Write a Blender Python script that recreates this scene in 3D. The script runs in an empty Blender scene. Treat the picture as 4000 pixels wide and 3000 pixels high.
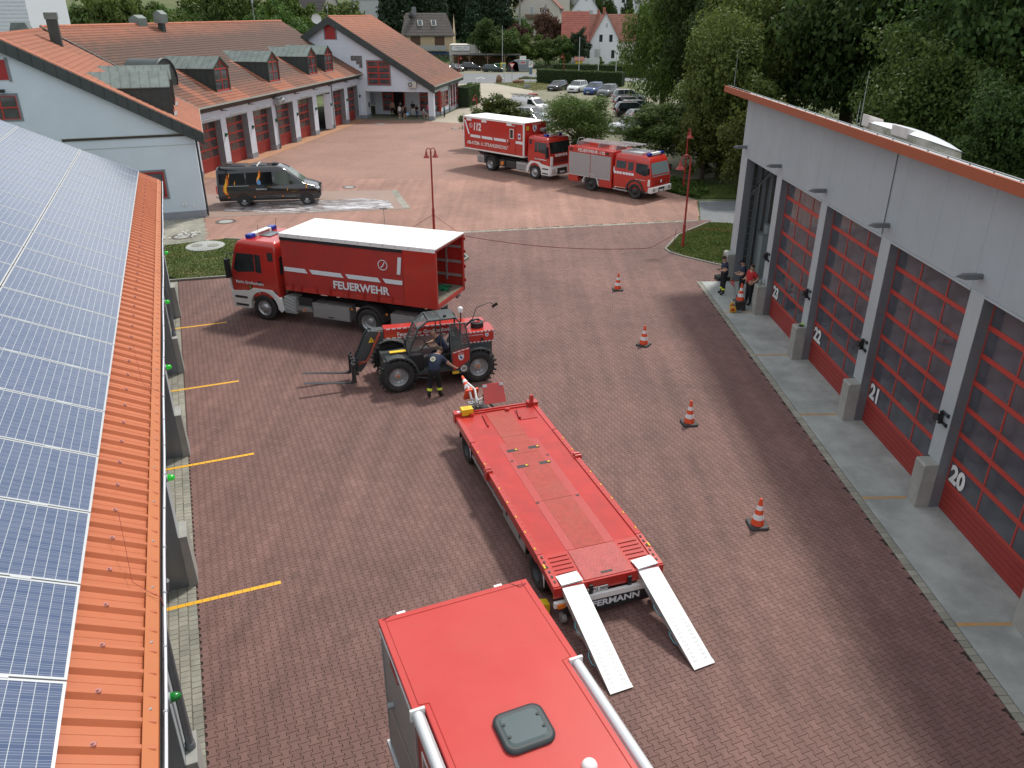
import bpy, math, random
import numpy as np
from mathutils import Matrix, Vector
random.seed(7);np.random.seed(7)
R=math.radians
SC=bpy.context.scene
COL=SC.collection
# ---------------------------------------------------------------- camera, world, sun, exposure
CAM_H=11.4
cd=bpy.data.cameras.new('camera');cam=bpy.data.objects.new('camera', cd);COL.objects.link(cam)
cam.location=(0, 0, CAM_H)
cam.rotation_euler=(R(90)-math.atan(1455/3060.0), 0, 0)
cd.sensor_fit='HORIZONTAL';cd.sensor_width=36.0;cd.lens=36.0*3060/4000
cd.clip_start=0.1;cd.clip_end=3000
SC.camera=cam
SUN_EL, SUN_AZ=56, 33
w=bpy.data.worlds.new('World');SC.world=w;w.use_nodes=True
nt=w.node_tree;nt.nodes.clear()
wo=nt.nodes.new('ShaderNodeOutputWorld');bgn=nt.nodes.new('ShaderNodeBackground')
sky=nt.nodes.new('ShaderNodeTexSky');sky.sky_type='NISHITA';sky.sun_disc=False
sky.sun_elevation=R(SUN_EL);sky.sun_rotation=R(SUN_AZ);sky.air_density=1.0;sky.dust_density=2.0;sky.altitude=150
tcw=nt.nodes.new('ShaderNodeTexCoord');nz=nt.nodes.new('ShaderNodeTexNoise');nz.inputs['Scale'].default_value=2.2
nz.inputs['Detail'].default_value=6;nz.inputs['Roughness'].default_value=0.55
mpw=nt.nodes.new('ShaderNodeMapping');mpw.inputs['Scale'].default_value=(1, 1, 2.6)
rmp=nt.nodes.new('ShaderNodeValToRGB');rmp.color_ramp.elements[0].position=0.36;rmp.color_ramp.elements[1].position=0.62
rmp.color_ramp.elements[0].color=(0.55, 0.55, 0.55, 1);rmp.color_ramp.elements[1].color=(0.95, 0.95, 0.95, 1)
cl=nt.nodes.new('ShaderNodeValToRGB');cl.color_ramp.elements[0].position=0.3;cl.color_ramp.elements[1].position=0.75
cl.color_ramp.elements[0].color=(5.7, 6.05, 6.35, 1);cl.color_ramp.elements[1].color=(11.2, 11.4, 11.5, 1)
nz2=nt.nodes.new('ShaderNodeTexNoise');nz2.inputs['Scale'].default_value=3.7;nz2.inputs['Detail'].default_value=5
mxw=nt.nodes.new('ShaderNodeMix');mxw.data_type='RGBA'
L=nt.links.new
L(tcw.outputs['Generated'], mpw.inputs['Vector']);L(mpw.outputs[0], nz.inputs['Vector']);L(mpw.outputs[0], nz2.inputs['Vector'])
L(nz.outputs['Fac'], rmp.inputs[0]);L(nz2.outputs['Fac'], cl.inputs[0])
L(rmp.outputs[0], mxw.inputs['Factor']);L(sky.outputs[0], mxw.inputs['A']);L(cl.outputs[0], mxw.inputs['B'])
L(mxw.outputs['Result'], bgn.inputs['Color']);bgn.inputs['Strength'].default_value=0.108
L(bgn.outputs[0], wo.inputs['Surface'])
sl=bpy.data.lights.new('sun', 'SUN');sun=bpy.data.objects.new('sun', sl);COL.objects.link(sun)
sl.energy=2.7;sl.angle=R(6.5);sl.color=(1.0, 0.95, 0.87)
sd=Vector((math.sin(R(SUN_AZ))*math.cos(R(SUN_EL)), math.cos(R(SUN_AZ))*math.cos(R(SUN_EL)), math.sin(R(SUN_EL))))
sun.rotation_euler=sd.to_track_quat('Z', 'Y').to_euler();sun.location=(30, 40, 60)
SC.view_settings.view_transform='Standard';SC.view_settings.look='None'
SC.view_settings.exposure=0.27;SC.view_settings.gamma=1.0;SC.view_settings.use_curve_mapping=False
# ---------------------------------------------------------------- materials
MATS={}
def mat(name, col, rough=0.5, metal=0.0, var=0.0, scale=3.0, bump=0.0, bscale=40.0, coat=0.0, spec=0.5, dirt=None, dscale=0.6, damt=0.5, emit=None, estr=1.0, tr=0.0, obj_rand=0.0, streak=0):
 if name in MATS:return MATS[name]
 m=bpy.data.materials.new(name);m.use_nodes=True;t=m.node_tree;b=t.nodes['Principled BSDF']
 b.inputs['Base Color'].default_value=(*col, 1);b.inputs['Roughness'].default_value=rough
 b.inputs['Metallic'].default_value=metal;b.inputs['Coat Weight'].default_value=coat;b.inputs['Coat Roughness'].default_value=0.08
 b.inputs['Specular IOR Level'].default_value=spec
 lk=t.links.new;src=None
 tc=t.nodes.new('ShaderNodeTexCoord')
 if var>0 or dirt:
  n=t.nodes.new('ShaderNodeTexNoise');n.inputs['Scale'].default_value=scale;n.inputs['Detail'].default_value=7;n.inputs['Roughness'].default_value=0.62
  if streak:
   mp=t.nodes.new('ShaderNodeMapping');mp.inputs['Scale'].default_value=(1, 1, 1.0/streak);lk(tc.outputs['Object'], mp.inputs['Vector']);lk(mp.outputs[0], n.inputs['Vector'])
  else:lk(tc.outputs['Object'], n.inputs['Vector'])
  r=t.nodes.new('ShaderNodeValToRGB');r.color_ramp.elements[0].position=0.3;r.color_ramp.elements[1].position=0.7
  r.color_ramp.elements[0].color=(*[c*(1-var)for c in col], 1);r.color_ramp.elements[1].color=(*[min(1, c*(1+var))for c in col], 1)
  lk(n.outputs['Fac'], r.inputs[0]);src=r.outputs[0]
 if dirt:
  n2=t.nodes.new('ShaderNodeTexNoise');n2.inputs['Scale'].default_value=dscale;n2.inputs['Detail'].default_value=9;n2.inputs['Roughness'].default_value=0.7
  lk(tc.outputs['Object'], n2.inputs['Vector'])
  r2=t.nodes.new('ShaderNodeValToRGB');r2.color_ramp.elements[0].position=0.42;r2.color_ramp.elements[1].position=0.68
  r2.color_ramp.elements[0].color=(0, 0, 0, 1);r2.color_ramp.elements[1].color=(damt, damt, damt, 1)
  lk(n2.outputs['Fac'], r2.inputs[0]);mx=t.nodes.new('ShaderNodeMix');mx.data_type='RGBA';mx.inputs['B'].default_value=(*dirt, 1)
  lk(r2.outputs[0], mx.inputs['Factor']);lk(src, mx.inputs['A']);src=mx.outputs['Result']
 if obj_rand>0:
  oi=t.nodes.new('ShaderNodeObjectInfo');hs=t.nodes.new('ShaderNodeHueSaturation');mr=t.nodes.new('ShaderNodeMapRange')
  mr.inputs['To Min'].default_value=1-obj_rand;mr.inputs['To Max'].default_value=1+obj_rand
  lk(oi.outputs['Random'], mr.inputs['Value']);lk(mr.outputs[0], hs.inputs['Value'])
  if src:lk(src, hs.inputs['Color'])
  else:hs.inputs['Color'].default_value=(*col, 1)
  src=hs.outputs[0]
 if src:lk(src, b.inputs['Base Color'])
 if bump>0:
  n3=t.nodes.new('ShaderNodeTexNoise');n3.inputs['Scale'].default_value=bscale;n3.inputs['Detail'].default_value=4
  bp=t.nodes.new('ShaderNodeBump');bp.inputs['Strength'].default_value=bump;bp.inputs['Distance'].default_value=0.02
  lk(tc.outputs['Object'], n3.inputs['Vector']);lk(n3.outputs['Fac'], bp.inputs['Height']);lk(bp.outputs[0], b.inputs['Normal'])
 if emit:b.inputs['Emission Color'].default_value=(*emit, 1);b.inputs['Emission Strength'].default_value=estr
 if tr>0:b.inputs['Alpha'].default_value=1-tr
 MATS[name]=m;return m
M_red=mat('fire_red_paint', (0.50, 0.026, 0.018), 0.27, var=0.06, scale=1.2, coat=0.5, dirt=(0.22, 0.06, 0.045), dscale=1.1, damt=0.3)
M_redroof=mat('red_roof_paint', (0.50, 0.046, 0.040), 0.36, var=0.06, scale=0.8, coat=0.1, spec=.35, dirt=(0.48, 0.085, 0.075), dscale=0.7, damt=0.35)
M_tarp=mat('red_tarpaulin', (0.42, 0.036, 0.030), 0.5, var=0.08, scale=1.5, bump=0.25, bscale=2.5, dirt=(0.2, 0.05, 0.04), damt=0.35)
M_reddark=mat('dark_red_panel', (0.38, 0.026, 0.02), 0.42, var=0.05, scale=2)
M_deck=mat('trailer_deck_paint', (0.48, 0.040, 0.033), 0.30, var=0.12, scale=1.6, coat=0.15, spec=.3, dirt=(0.30, 0.04, 0.035), dscale=1.3, damt=0.6, bump=0.12, bscale=3)
M_deckgrit=mat('deck_grit_strip', (0.38, 0.05, 0.036), 0.62, var=0.14, scale=9, dirt=(0.34, 0.09, 0.06), dscale=1.5, damt=0.5, bump=0.4, bscale=160)
M_checker=mat('checker_plate_red', (0.40, 0.05, 0.045), 0.45, var=0.15, scale=6, bump=0.6, bscale=45)
M_white=mat('white_paint', (0.78, 0.78, 0.77), 0.4, var=0.04, scale=2, dirt=(0.5, 0.49, 0.46), damt=0.3)
M_tarpwhite=mat('white_tarpaulin', (0.82, 0.82, 0.82), 0.55, var=0.03, scale=1.5, dirt=(0.6, 0.5, 0.38), dscale=0.5, damt=0.28, bump=0.2, bscale=1.6)
M_refl=mat('reflective_white', (0.72, 0.76, 0.8), 0.35, var=0.03)
M_black=mat('black_plastic', (0.018, 0.019, 0.021), 0.5, var=0.15)
M_frame=mat('chassis_black', (0.022, 0.023, 0.026), 0.6, var=0.3, scale=6, dirt=(0.08, 0.07, 0.06), damt=0.5)
M_tyre=mat('tyre_rubber', (0.022, 0.022, 0.023), 0.82, var=0.25, scale=9, dirt=(0.075, 0.065, 0.058), dscale=3, damt=0.6)
M_rim=mat('steel_rim', (0.42, 0.43, 0.44), 0.4, metal=0.6, var=0.12, scale=8)
M_rimdark=mat('dark_rim', (0.03, 0.03, 0.032), 0.5)
M_alu=mat('aluminium', (0.55, 0.56, 0.57), 0.42, metal=0.7, var=0.08, scale=5)
M_alucheck=mat('aluminium_checker_plate', (0.42, 0.42, 0.42), 0.45, metal=0.7, var=0.2, scale=14, bump=0.7, bscale=55)
M_shutter=mat('grey_roller_shutter', (0.40, 0.41, 0.42), 0.45, metal=0.35, var=0.04)
M_glass=mat('dark_vehicle_glass', (0.018, 0.022, 0.024), 0.06, spec=0.8, var=0.5, scale=2.2)
M_glasscar=mat('car_glass', (0.03, 0.04, 0.045), 0.05, spec=0.9)
M_blue=mat('blue_beacon', (0.008, 0.03, 0.30), 0.12, spec=0.8)
M_orange=mat('orange_marker', (0.8, 0.22, 0.02), 0.3)
M_redlight=mat('red_tail_lamp', (0.6, 0.02, 0.015), 0.2, spec=0.8)
M_lamp=mat('clear_headlamp', (0.6, 0.63, 0.66), 0.12, metal=0.5)
M_yellow=mat('yellow_paint', (0.78, 0.52, 0.02), 0.5, var=0.05)
M_gold=mat('gold_print', (0.6, 0.42, 0.03), 0.4)
M_rope=mat('red_rope', (0.22, 0.03, 0.025), 0.8)
M_hivis=mat('hivis_yellow_band', (0.75, 0.85, 0.08), 0.5)
M_galv=mat('galvanised_steel', (0.38, 0.40, 0.41), 0.45, metal=0.5, var=0.15, scale=6)
M_rampalu=mat('ramp_aluminium', (0.80, 0.81, 0.82), 0.5, metal=0.1, var=0.04, scale=5, dirt=(0.6, 0.6, 0.6), damt=0.3)
# ---------------------------------------------------------------- mesh builder
class MB:
 def __init__(s, M=None):s.v=[];s.f=[];s.mi=[];s.sm=[];s.M=M;s.m=0
 def mat(s, i):s.m=i;return s
 def add(s, vs, fs, smooth=False):
  o=len(s.v)
  for v in vs:
   v=Vector(v)
   if s.M is not None:v=s.M@v
   s.v.append(v[:])
  for f in fs:s.f.append([o+i for i in f]);s.mi.append(s.m);s.sm.append(smooth)
  return s
 def box(s, x0, x1, y0, y1, z0, z1):
  return s.add([(x0, y0, z0), (x1, y0, z0), (x1, y1, z0), (x0, y1, z0), (x0, y0, z1), (x1, y0, z1), (x1, y1, z1), (x0, y1, z1)], [(0, 3, 2, 1), (4, 5, 6, 7), (0, 1, 5, 4), (1, 2, 6, 5), (2, 3, 7, 6), (3, 0, 4, 7)])
 def cbox(s, c, d, M=None):
  x, y, z=c;a, b, e=d[0]/2, d[1]/2, d[2]/2
  vs=[Vector((i*a, j*b, k*e))for k in(-1, 1)for j in(-1, 1)for i in(-1, 1)]
  if M is not None:vs=[M@v for v in vs]
  vs=[v+Vector(c)for v in vs]
  return s.add(vs, [(0, 2, 3, 1), (4, 5, 7, 6), (0, 1, 5, 4), (1, 3, 7, 5), (3, 2, 6, 7), (2, 0, 4, 6)])
 def prism(s, poly, axis, a0, a1):
  def P(p, a):return{'x':(a, p[0], p[1]), 'y':(p[0], a, p[1]), 'z':(p[0], p[1], a)}[axis]
  n=len(poly);vs=[P(p, a0)for p in poly]+[P(p, a1)for p in poly]
  fs=[list(range(n))[::-1], list(range(n, 2*n))]+[(i, (i+1)%n, n+(i+1)%n, n+i)for i in range(n)]
  return s.add(vs, fs)
 def slab(s, pts, t):
  t=Vector(t);n=len(pts);vs=[Vector(p)for p in pts]+[Vector(p)+t for p in pts]
  return s.add(vs, [list(range(n))[::-1], list(range(n, 2*n))]+[(i, (i+1)%n, n+(i+1)%n, n+i)for i in range(n)])
 def cyl(s, p0, p1, r, r1=None, n=12, cap=True, smooth=True):
  p0, p1=Vector(p0), Vector(p1);r1=r if r1 is None else r1
  d=(p1-p0).normalized();a=d.orthogonal().normalized();b=d.cross(a)
  vs=[]
  for p, q in((p0, r), (p1, r1)):
   for i in range(n):
    t=2*math.pi*i/n;vs.append(p+a*(q*math.cos(t))+b*(q*math.sin(t)))
  s.add(vs, [(i, (i+1)%n, n+(i+1)%n, n+i)for i in range(n)], smooth)
  if cap:s.add(vs, [list(range(n))[::-1], list(range(n, 2*n))])
  return s
 def tube(s, pts, r, n=6, r1=None):
  pts=[Vector(p)for p in pts];k=len(pts)
  up=Vector((0.03, 0.05, 1)).normalized();vs=[]
  for i, p in enumerate(pts):
   d=(pts[min(i+1, k-1)]-pts[max(i-1, 0)]).normalized()
   a=d.cross(up)
   if a.length<1e-3:a=d.cross(Vector((1, 0, 0)))
   a.normalize();b=d.cross(a);rr=r if r1 is None else r+(r1-r)*i/(k-1)
   for j in range(n):
    t=2*math.pi*j/n;vs.append(p+a*(rr*math.cos(t))+b*(rr*math.sin(t)))
  fs=[(i*n+j, i*n+(j+1)%n, (i+1)*n+(j+1)%n, (i+1)*n+j)for i in range(k-1)for j in range(n)]
  s.add(vs, fs, True);return s.add(vs, [list(range(n))[::-1], list(range((k-1)*n, k*n))])
 def lathe(s, prof, c=(0, 0, 0), axis='z', n=16, smooth=True):
  c=Vector(c);vs=[];k=len(prof)
  for r, h in prof:
   for j in range(n):
    t=2*math.pi*j/n;u, v=r*math.cos(t), r*math.sin(t)
    vs.append(c+Vector({'z':(u, v, h), 'y':(v, h, u), 'x':(h, u, v)}[axis]))
  return s.add(vs, [(i*n+j, i*n+(j+1)%n, (i+1)*n+(j+1)%n, (i+1)*n+j)for i in range(k-1)for j in range(n)], smooth)
 def rings(s, rg, smooth=True, cap=True):
  """rounded rectangles stacked in z: (z, x0, x1, halfwidth, corner radius)"""
  vs=[];n=20
  for z, x0, x1, hw, r in rg:
   for cx, cy, a0 in((x1-r, hw-r, 0), (x0+r, hw-r, 90), (x0+r, -hw+r, 180), (x1-r, -hw+r, 270)):
    for q in range(5):
     a=R(a0+22.5*q);vs.append((cx+r*math.cos(a), cy+r*math.sin(a), z))
  k=len(rg)
  s.add(vs, [(i*n+j, i*n+(j+1)%n, (i+1)*n+(j+1)%n, (i+1)*n+j)for i in range(k-1)for j in range(n)], smooth)
  if cap:s.add(vs, [list(range(n))[::-1], list(range((k-1)*n, k*n))])
  return s
 def build(s, name, mats, parent=None, bev=0.0, seg=2, loc=None, rot=None, label=None, kind=None):
  me=bpy.data.meshes.new(name);me.from_pydata(s.v, [], s.f)
  for m in(mats if isinstance(mats, (list, tuple))else[mats]):me.materials.append(m)
  me.polygons.foreach_set('material_index', s.mi);me.polygons.foreach_set('use_smooth', s.sm);me.update()
  return link(name, me, parent, loc, rot, label, bev, seg, kind)
def link(name, me, parent=None, loc=None, rot=None, label=None, bev=0, seg=2, kind=None):
 o=bpy.data.objects.new(name, me);COL.objects.link(o)
 if parent is not None:o.parent=parent
 if loc is not None:o.location=loc
 if rot is not None:o.rotation_euler=rot
 if label:o['label']=label
 if kind:o['kind']=kind
 if bev>0:
  md=o.modifiers.new('bevel', 'BEVEL');md.width=bev;md.segments=seg;md.limit_method='ANGLE';md.angle_limit=R(35)
 return o
def npmesh(name, V, F, mats, attr=None, smooth=False, mi=None):
 """numpy mesh with faces of one size"""
 me=bpy.data.meshes.new(name);V=np.asarray(V, np.float32);F=np.asarray(F, np.int32);k=F.shape[1]
 me.vertices.add(len(V));me.vertices.foreach_set('co', V.ravel())
 me.loops.add(F.size);me.loops.foreach_set('vertex_index', F.ravel())
 me.polygons.add(len(F));me.polygons.foreach_set('loop_start', np.arange(0, F.size, k, dtype=np.int32))
 me.polygons.foreach_set('loop_total', np.full(len(F), k, np.int32))
 me.polygons.foreach_set('use_smooth', np.full(len(F), bool(smooth)))
 if mi is not None:me.polygons.foreach_set('material_index', np.asarray(mi, np.int32))
 for m in(mats if isinstance(mats, (list, tuple))else[mats]):me.materials.append(m)
 me.update(calc_edges=True)
 if attr is not None:
  a=me.attributes.new('v', 'FLOAT', 'FACE');a.data.foreach_set('value', np.asarray(attr, np.float32))
 return me
def tag(o, label, cat=None, group=None, kind=None):
 if label:o['label']=label
 if cat:o['category']=cat
 if group:o['group']=group
 if kind:o['kind']=kind
 return o
def thing(name, label, cat, loc=(0, 0, 0), rz=0.0, group=None):
 o=bpy.data.objects.new(name, None);COL.objects.link(o);o.location=loc;o.rotation_euler=(0, 0, rz);o.empty_display_size=0.3
 return tag(o, label, cat, group)
def copy_tree(o, loc=None, rz=None, label=None, parent=None, scale=None):
 c=o.copy();COL.objects.link(c)
 if parent is not None:c.parent=parent
 if loc is not None:c.location=loc
 if rz is not None:c.rotation_euler=(0, 0, rz)
 if label:c['label']=label
 if scale is not None:c.scale=scale
 for ch in list(o.children):copy_tree(ch, parent=c)
 return c
def text(s, size, m, parent, loc, rot, bold=0.0, sx=1.0, align='CENTER', name='lettering', depth=0.004, shear=0.0, label=None):
 cu=bpy.data.curves.new('txt', 'FONT');cu.body=s;cu.size=size;cu.align_x=align;cu.align_y='CENTER'
 cu.offset=bold;cu.extrude=depth/2;cu.resolution_u=3;cu.shear=shear
 t=bpy.data.objects.new('txt', cu);COL.objects.link(t)
 dg=bpy.context.evaluated_depsgraph_get();me=bpy.data.meshes.new_from_object(t.evaluated_get(dg))
 bpy.data.objects.remove(t);bpy.data.curves.remove(cu)
 me.materials.clear();me.materials.append(m)
 if sx!=1.0:
  for v in me.vertices:v.co.x*=sx
 return link(name, me, parent, loc, rot, label)
SIDE_R=(R(90), 0, 0);SIDE_L=(R(90), 0, R(180))
def frame(loc, rz):return Matrix.Translation(Vector(loc))@Matrix.Rotation(rz, 4, 'Z')
# ================================================================ GROUND
def sstep(a, b, x):
 t=np.clip((x-a)/(b-a), 0, 1);return t*t*(3-2*t)
def terrain_h(x, y):
 h=-0.06+sstep(196, 330, y)*17+sstep(300, 640, y)*60
 return h+sstep(45, 120, np.abs(x+5))*sstep(150, 260, y)*5
gx=np.linspace(-420, 420, 85);gy=np.concatenate([np.linspace(-40, 180, 23), np.linspace(190, 760, 58)])
X, Y=np.meshgrid(gx, gy);V=np.stack([X.ravel(), Y.ravel(), terrain_h(X, Y).ravel()], 1)
nx=len(gx);I=(np.arange(len(gy)-1)[:, None]*nx+np.arange(nx-1)[None]).ravel()
M_terrain=mat('meadow_ground', (0.075, 0.105, 0.035), 0.95, var=0.35, scale=0.25, dirt=(0.16, 0.14, 0.07), dscale=0.06, damt=0.7)
tag(link('terrain', npmesh('terrain', V, np.stack([I, I+1, I+nx+1, I+nx], 1), M_terrain, smooth=True)), None, kind='structure')
def sheet(name, pts, z, m, parent=None, kind='structure'):
 b=MB();b.add([(x, y, z)for x, y in pts], [list(range(len(pts)))]);o=b.build(name, m, parent)
 if parent is None:o['kind']=kind
 return o
 # --- paving materials
def paver_mat(name, c0, c1, cd_):
 m=bpy.data.materials.new(name);m.use_nodes=True;t=m.node_tree;b=t.nodes['Principled BSDF'];lk=t.links.new
 at=t.nodes.new('ShaderNodeAttribute');at.attribute_name='v';oi=t.nodes.new('ShaderNodeObjectInfo')
 ad=t.nodes.new('ShaderNodeMath');ad.operation='ADD';fr=t.nodes.new('ShaderNodeMath');fr.operation='FRACT'
 lk(at.outputs['Fac'], ad.inputs[0]);lk(oi.outputs['Random'], ad.inputs[1]);lk(ad.outputs[0], fr.inputs[0])
 r=t.nodes.new('ShaderNodeValToRGB');r.color_ramp.elements[0].color=(*c0, 1);r.color_ramp.elements[1].color=(*c1, 1);lk(fr.outputs[0], r.inputs[0])
 ge=t.nodes.new('ShaderNodeNewGeometry')
 n1=t.nodes.new('ShaderNodeTexNoise');n1.inputs['Scale'].default_value=0.16;n1.inputs['Detail'].default_value=9;n1.inputs['Roughness'].default_value=0.65
 n2=t.nodes.new('ShaderNodeTexNoise');n2.inputs['Scale'].default_value=45;n2.inputs['Detail'].default_value=3
 n3=t.nodes.new('ShaderNodeTexNoise');n3.inputs['Scale'].default_value=1.1;n3.inputs['Detail'].default_value=10;n3.inputs['Roughness'].default_value=0.75
 for n in(n1, n2, n3):lk(ge.outputs['Position'], n.inputs['Vector'])
 m1=t.nodes.new('ShaderNodeMapRange');m1.inputs['From Min'].default_value=0.3;m1.inputs['From Max'].default_value=0.7;m1.inputs['To Min'].default_value=0.74;m1.inputs['To Max'].default_value=1.28
 lk(n1.outputs['Fac'], m1.inputs['Value'])
 m2=t.nodes.new('ShaderNodeMapRange');m2.inputs['To Min'].default_value=0.72;m2.inputs['To Max'].default_value=1.28;lk(n2.outputs['Fac'], m2.inputs['Value'])
 mu=t.nodes.new('ShaderNodeMath');mu.operation='MULTIPLY';lk(m1.outputs[0], mu.inputs[0]);lk(m2.outputs[0], mu.inputs[1])
 vm=t.nodes.new('ShaderNodeVectorMath');vm.operation='SCALE';lk(r.outputs[0], vm.inputs[0]);lk(mu.outputs[0], vm.inputs['Scale'])
 mpt=t.nodes.new('ShaderNodeMapping');mpt.inputs['Rotation'].default_value=(0, 0, R(-14));mpt.inputs['Scale'].default_value=(2.2, .10, 1);n5=t.nodes.new('ShaderNodeTexNoise');n5.inputs['Scale'].default_value=1.0;n5.inputs['Detail'].default_value=5
 lk(ge.outputs['Position'], mpt.inputs[0]);lk(mpt.outputs[0], n5.inputs['Vector']);m5=t.nodes.new('ShaderNodeMapRange');m5.inputs['From Min'].default_value=.35;m5.inputs['From Max'].default_value=.65;m5.inputs['To Min'].default_value=.88;m5.inputs['To Max'].default_value=1.10;lk(n5.outputs['Fac'], m5.inputs['Value'])
 mu5=t.nodes.new('ShaderNodeMath');mu5.operation='MULTIPLY';lk(mu.outputs[0], mu5.inputs[0]);lk(m5.outputs[0], mu5.inputs[1]);mu=mu5;lk(mu.outputs[0], vm.inputs['Scale'])
 r3=t.nodes.new('ShaderNodeValToRGB');r3.color_ramp.elements[0].position=0.57;r3.color_ramp.elements[1].position=0.72
 r3.color_ramp.elements[0].color=(0, 0, 0, 1);r3.color_ramp.elements[1].color=(0.55, 0.55, 0.55, 1);lk(n3.outputs['Fac'], r3.inputs[0])
 mx=t.nodes.new('ShaderNodeMix');mx.data_type='RGBA';mx.inputs['B'].default_value=(*cd_, 1)
 lk(r3.outputs[0], mx.inputs['Factor']);lk(vm.outputs[0], mx.inputs['A']);lk(mx.outputs['Result'], b.inputs['Base Color'])
 b.inputs['Roughness'].default_value=0.82;return m
M_paver=paver_mat('red_paver_cloud_shade', (0.158, 0.085, 0.073), (0.188, 0.105, 0.091), (0.075, 0.047, 0.042))  # near stones darkened, cloud shade put into their colour
M_paver2=paver_mat('red_paver_sunlit', (0.29, 0.160, 0.124), (0.32, 0.182, 0.142), (0.18, 0.11, 0.09))  # same stones for the far yard, sunlight put into a brighter colour
M_paverg=paver_mat('grey_paver', (0.22, 0.215, 0.18), (0.30, 0.29, 0.24), (0.14, 0.14, 0.10))
M_joint=mat('joint_sand', (0.034, 0.020, 0.017), 0.95, var=0.3, scale=3)
M_jointg=mat('grey_joint_sand', (0.17, 0.155, 0.12), 0.95, var=0.4, scale=2)
M_asph=mat('asphalt', (0.15, 0.16, 0.17), 0.85, var=0.12, scale=2, dirt=(0.17, 0.17, 0.165), dscale=0.15, damt=0.6)
M_tan=mat('tan_driveway', (0.36, 0.32, 0.255), 0.9, var=0.08, scale=1.5, dirt=(0.27, 0.25, 0.20), dscale=0.12, damt=0.6)
M_lot=mat('worn_lot_paving', (0.20, 0.188, 0.14), 0.95, var=0.18, scale=1.2, dirt=(0.15, 0.15, 0.075), dscale=0.16, damt=0.8)
M_conc=mat('concrete', (0.36, 0.375, 0.36), 0.85, var=0.14, scale=1.3, bump=0.12, bscale=60, dirt=(0.21, 0.22, 0.21), dscale=0.55, damt=0.85)
M_conc2=mat('cast_concrete', (0.34, 0.34, 0.315), 0.85, var=0.1, scale=2.5, bump=0.15, bscale=50, dirt=(0.22, 0.22, 0.20), dscale=1.1, damt=0.6)
M_kerb=mat('kerb_concrete', (0.24, 0.235, 0.21), 0.9, var=0.2, scale=3, dirt=(0.12, 0.12, 0.09), dscale=1.5, damt=0.6)
M_padm=mat('wash_pad_surface', (0.29, 0.20, 0.165), 0.7, var=0.1, scale=0.8, dirt=(0.24, 0.16, 0.13), dscale=0.4, damt=0.6)
M_yline=mat('yellow_road_paint', (0.80, 0.42, 0.02), 0.6, var=0.06, scale=4)
M_oline=mat('faded_orange_paint', (0.48, 0.27, 0.10), 0.7, var=0.15, scale=6, dirt=(0.3, 0.24, 0.16), dscale=3, damt=0.7)
D=np.array([-.3746, .9272]);N=np.array([.9272, .3746])
def dn(d, n, z=0.0):p=D*d+N*n;return(float(p[0]), float(p[1]), z)
HX0, HA=10.8, -0.0134
def inyard(x, y):
 n=.9272*x+.3746*y
 a=(n>-1.31)&(y>5.0)&(y<44.75+.2*x)&(x<HX0+HA*y-1.71+np.where(y>35.15, 3.5, 0))&(x>-16.6)
 gl=(y>35.8+.2*(x+13.6))&(x<-2.5+0.0*y)&(y<42.75-.19*(x+15.9))
 gr=((x-8.35)*0.62+(y-40.2)*0.78>-0.0)&(y>37.2)&(x>8.35+(y-40.3)*.55*(y>40.3))
 return a&~gl&~gr
def pavers(cx, cy, ang, prof, depth=0.010, jz=0.0010):
 n=len(cx);k=len(prof);c, s_=math.cos(ang), math.sin(ang)
 P=np.array(prof);px=P[:, 0]*c-P[:, 1]*s_;py=P[:, 0]*s_+P[:, 1]*c
 top=np.zeros((n, k, 3));top[:, :, 0]=cx[:, None]+px;top[:, :, 1]=cy[:, None]+py
 zz=np.random.uniform(-jz, jz, n);top[:, :, 2]=zz[:, None]
 bot=top.copy();bot[:, :, 2]=-depth
 V=np.concatenate([top, bot], 1).reshape(-1, 3)
 q=[]
 for i in range(k):q+=[i, k+i, k+(i+1)%k, (i+1)%k]
 base=np.array(list(range(k))+q);loops=(np.arange(n)[:, None]*2*k+base[None]).ravel()
 tot=np.tile(np.array([k]+[4]*k), n);st=np.concatenate([[0], np.cumsum(tot)[:-1]])
 me=bpy.data.meshes.new('pavers');me.vertices.add(len(V));me.vertices.foreach_set('co', V.astype(np.float32).ravel())
 me.loops.add(len(loops));me.loops.foreach_set('vertex_index', loops.astype(np.int32))
 me.polygons.add(len(tot));me.polygons.foreach_set('loop_start', st.astype(np.int32));me.polygons.foreach_set('loop_total', tot.astype(np.int32))
 me.polygons.foreach_set('use_smooth', np.zeros(len(tot), bool));me.update(calc_edges=True)
 a=me.attributes.new('v', 'FLOAT', 'FACE');a.data.foreach_set('value', np.repeat(np.random.rand(n), k+1).astype(np.float32))
 return me
g_=0.0045;Ph, am, Lh=.165/2-g_, .021, .1-g_
bone=[(Ph+am, -Lh), (Ph+am, -.066), (Ph-am, -.034), (Ph-am, .034), (Ph+am, .066), (Ph+am, Lh)]
bone=bone+[(-x, y)for x, y in bone[::-1]]
ang1=math.atan2(N[1], N[0])
yard=sheet('yard_pavement', [(-3.1, 4), (10.8, 4), (10.3, 48), (-3.0, 44.15), (-19.6, 41.2), dn(39.2, -1.33)[:2], dn(4, -1.33)[:2]], -0.012, M_joint)
iu, jv=np.meshgrid(np.arange(-8, 190), np.arange(0, 260))
un=-1.31+.165/2+iu*.165;vd=2.0+jv*.2+(iu%2)*.1
cx, cy=N[0]*un+D[0]*vd, N[1]*un+D[1]*vd
ok=inyard(cx, cy);cx, cy=cx[ok], cy[ok]
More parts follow.
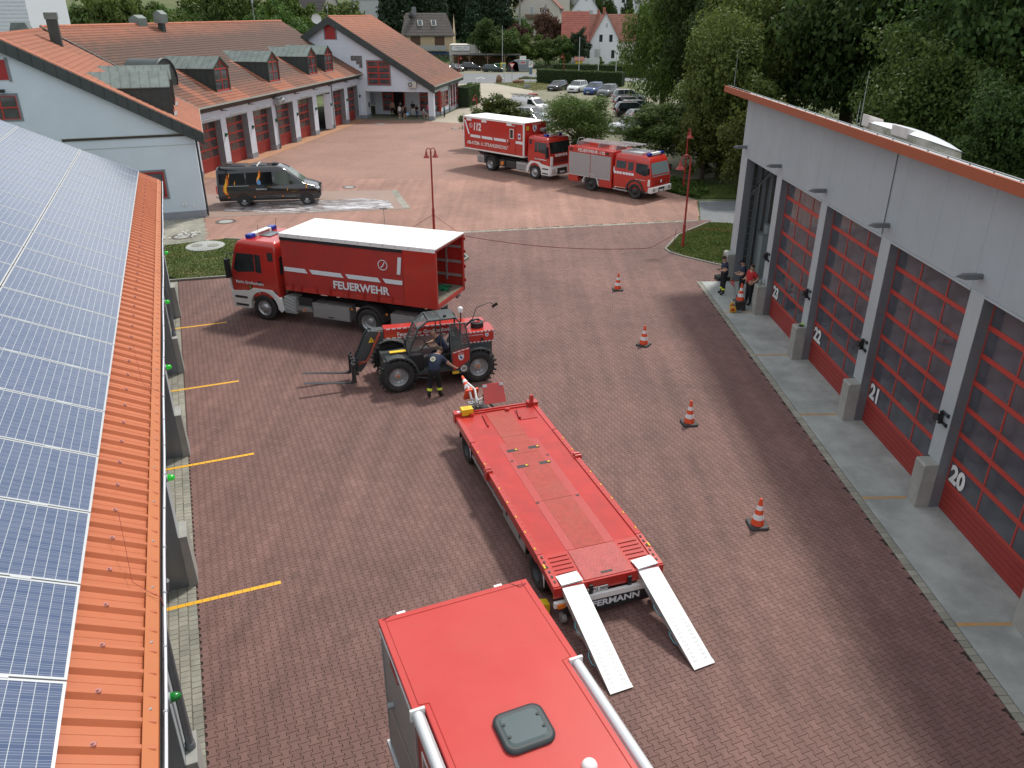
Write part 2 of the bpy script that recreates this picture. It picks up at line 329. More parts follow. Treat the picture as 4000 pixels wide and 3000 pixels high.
# the paving stones that show largest become objects of their own
dep=cy*.9033+(CAM_H)*.4296;upx=(cy*.4296-CAM_H*.9033)
px_=2000+3060*cx/dep;py_=1500-3060*upx/dep
vis=(px_>0)&(px_<4000)&(py_<3010)&(py_>0)
hid=((px_>1450)&(px_<2720))|(px_<760)
order=np.argsort(np.where(vis&~hid, dep, 1e9))[:300]
own=np.zeros(len(cx), bool);own[order]=True
st_=link('pavers', pavers(cx[~own], cy[~own], ang1, bone), yard, kind='stuff');st_.data.materials.append(M_paver)
one=pavers(np.array([0.0]), np.array([0.0]), ang1, bone, jz=0);one.materials.append(M_paver);one.attributes.remove(one.attributes['v'])
for i in order:
 link('paver', one, yard, (float(cx[i]), float(cy[i]), random.uniform(-.0012, .0012)))
 # far yard: same stones laid in another direction
BO=np.array([-23.57, 60.69]);BA=-9.2
bX=np.array([math.cos(R(BA)), math.sin(R(BA))]);bY=np.array([-bX[1], bX[0]])
def bw(x, y, z=0.0):p=BO+bX*x+bY*y;return(float(p[0]), float(p[1]), z)
def brickmat(name, c1, c2, mort, rot):
 m=bpy.data.materials.new(name);m.use_nodes=True;t=m.node_tree;b=t.nodes['Principled BSDF'];lk=t.links.new
 ge=t.nodes.new('ShaderNodeNewGeometry');mp=t.nodes.new('ShaderNodeMapping');mp.inputs['Rotation'].default_value=(0, 0, rot)
 br=t.nodes.new('ShaderNodeTexBrick');br.inputs['Scale'].default_value=1;br.inputs['Brick Width'].default_value=.2;br.inputs['Row Height'].default_value=.165
 br.inputs['Mortar Size'].default_value=.012;br.inputs['Color1'].default_value=(*c1, 1);br.inputs['Color2'].default_value=(*c2, 1);br.inputs['Mortar'].default_value=(*mort, 1)
 n1=t.nodes.new('ShaderNodeTexNoise');n1.inputs['Scale'].default_value=0.18;n1.inputs['Detail'].default_value=9;n1.inputs['Roughness'].default_value=0.68
 mr=t.nodes.new('ShaderNodeMapRange');mr.inputs['From Min'].default_value=.3;mr.inputs['From Max'].default_value=.7;mr.inputs['To Min'].default_value=.82;mr.inputs['To Max'].default_value=1.15
 vm=t.nodes.new('ShaderNodeVectorMath');vm.operation='SCALE'
 lk(ge.outputs['Position'], mp.inputs[0]);lk(mp.outputs[0], br.inputs['Vector']);lk(ge.outputs['Position'], n1.inputs['Vector']);lk(n1.outputs['Fac'], mr.inputs['Value'])
 lk(br.outputs['Color'], vm.inputs[0]);lk(mr.outputs[0], vm.inputs['Scale']);lk(vm.outputs[0], b.inputs['Base Color']);b.inputs['Roughness'].default_value=.85;return m
M_far=brickmat('sunlit_paving_texture', (.325, .188, .147), (.285, .162, .124), (.19, .112, .088), R(-BA+90))  # brighter tone carries the sunlight painted onto the far yard
far=sheet('far_yard_pavement', [(-18.9, 47.9), (-16.6, 41.6), (-3.0, 44.2), (11.3, 47.1), (12.4, 52.6), (9.2, 58.4), (1.8, 66.6), (-2.6, 80), (-5.2, 92.3), (-9.3, 94.3), bw(8.2, 36)[:2], bw(0.2, 36)[:2], bw(-.6, -.5)[:2]], -0.012, M_far)
iu, jv=np.meshgrid(np.arange(0, 260), np.arange(-110, 60))
ux=iu*.165;vy=jv*.2+(iu%2)*.1
cx2, cy2=BO[0]+bX[0]*ux+bY[0]*vy, BO[1]+bX[1]*ux+bY[1]*vy
pad=[(-18.75, 47.8), (-12.5, 49.1), (-6.6, 50.2), (-8.2, 55.9), (-13.3, 55.6), (-22.3, 54.3)]
def inpoly(x, y, P):
 c=np.zeros(x.shape, bool);n=len(P)
 for i in range(n):
  x0, y0=P[i];x1, y1=P[(i+1)%n]
  if y0==y1:continue
  t=((y0>y)!=(y1>y))&(x<(x1-x0)*(y-y0)/(y1-y0)+x0);c^=t
 return c
FP=[(v.co.x, v.co.y)for v in far.data.vertices]
ok=inpoly(cx2, cy2, FP)&~inpoly(cx2, cy2, pad)&(cy2<60)&(cy2>44.95+.2*cx2)
hq=[(Ph, -Lh), (Ph, Lh), (-Ph, Lh), (-Ph, -Lh)]
st2=link('pavers', pavers(cx2[ok], cy2[ok], R(BA), hq), far, kind='stuff');st2.data.materials.append(M_paver2)
def blocks(polyline, wid, h, z0, ln, name, m, parent, gap=.012, off=0.0, bev=.006):
 """row of single stones along a polyline"""
 cache={}
 for(x0, y0), (x1, y1)in zip(polyline, polyline[1:]):
  Ls=math.hypot(x1-x0, y1-y0);k=max(1, round(Ls/ln));l=Ls/k;a=math.atan2(y1-y0, x1-x0)
  key=round(l, 2)
  if key not in cache:
   b=MB();b.box(-l/2+gap/2, l/2-gap/2, -wid/2, wid/2, z0, h);cache[key]=None
   o=b.build(name, m, parent, bev=0);cache[key]=o.data;first=o
  else:first=None
  for i in range(k):
   t=(i+.5)/k;p=(x0+(x1-x0)*t-math.sin(a)*off, y0+(y1-y0)*t+math.cos(a)*off, random.uniform(-.002, .002))
   if i==0 and first is not None:first.location=p;first.rotation_euler=(0, 0, a)
   else:link(name, cache[key], parent, p, (0, 0, a))
   # pale gutter line between the two pavings
gl_=sheet('drain_channel', [(-3.2, 43.95), (11.3, 46.85), (11.3, 47.15), (-3.2, 44.25)], -0.011, M_jointg)
blocks([(-3.2, 44.1), (11.2, 47.0)], .30, 0.004, -.011, .30, 'channel_stone', M_paverg, gl_)
# grey strip by the left hall
lf=sheet('left_forecourt', [dn(3, -3.2)[:2], dn(3, -1.33)[:2], dn(38.6, -1.33)[:2], dn(38.6, -3.2)[:2]], -0.012, M_jointg)
iu, jv=np.meshgrid(np.arange(0, 9), np.arange(0, 240));un=-1.33-.09-iu*.19;vd=3.1+jv*.148+(iu%2)*.05
Q_=.09-.006;q=[(Q_, -.069), (Q_, .069), (-Q_, .069), (-Q_, -.069)]
u_, v_=un.ravel(), vd.ravel();st3=link('pavers', pavers(N[0]*u_+D[0]*v_, N[1]*u_+D[1]*v_, ang1, q, jz=.002), lf, kind='stuff');st3.data.materials.append(M_paverg)
# grey paved corner between left hall and main building
gc=sheet('grey_pavement', [(-21.6, 47.1), (-18.95, 47.85), (-16.65, 42.3), (-18.8, 41.0), (-26, 38.5), (-26, 45)], -0.012, M_jointg)
iu, jv=np.meshgrid(np.arange(-60, 80), np.arange(-80, 80));ax_=-22+iu*.165;ay_=44+jv*.2+(iu%2)*.1
rr=R(-20);bx_=-20+(ax_+20)*math.cos(rr)-(ay_-44)*math.sin(rr);by_=44+(ax_+20)*math.sin(rr)+(ay_-44)*math.cos(rr)
ok=inpoly(bx_, by_, [(v.co.x, v.co.y)for v in gc.data.vertices])
st4=link('pavers', pavers(bx_[ok], by_[ok], rr, hq), gc, kind='stuff');st4.data.materials.append(M_paverg)
# right slab
def hl(x, y, z=0.0):return(HX0+HA*y+x, y, z)
slab=sheet('hall_forecourt', [hl(-1.70, 3)[:2], hl(.6, 3)[:2], hl(.6, 35.2)[:2], hl(-1.70, 35.2)[:2]], -0.012, M_joint)
BAYS=[35.3, 30.62, 26.0, 21.33, 16.67, 12.02, 7.36]
yb=[35.15]+[b-4.1+0.0 for b in BAYS[1:]]
edges=[35.15, 31.0, 26.45, 21.75, 17.1, 12.45, 7.8, 3.2]
for a, b in zip(edges, edges[1:]):
 m_=MB();m_.box(-1.49, .45, b+.006, a-.006, -.012, .012);o=m_.build('concrete_slab', M_conc, slab, bev=.006);o.location=(HX0, 0, 0);o.rotation_euler=(0, 0, -math.atan(HA))
 m_=MB();m_.box(-1.49, -.3, b-.05, b+.05, .0121, .0155);o=m_.build('painted_line', M_oline, slab);o.location=(HX0, 0, 0);o.rotation_euler=(0, 0, -math.atan(HA))
blocks([hl(-1.60, 35.15)[:2], hl(-1.60, 4)[:2]], .19, 0.003, -.011, .20, 'edge_stone', M_paverg, slab)
# yellow bay lines by the left hall
for dd in(14.68, 20.7, 25.95, 32.0):
 m_=MB()
 x0=-2.05
 while x0<.40:
  x1=min(x0+.165, .42);m_.add([dn(dd-.055, x0+.004, .0035), dn(dd-.055, x1-.004, .0035), dn(dd+.055, x1-.004, .0035), dn(dd+.055, x0+.004, .0035)], [(0, 1, 2, 3)]);x0=x1
 m_.build('painted_line', M_yline, yard)
for k in range(9):
 y=-.1+4.68*k;m_=MB();m_.add([bw(.15, y-.06, .004), bw(2.3, y-.06, .004), bw(2.3, y+.06, .004), bw(.15, y+.06, .004)], [(0, 1, 2, 3)]);m_.build('painted_line', M_oline, far)
 # rusty band in front of the doors
M_rusty=mat('rust_stained_paving', (.40, .20, .10), .8, var=.2, scale=1.5, dirt=(.40, .23, .17), dscale=.5, damt=1.0)
sheet('stained_strip', [bw(-.55, 0)[:2], bw(.9, 0)[:2], bw(.9, 36)[:2], bw(-.55, 36)[:2]], -0.002, M_rusty, far)
# wash pad
wp=sheet('wash_pad', pad, 0.003, M_padm)
def mk_wet():
 m=bpy.data.materials.new('wet_foamy_film');m.use_nodes=True;t=m.node_tree;b=t.nodes['Principled BSDF'];lk=t.links.new
 ge=t.nodes.new('ShaderNodeNewGeometry');mp=t.nodes.new('ShaderNodeMapping');mp.inputs['Scale'].default_value=(.45, 1.5, 1);mp.inputs['Rotation'].default_value=(0, 0, R(-8))
 n=t.nodes.new('ShaderNodeTexNoise');n.inputs['Scale'].default_value=1.0;n.inputs['Detail'].default_value=12;n.inputs['Roughness'].default_value=.74;n.inputs['Distortion'].default_value=1.5
 r=t.nodes.new('ShaderNodeValToRGB');e=r.color_ramp.elements;e[0].position=.46;e[0].color=(.16, .12, .115, 1);e[1].position=.62;e[1].color=(.75, .76, .78, 1)
 lk(ge.outputs['Position'], mp.inputs[0]);lk(mp.outputs[0], n.inputs['Vector']);lk(n.outputs['Fac'], r.inputs[0]);lk(r.outputs[0], b.inputs['Base Color']);b.inputs['Roughness'].default_value=.22
 return m
sheet('wet_patch', [(-18.2, 49.3), (-14, 48.95), (-9.9, 49.75), (-7.6, 50.3), (-8.2, 52.4), (-10.2, 53.2), (-13, 52.4), (-18.6, 51.6)], 0.007, mk_wet(), wp)
blocks([(-18.75, 47.75), (-6.5, 50.12)], .08, .008, -.01, .5, 'edging_stone', M_kerb, wp)
blocks([(-6.75, 50.2), (-8.35, 55.9)], .45, .009, -.01, .45, 'drain_slab', M_paverg, wp)
# driveway, parking lot, road
sheet('tan_driveway', [(-9.3, 94.3), (-5.2, 92.3), (-1.2, 88), (0.0, 106), (2.6, 118), (3.4, 133), (-3.4, 147.4), (-10, 146), (-6.3, 118), bw(9, 50)[:2], bw(8.6, 36)[:2]], -0.022, M_tan)
sheet('recess_floor', [bw(.0, 35.9)[:2], bw(8.6, 35.9)[:2], bw(8.6, 40.9)[:2], bw(.0, 40.9)[:2]], -0.016, M_lot)
sheet('parking_lot', [(2, 66), (9.5, 58.5), (30, 66), (30, 122), (16, 124), (6, 136), (2.6, 132), (2.2, 118), (-.6, 104), (-2.4, 86)], -0.03, M_lot)
sheet('road', [(-90, 160), (-90, 176), (-10, 171.5), (30, 173), (90, 180), (90, 150), (30, 152), (3.8, 152), (-3.8, 147.2), (-10, 146.0), (-30, 150)], -0.034, M_asph)
sheet('forecourt', [(-30, 171), (6, 172), (8, 186), (-30, 190)], -0.027, M_lot)
sheet('side_lane', [(11.4, 47.0), (12.5, 52.5), (17.5, 52.7), (24, 47), (14.2, 45.9)], -0.02, M_asph)
bdr=sheet('planting_bed', [(-1.2, 77), (3.4, 67.6), (9.9, 59.2), (12.6, 55.6), (12.8, 53.2), (9.5, 58), (2.0, 66.3)], -0.008, mat('bed_soil', (.07, .06, .035), .95, var=.4, scale=2))
M_wm=mat('road_marking', (.6, .6, .58), .7, var=.1)
for x in(-6.0, -2.3):
 m_=MB();m_.add([(x-.9, 158.5, -.028), (x, 161.2, -.028), (x+.9, 158.8, -.028), (x+.7, 158.3, -.028), (x, 160.4, -.028), (x-.7, 158.0, -.028)], [(0, 1, 4, 5), (1, 2, 3, 4)]);tag(m_.build('road_marking', M_wm), None, kind='structure')
 # manholes
def manhole(loc, r, label, col=None):
 t=thing('manhole_cover', label, 'manhole cover', loc, 0)
 b=MB();b.lathe([(0.001, .014), (r*.62, .014), (r*.66, .008)], n=24, smooth=False);b.build('cover', M_conc2, t)
 b=MB();b.lathe([(r*.68, .008), (r*.72, .013), (r, .013), (r, -.01)], n=28, smooth=False);b.build('ring', M_kerb if col is None else col, t)
M_mring=mat('manhole_ring', (.10, .08, .07), .7, var=.3, scale=8)
manhole((-17.2, 46.7, 0), .62, 'round manhole cover in the far paving behind the curtain truck cab', M_mring)
manhole((-11.7, 56.9, 0), .5, 'round manhole cover in the far yard behind the black van', M_mring)
manhole((-14.8, 92.0, 0), .55, 'pale manhole cover in front of the canopy with people', M_paverg)
manhole((-6.1, 88.4, 0), .5, 'round manhole cover left of the 112 container truck', M_mring)
kg=[(-16.35, 35.02), (-13.6, 35.75), (-3.3, 37.85), (-2.5, 38.25), (-2.25, 38.95), (-2.6, 39.8), (-3.4, 40.2), (-15.9, 42.6), (-18.4, 41.4)]
K=tag(bpy.data.objects.new('island_kerb', None), None, kind='structure');COL.objects.link(K)
blocks(kg[:-1], .12, .10, -.02, .8, 'kerb_stone', M_kerb, K)
kr=[(12.8, 46.3), (11.7, 46.45), (9.4, 43.6), (8.15, 40.7), (8.25, 40.1), (8.8, 39.3), (10.1, 37.95), (11.0, 37.3)]
K2=tag(bpy.data.objects.new('right_kerb', None), None, kind='structure');COL.objects.link(K2)
blocks(kr, .10, .05, -.02, .6, 'kerb_stone', M_kerb, K2)
def grassmat(name, a, b_):
 m=bpy.data.materials.new(name);m.use_nodes=True;t=m.node_tree;b=t.nodes['Principled BSDF'];lk=t.links.new
 at=t.nodes.new('ShaderNodeAttribute');at.attribute_name='v';ge=t.nodes.new('ShaderNodeNewGeometry')
 n=t.nodes.new('ShaderNodeTexNoise');n.inputs['Scale'].default_value=.9;n.inputs['Detail'].default_value=5;lk(ge.outputs['Position'], n.inputs['Vector'])
 ad=t.nodes.new('ShaderNodeMath');ad.operation='MULTIPLY_ADD';ad.inputs[1].default_value=.45;lk(at.outputs['Fac'], ad.inputs[0]);lk(n.outputs['Fac'], ad.inputs[2])
 r=t.nodes.new('ShaderNodeValToRGB');r.color_ramp.elements[0].position=.45;r.color_ramp.elements[1].position=.95
 r.color_ramp.elements[0].color=(*a, 1);r.color_ramp.elements[1].color=(*b_, 1);lk(ad.outputs[0], r.inputs[0]);lk(r.outputs[0], b.inputs['Base Color']);b.inputs['Roughness'].default_value=.7
 b.inputs['Specular IOR Level'].default_value=.2;return m
M_grass=grassmat('grass_blades', (.062, .125, .022), (.19, .21, .06));M_dry=grassmat('dry_grass_blades', (.10, .13, .035), (.28, .24, .10))
M_turf=mat('turf_soil', (.065, .10, .028), .95, var=.4, scale=2.2, dirt=(.17, .14, .06), dscale=.7, damt=.8)
def grass(name, poly, z, n, h, m, label, cat='grass'):
 P=poly;xs=[p[0]for p in P];ys=[p[1]for p in P];x=np.random.uniform(min(xs), max(xs), n);y=np.random.uniform(min(ys), max(ys), n)
 ok=inpoly(x, y, P);x, y=x[ok], y[ok];n=len(x);a=np.random.uniform(0, 6.28, n);hh=h*np.random.uniform(.4, 1.3, n);w_=.012+h*.12
 lx, ly=np.random.normal(0, .35, n)*hh, np.random.normal(0, .35, n)*hh
 V=np.zeros((n, 3, 3));V[:, 0]=np.stack([x-np.cos(a)*w_, y-np.sin(a)*w_, np.full(n, z)], 1);V[:, 1]=np.stack([x+np.cos(a)*w_, y+np.sin(a)*w_, np.full(n, z)], 1);V[:, 2]=np.stack([x+lx, y+ly, z+hh], 1)
 o=link(name, npmesh(name, V.reshape(-1, 3), np.arange(n*3).reshape(-1, 3), m, attr=np.random.rand(n)));return tag(o, label, cat, kind='stuff')
gL=[(-17.0, 36.3), (-15.6, 35.3), (-13.6, 35.8), (-3.3, 37.95), (-2.4, 38.9), (-3.4, 40.1), (-15.9, 42.55), (-18.7, 41.2), (-17.5, 38.3)]
gR=[(13.0, 46.2), (11.8, 46.35), (9.45, 43.5), (8.25, 40.7), (8.9, 39.3), (11.2, 37.35), (13, 37.2)]
sheet('lawn_soil', gL, .055, M_turf);sheet('verge_soil', gR, .02, M_turf)
grass('island_grass', gL, .055, 60000, .06, M_grass, 'short green grass in the kerbed island behind the curtain truck')
grass('verge_grass', gR, .02, 36000, .07, M_grass, 'green and dry grass verge beside the right hall and lamp post')
b2=[(12.4, 53.4), (13.5, 57.5), (22, 58), (22, 53)]
sheet('back_lawn_soil', b2, -.01, M_turf);grass('back_grass', b2, -.01, 16000, .10, M_grass, 'bright grass beyond the asphalt lane under the lime tree')
isl=[(-3.4, 148.6), (2.9, 147.6), (4.8, 148.6), (9.5, 139), (3.6, 132.8), (3.3, 134.9), (-1.8, 146.9)]
sheet('dry_verge_soil', isl, -.012, mat('dry_turf', (.20, .19, .085), .95, var=.25, scale=.8, dirt=(.12, .15, .05), dscale=.3, damt=.8))
grass('dry_verge_grass', isl, -.012, 9000, .15, M_dry, 'dry yellow grass verge with boulders beside the road')
# manhole slab in the island
t=thing('shaft_slab', 'round worn concrete shaft slab with two lids in the grass island', 'concrete slab', (-16.4, 41.0, .05));b=MB();b.lathe([(.001, .06), (.95, .06), (1.0, .04), (1.0, -.02)], n=30, smooth=False);b.build('slab', M_conc, t)
for s_ in(-.42, .42):b=MB();b.lathe([(.001, .075), (.30, .075), (.31, .06)], c=(s_, .05*s_, 0), n=20, smooth=False);b.build('lid', M_kerb, t)
# ================================================================ BUILDINGS
M_wallg=mat('grey_metal_cladding', (0.375, 0.425, 0.45), 0.5, var=0.04, scale=.7, dirt=(.29, .33, .34), dscale=.5, damt=.4)
M_colg=mat('light_column_cladding', (0.40, 0.445, 0.46), 0.5, var=0.05, scale=1)
M_reveal=mat('galvanised_reveal', (0.20, 0.215, 0.235), 0.4, metal=.35, var=.25, scale=1.2, streak=5)
M_doorred=mat('door_red_paint', (0.44, 0.05, 0.036), 0.45, var=.05, scale=1)
M_doorpanel=mat('door_red_panel', (0.30, 0.034, 0.028), 0.5, var=.06, scale=1)
M_fascia=mat('orange_brown_fascia', (0.33, 0.078, 0.030), 0.5, var=.06, scale=1)
M_rooforange=mat('orange_sheet_roof', (0.43, 0.108, 0.032), 0.42, var=.06, scale=1.2, dirt=(.42, .13, .055), dscale=1.3, damt=.35)
M_flash=mat('pale_orange_flashing', (0.46, 0.145, 0.05), 0.5, var=.05, scale=1)
M_gutter=mat('grey_gutter', (0.17, 0.18, 0.19), .5, metal=.3, var=.15)
M_wallb=mat('pale_blue_render', (0.60, 0.69, 0.77), 0.85, var=.03, scale=.8, dirt=(.50, .58, .64), dscale=.5, damt=.35, bump=.1, bscale=120)
M_wallb2=mat('pale_lilac_render', (0.64, 0.69, 0.77), 0.85, var=.03, scale=.8, dirt=(.50, .55, .62), dscale=.6, damt=.35, bump=.1, bscale=120)
M_plinth=mat('grey_plinth', (0.26, 0.28, 0.31), .85, var=.1, scale=2)
M_revb=mat('grey_reveal_paint', (0.20, 0.215, 0.235), .7, var=.08, scale=2)
M_cop=mat('green_patina_copper', (0.125, 0.155, 0.145), .5, var=.18, scale=1.8, dirt=(.19, .23, .21), dscale=.9, damt=.6)
M_copdark=mat('dark_green_cladding', (0.032, 0.045, 0.042), .5, var=.2, scale=2)
M_verge=mat('dark_green_fascia', (0.040, 0.050, 0.050), .45, var=.2, scale=1.2)
M_soffit=mat('dark_brown_soffit', (0.045, 0.038, 0.034), .6, var=.2)
M_gutg=mat('weathered_gutter', (.42, .46, .42), .5, var=.1)
M_wred=mat('red_window_frame', (0.46, 0.045, 0.035), .4, var=.05)
M_shut=mat('red_shutter_panel', (.33, .02, .02), .5, var=.05)
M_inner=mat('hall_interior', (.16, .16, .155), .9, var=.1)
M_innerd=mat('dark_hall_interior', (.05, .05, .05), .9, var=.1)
def glassmat(name, tint, tr, rough=.04, v=.35):
 m=bpy.data.materials.new(name);m.use_nodes=True;t=m.node_tree;b=t.nodes['Principled BSDF'];lk=t.links.new
 ge=t.nodes.new('ShaderNodeTexCoord');n=t.nodes.new('ShaderNodeTexNoise');n.inputs['Scale'].default_value=1.1;n.inputs['Detail'].default_value=4;n.inputs['Distortion'].default_value=.8
 r=t.nodes.new('ShaderNodeValToRGB');r.color_ramp.elements[0].position=.35;r.color_ramp.elements[1].position=.68
 r.color_ramp.elements[0].color=(*[c*(1-v)for c in tint], 1);r.color_ramp.elements[1].color=(*[c*(1+v)for c in tint], 1)
 lk(ge.outputs['Object'], n.inputs['Vector']);lk(n.outputs['Fac'], r.inputs[0]);lk(r.outputs[0], b.inputs['Base Color'])
 b.inputs['Roughness'].default_value=rough;b.inputs['Alpha'].default_value=1-tr;b.inputs['Specular IOR Level'].default_value=.8
 bp=t.nodes.new('ShaderNodeBump');bp.inputs['Strength'].default_value=.06;n4=t.nodes.new('ShaderNodeTexNoise');n4.inputs['Scale'].default_value=.8
 lk(ge.outputs['Object'], n4.inputs['Vector']);lk(n4.outputs['Fac'], bp.inputs['Height']);lk(bp.outputs[0], b.inputs['Normal'])
 return m
M_pane=glassmat('hall_door_glass', (.115, .122, .145), .36)  # lighter bluish tint puts reflections into the pane colour
M_pane2=glassmat('window_glass', (.10, .10, .11), .3)
M_paneb=glassmat('door_glass_far', (.11, .09, .09), .35)
def sect_door(parent, x, y0, y1, z1, rows, cols, solid, panem, side=-1, number=None, railh=.12, colw=.045, ribs=5):
 """sectional door standing in the plane x, between y0 (near) and y1 (far); red frame with single panes"""
 b=MB();t=.05
 ph=(z1-solid)/rows
 for i in range(rows+1):
  z=solid+i*ph;b.box(x-t/2, x+t/2, y0, y1, z-railh/2 if i else z-.01, min(z+railh/2, z1))
 for j in range(cols+1):
  y=y0+(y1-y0)*j/cols;b.box(x-t/2+.004, x+t/2-.004, max(y-colw/2, y0), min(y+colw/2, y1), solid, z1-.001)
 d=b.build('sectional_door', M_doorred, parent)
 b=MB();h=solid/ribs
 for i in range(ribs):
  b.box(x-.022, x+.022, y0, y1, i*h+.008+(0.01 if i==0 else 0), (i+1)*h-.006);b.box(x-.014, x+.018, y0+.01, y1-.01, i*h-.003 if i else.02, i*h+.01 if i else.03)
 b.build('bottom_panel', M_doorpanel, d)
 b=MB();b.box(x-.02, x+.02, y0, y1, 0.0, .019);b.build('rubber_seal', M_black, d)
 pw=(y1-y0)/cols;me=None
 for i in range(rows):
  for j in range(cols):
   yc=y0+(j+.5)*pw;zc=solid+(i+.5)*ph
   if me is None:
    b=MB();b.box(-.006, .006, -pw/2+.02, pw/2-.02, -ph/2+.05, ph/2-.05);o=b.build('pane', panem, d, loc=(x, yc, zc));me=o.data
   else:link('pane', me, d, (x, yc, zc))
 if number:
  text(number, .62, M_white, d, (x-.03*1, y1-.42, solid+ph*.48), (R(90), 0, R(-90)), bold=.028, name='number')
 return d
 # ---------------------------------------------------------------- right hall
RH=thing('fire_hall', 'tall grey fire hall with red gates numbered 20 to 23 and orange roof edge', 'fire station', (HX0, 0, 0), -math.atan(HA))
FAR_Y=36.2
for k in range(34):
 y1=FAR_Y-k*1.0;y0=y1-1.0
 b=MB();b.box(.0015*(k%2), .10, y0+.002, y1-.002, 5.655, 8.2);b.build('wall_panel', M_wallg, RH, bev=.006, seg=1)
b=MB();b.box(.02, .09, 2.2, FAR_Y-.01, 5.66, 8.19);b.box(.09, 12.5, FAR_Y-.12, FAR_Y, 0, 4.4);b.slab([(.09, FAR_Y, 4.4), (.09, FAR_Y, 8.15), (12.5, FAR_Y, 4.4)], (0, -.12, 0));b.build('wall_core', M_wallg, RH)
fx_=MB()
for k in range(60):fx_.cyl((-.012, 2.6+k*.57, 8.0), (.0, 2.6+k*.57, 8.0), .018, n=6)
fx_.build('rivets', M_gutter, RH, kind='stuff')
b=MB();b.tube([(-.02, 21.9, 5.7), (-.02, 21.9, 8.1)], .014, n=5);b.build('lightning_conductor', M_gutter, RH)
for i, yf in enumerate(BAYS):
 yn=(BAYS[i-1]-4.1)if i else FAR_Y
 b=MB();b.box(0, .30, yf+.006, yn, 1.24, 5.65);b.build('column', M_colg, RH, bev=.01, seg=1)
 b=MB();b.box(.012, .34, yf-.0, yf+.005, 0, 5.645);b.build('reveal', M_reveal, RH)
 b=MB();b.box(.012, .34, yf-4.1-.005, yf-4.1, 0, 5.645);b.build('reveal', M_reveal, RH)
 b=MB();b.box(-.018, .34, yf-4.1, yf, 5.60, 5.652);b.build('lintel_trim', M_colg, RH)
 # concrete impact block in front of the column
 b=MB();L_=.46 if i else.75
 b.prism([(-.34, -.01), (.11, -.01), (.11, 1.24), (-.30, 1.24), (-.34, 1.20)], 'y', yf+.001, yf+L_);b.build('concrete_block', M_conc2, RH, bev=.012)
 b=MB();b.box(.11, .30, yf+.008, yn, 0, 1.235);b.build('column_foot', M_reveal, RH)
 yc=(yf+.28)
 b=MB();b.cyl((0, yc, 6.02), (-.10, yc, 6.02), .07, n=8);b.slab([(-.10, yc-.07, 5.96), (-.10, yc+.07, 5.96), (-.10, yc+.07, 6.08), (-.10, yc-.07, 6.08)], (-.32, 0, 0));b.add([(-.42, yc-.07, 5.96), (-.42, yc+.07, 5.96), (-.42, yc+.07, 6.08), (-.42, yc-.07, 6.08), (-.62, yc, 6.02)], [(0, 1, 4), (1, 2, 4), (2, 3, 4), (3, 0, 4)])
 b.build('wall_lamp', M_gutter, RH)
 b=MB();b.cbox((-.05, yc+.05, 2.42), (.10, .05, .34));b.cyl((-.02, yc+.10, 2.56), (-.02, yc-.16, 2.56), .035, n=8);b.cyl((-.02, yc+.10, 2.30), (-.02, yc-.16, 2.30), .035, n=8)
 b.cyl((-.02, yc-.16, 2.56), (-.02, yc-.20, 2.56), .05, n=8);b.cyl((-.02, yc-.16, 2.30), (-.02, yc-.20, 2.30), .05, n=8);b.cyl((-.10, yc+.05, 2.42), (-.20, yc+.05, 2.44), .07, .11, n=10)
 if i:b.build('signal_bracket', M_black, RH)
 if i:sect_door(RH, .30, yf-4.1, yf, 5.60, 7, 3, .77, M_pane, number={1:'23', 2:'22', 3:'21', 4:'20', 5:'19', 6:'18'}[i])
 # interior
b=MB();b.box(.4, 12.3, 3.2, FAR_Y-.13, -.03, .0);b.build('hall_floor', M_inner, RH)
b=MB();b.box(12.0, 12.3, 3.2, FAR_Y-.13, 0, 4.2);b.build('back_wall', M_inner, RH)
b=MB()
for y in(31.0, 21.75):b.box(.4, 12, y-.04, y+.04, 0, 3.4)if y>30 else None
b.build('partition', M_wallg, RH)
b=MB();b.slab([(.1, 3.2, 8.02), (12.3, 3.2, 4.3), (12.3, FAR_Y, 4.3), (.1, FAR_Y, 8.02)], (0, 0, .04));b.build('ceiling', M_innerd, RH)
for y in(27, 22.3, 17.6, 13):b=MB();b.box(.5, 11.9, y-.1, y+.1, 4.0, 4.2);b.build('roof_beam', M_inner, RH)
b=MB()
for k in range(10):b.box(.35+k*.3, .47+k*.3, FAR_Y-.16, FAR_Y-.125, 0, 6.5)
b.build('inner_wall_ribs', M_inner, RH, kind='stuff')
b=MB();b.slab([(.4, FAR_Y-.3, 3.6), (1.9, FAR_Y-.3, 5.4), (1.9, FAR_Y-.3, 5.6), (.4, FAR_Y-.3, 3.8)], (0, .1, 0));b.build('wall_brace', M_galv, RH)
S_=.31
b=MB();b.slab([(-.62, 0, 8.35), (12.8, 0, 8.35-13.42*S_), (12.8, 37.7, 8.35-13.42*S_), (-.62, 37.7, 8.35)], (0, 0, -.10));b.build('roof', M_gutter, RH)
for k in range(9):
 y1=37.75-k*4.3;b=MB();b.box(-.68, -.615, y1-4.296, y1, 8.13, 8.38);b.build('fascia_board', M_fascia, RH)
b=MB();b.box(-.614, .0, 0, 37.7, 8.13, 8.145);b.build('soffit', M_gutter, RH)
b=MB();b.slab([(-.68, 37.8, 8.13), (-.68, 37.8, 8.38), (12.8, 37.8, 8.38-13.45*S_), (12.8, 37.8, 8.13-13.45*S_)], (0, -.05, 0));b.build('verge_board', M_fascia, RH)
rz_=lambda x:8.35-(x+.62)*S_
b=MB();b.tube([(-.55, 0.5, 8.41), (-.55, 37.6, 8.41)], .012, n=5)
for k in range(40):b.cbox((-.55, .8+k*.93, 8.38), (.03, .03, .06))
b.build('conductor_wire', M_galv, RH)
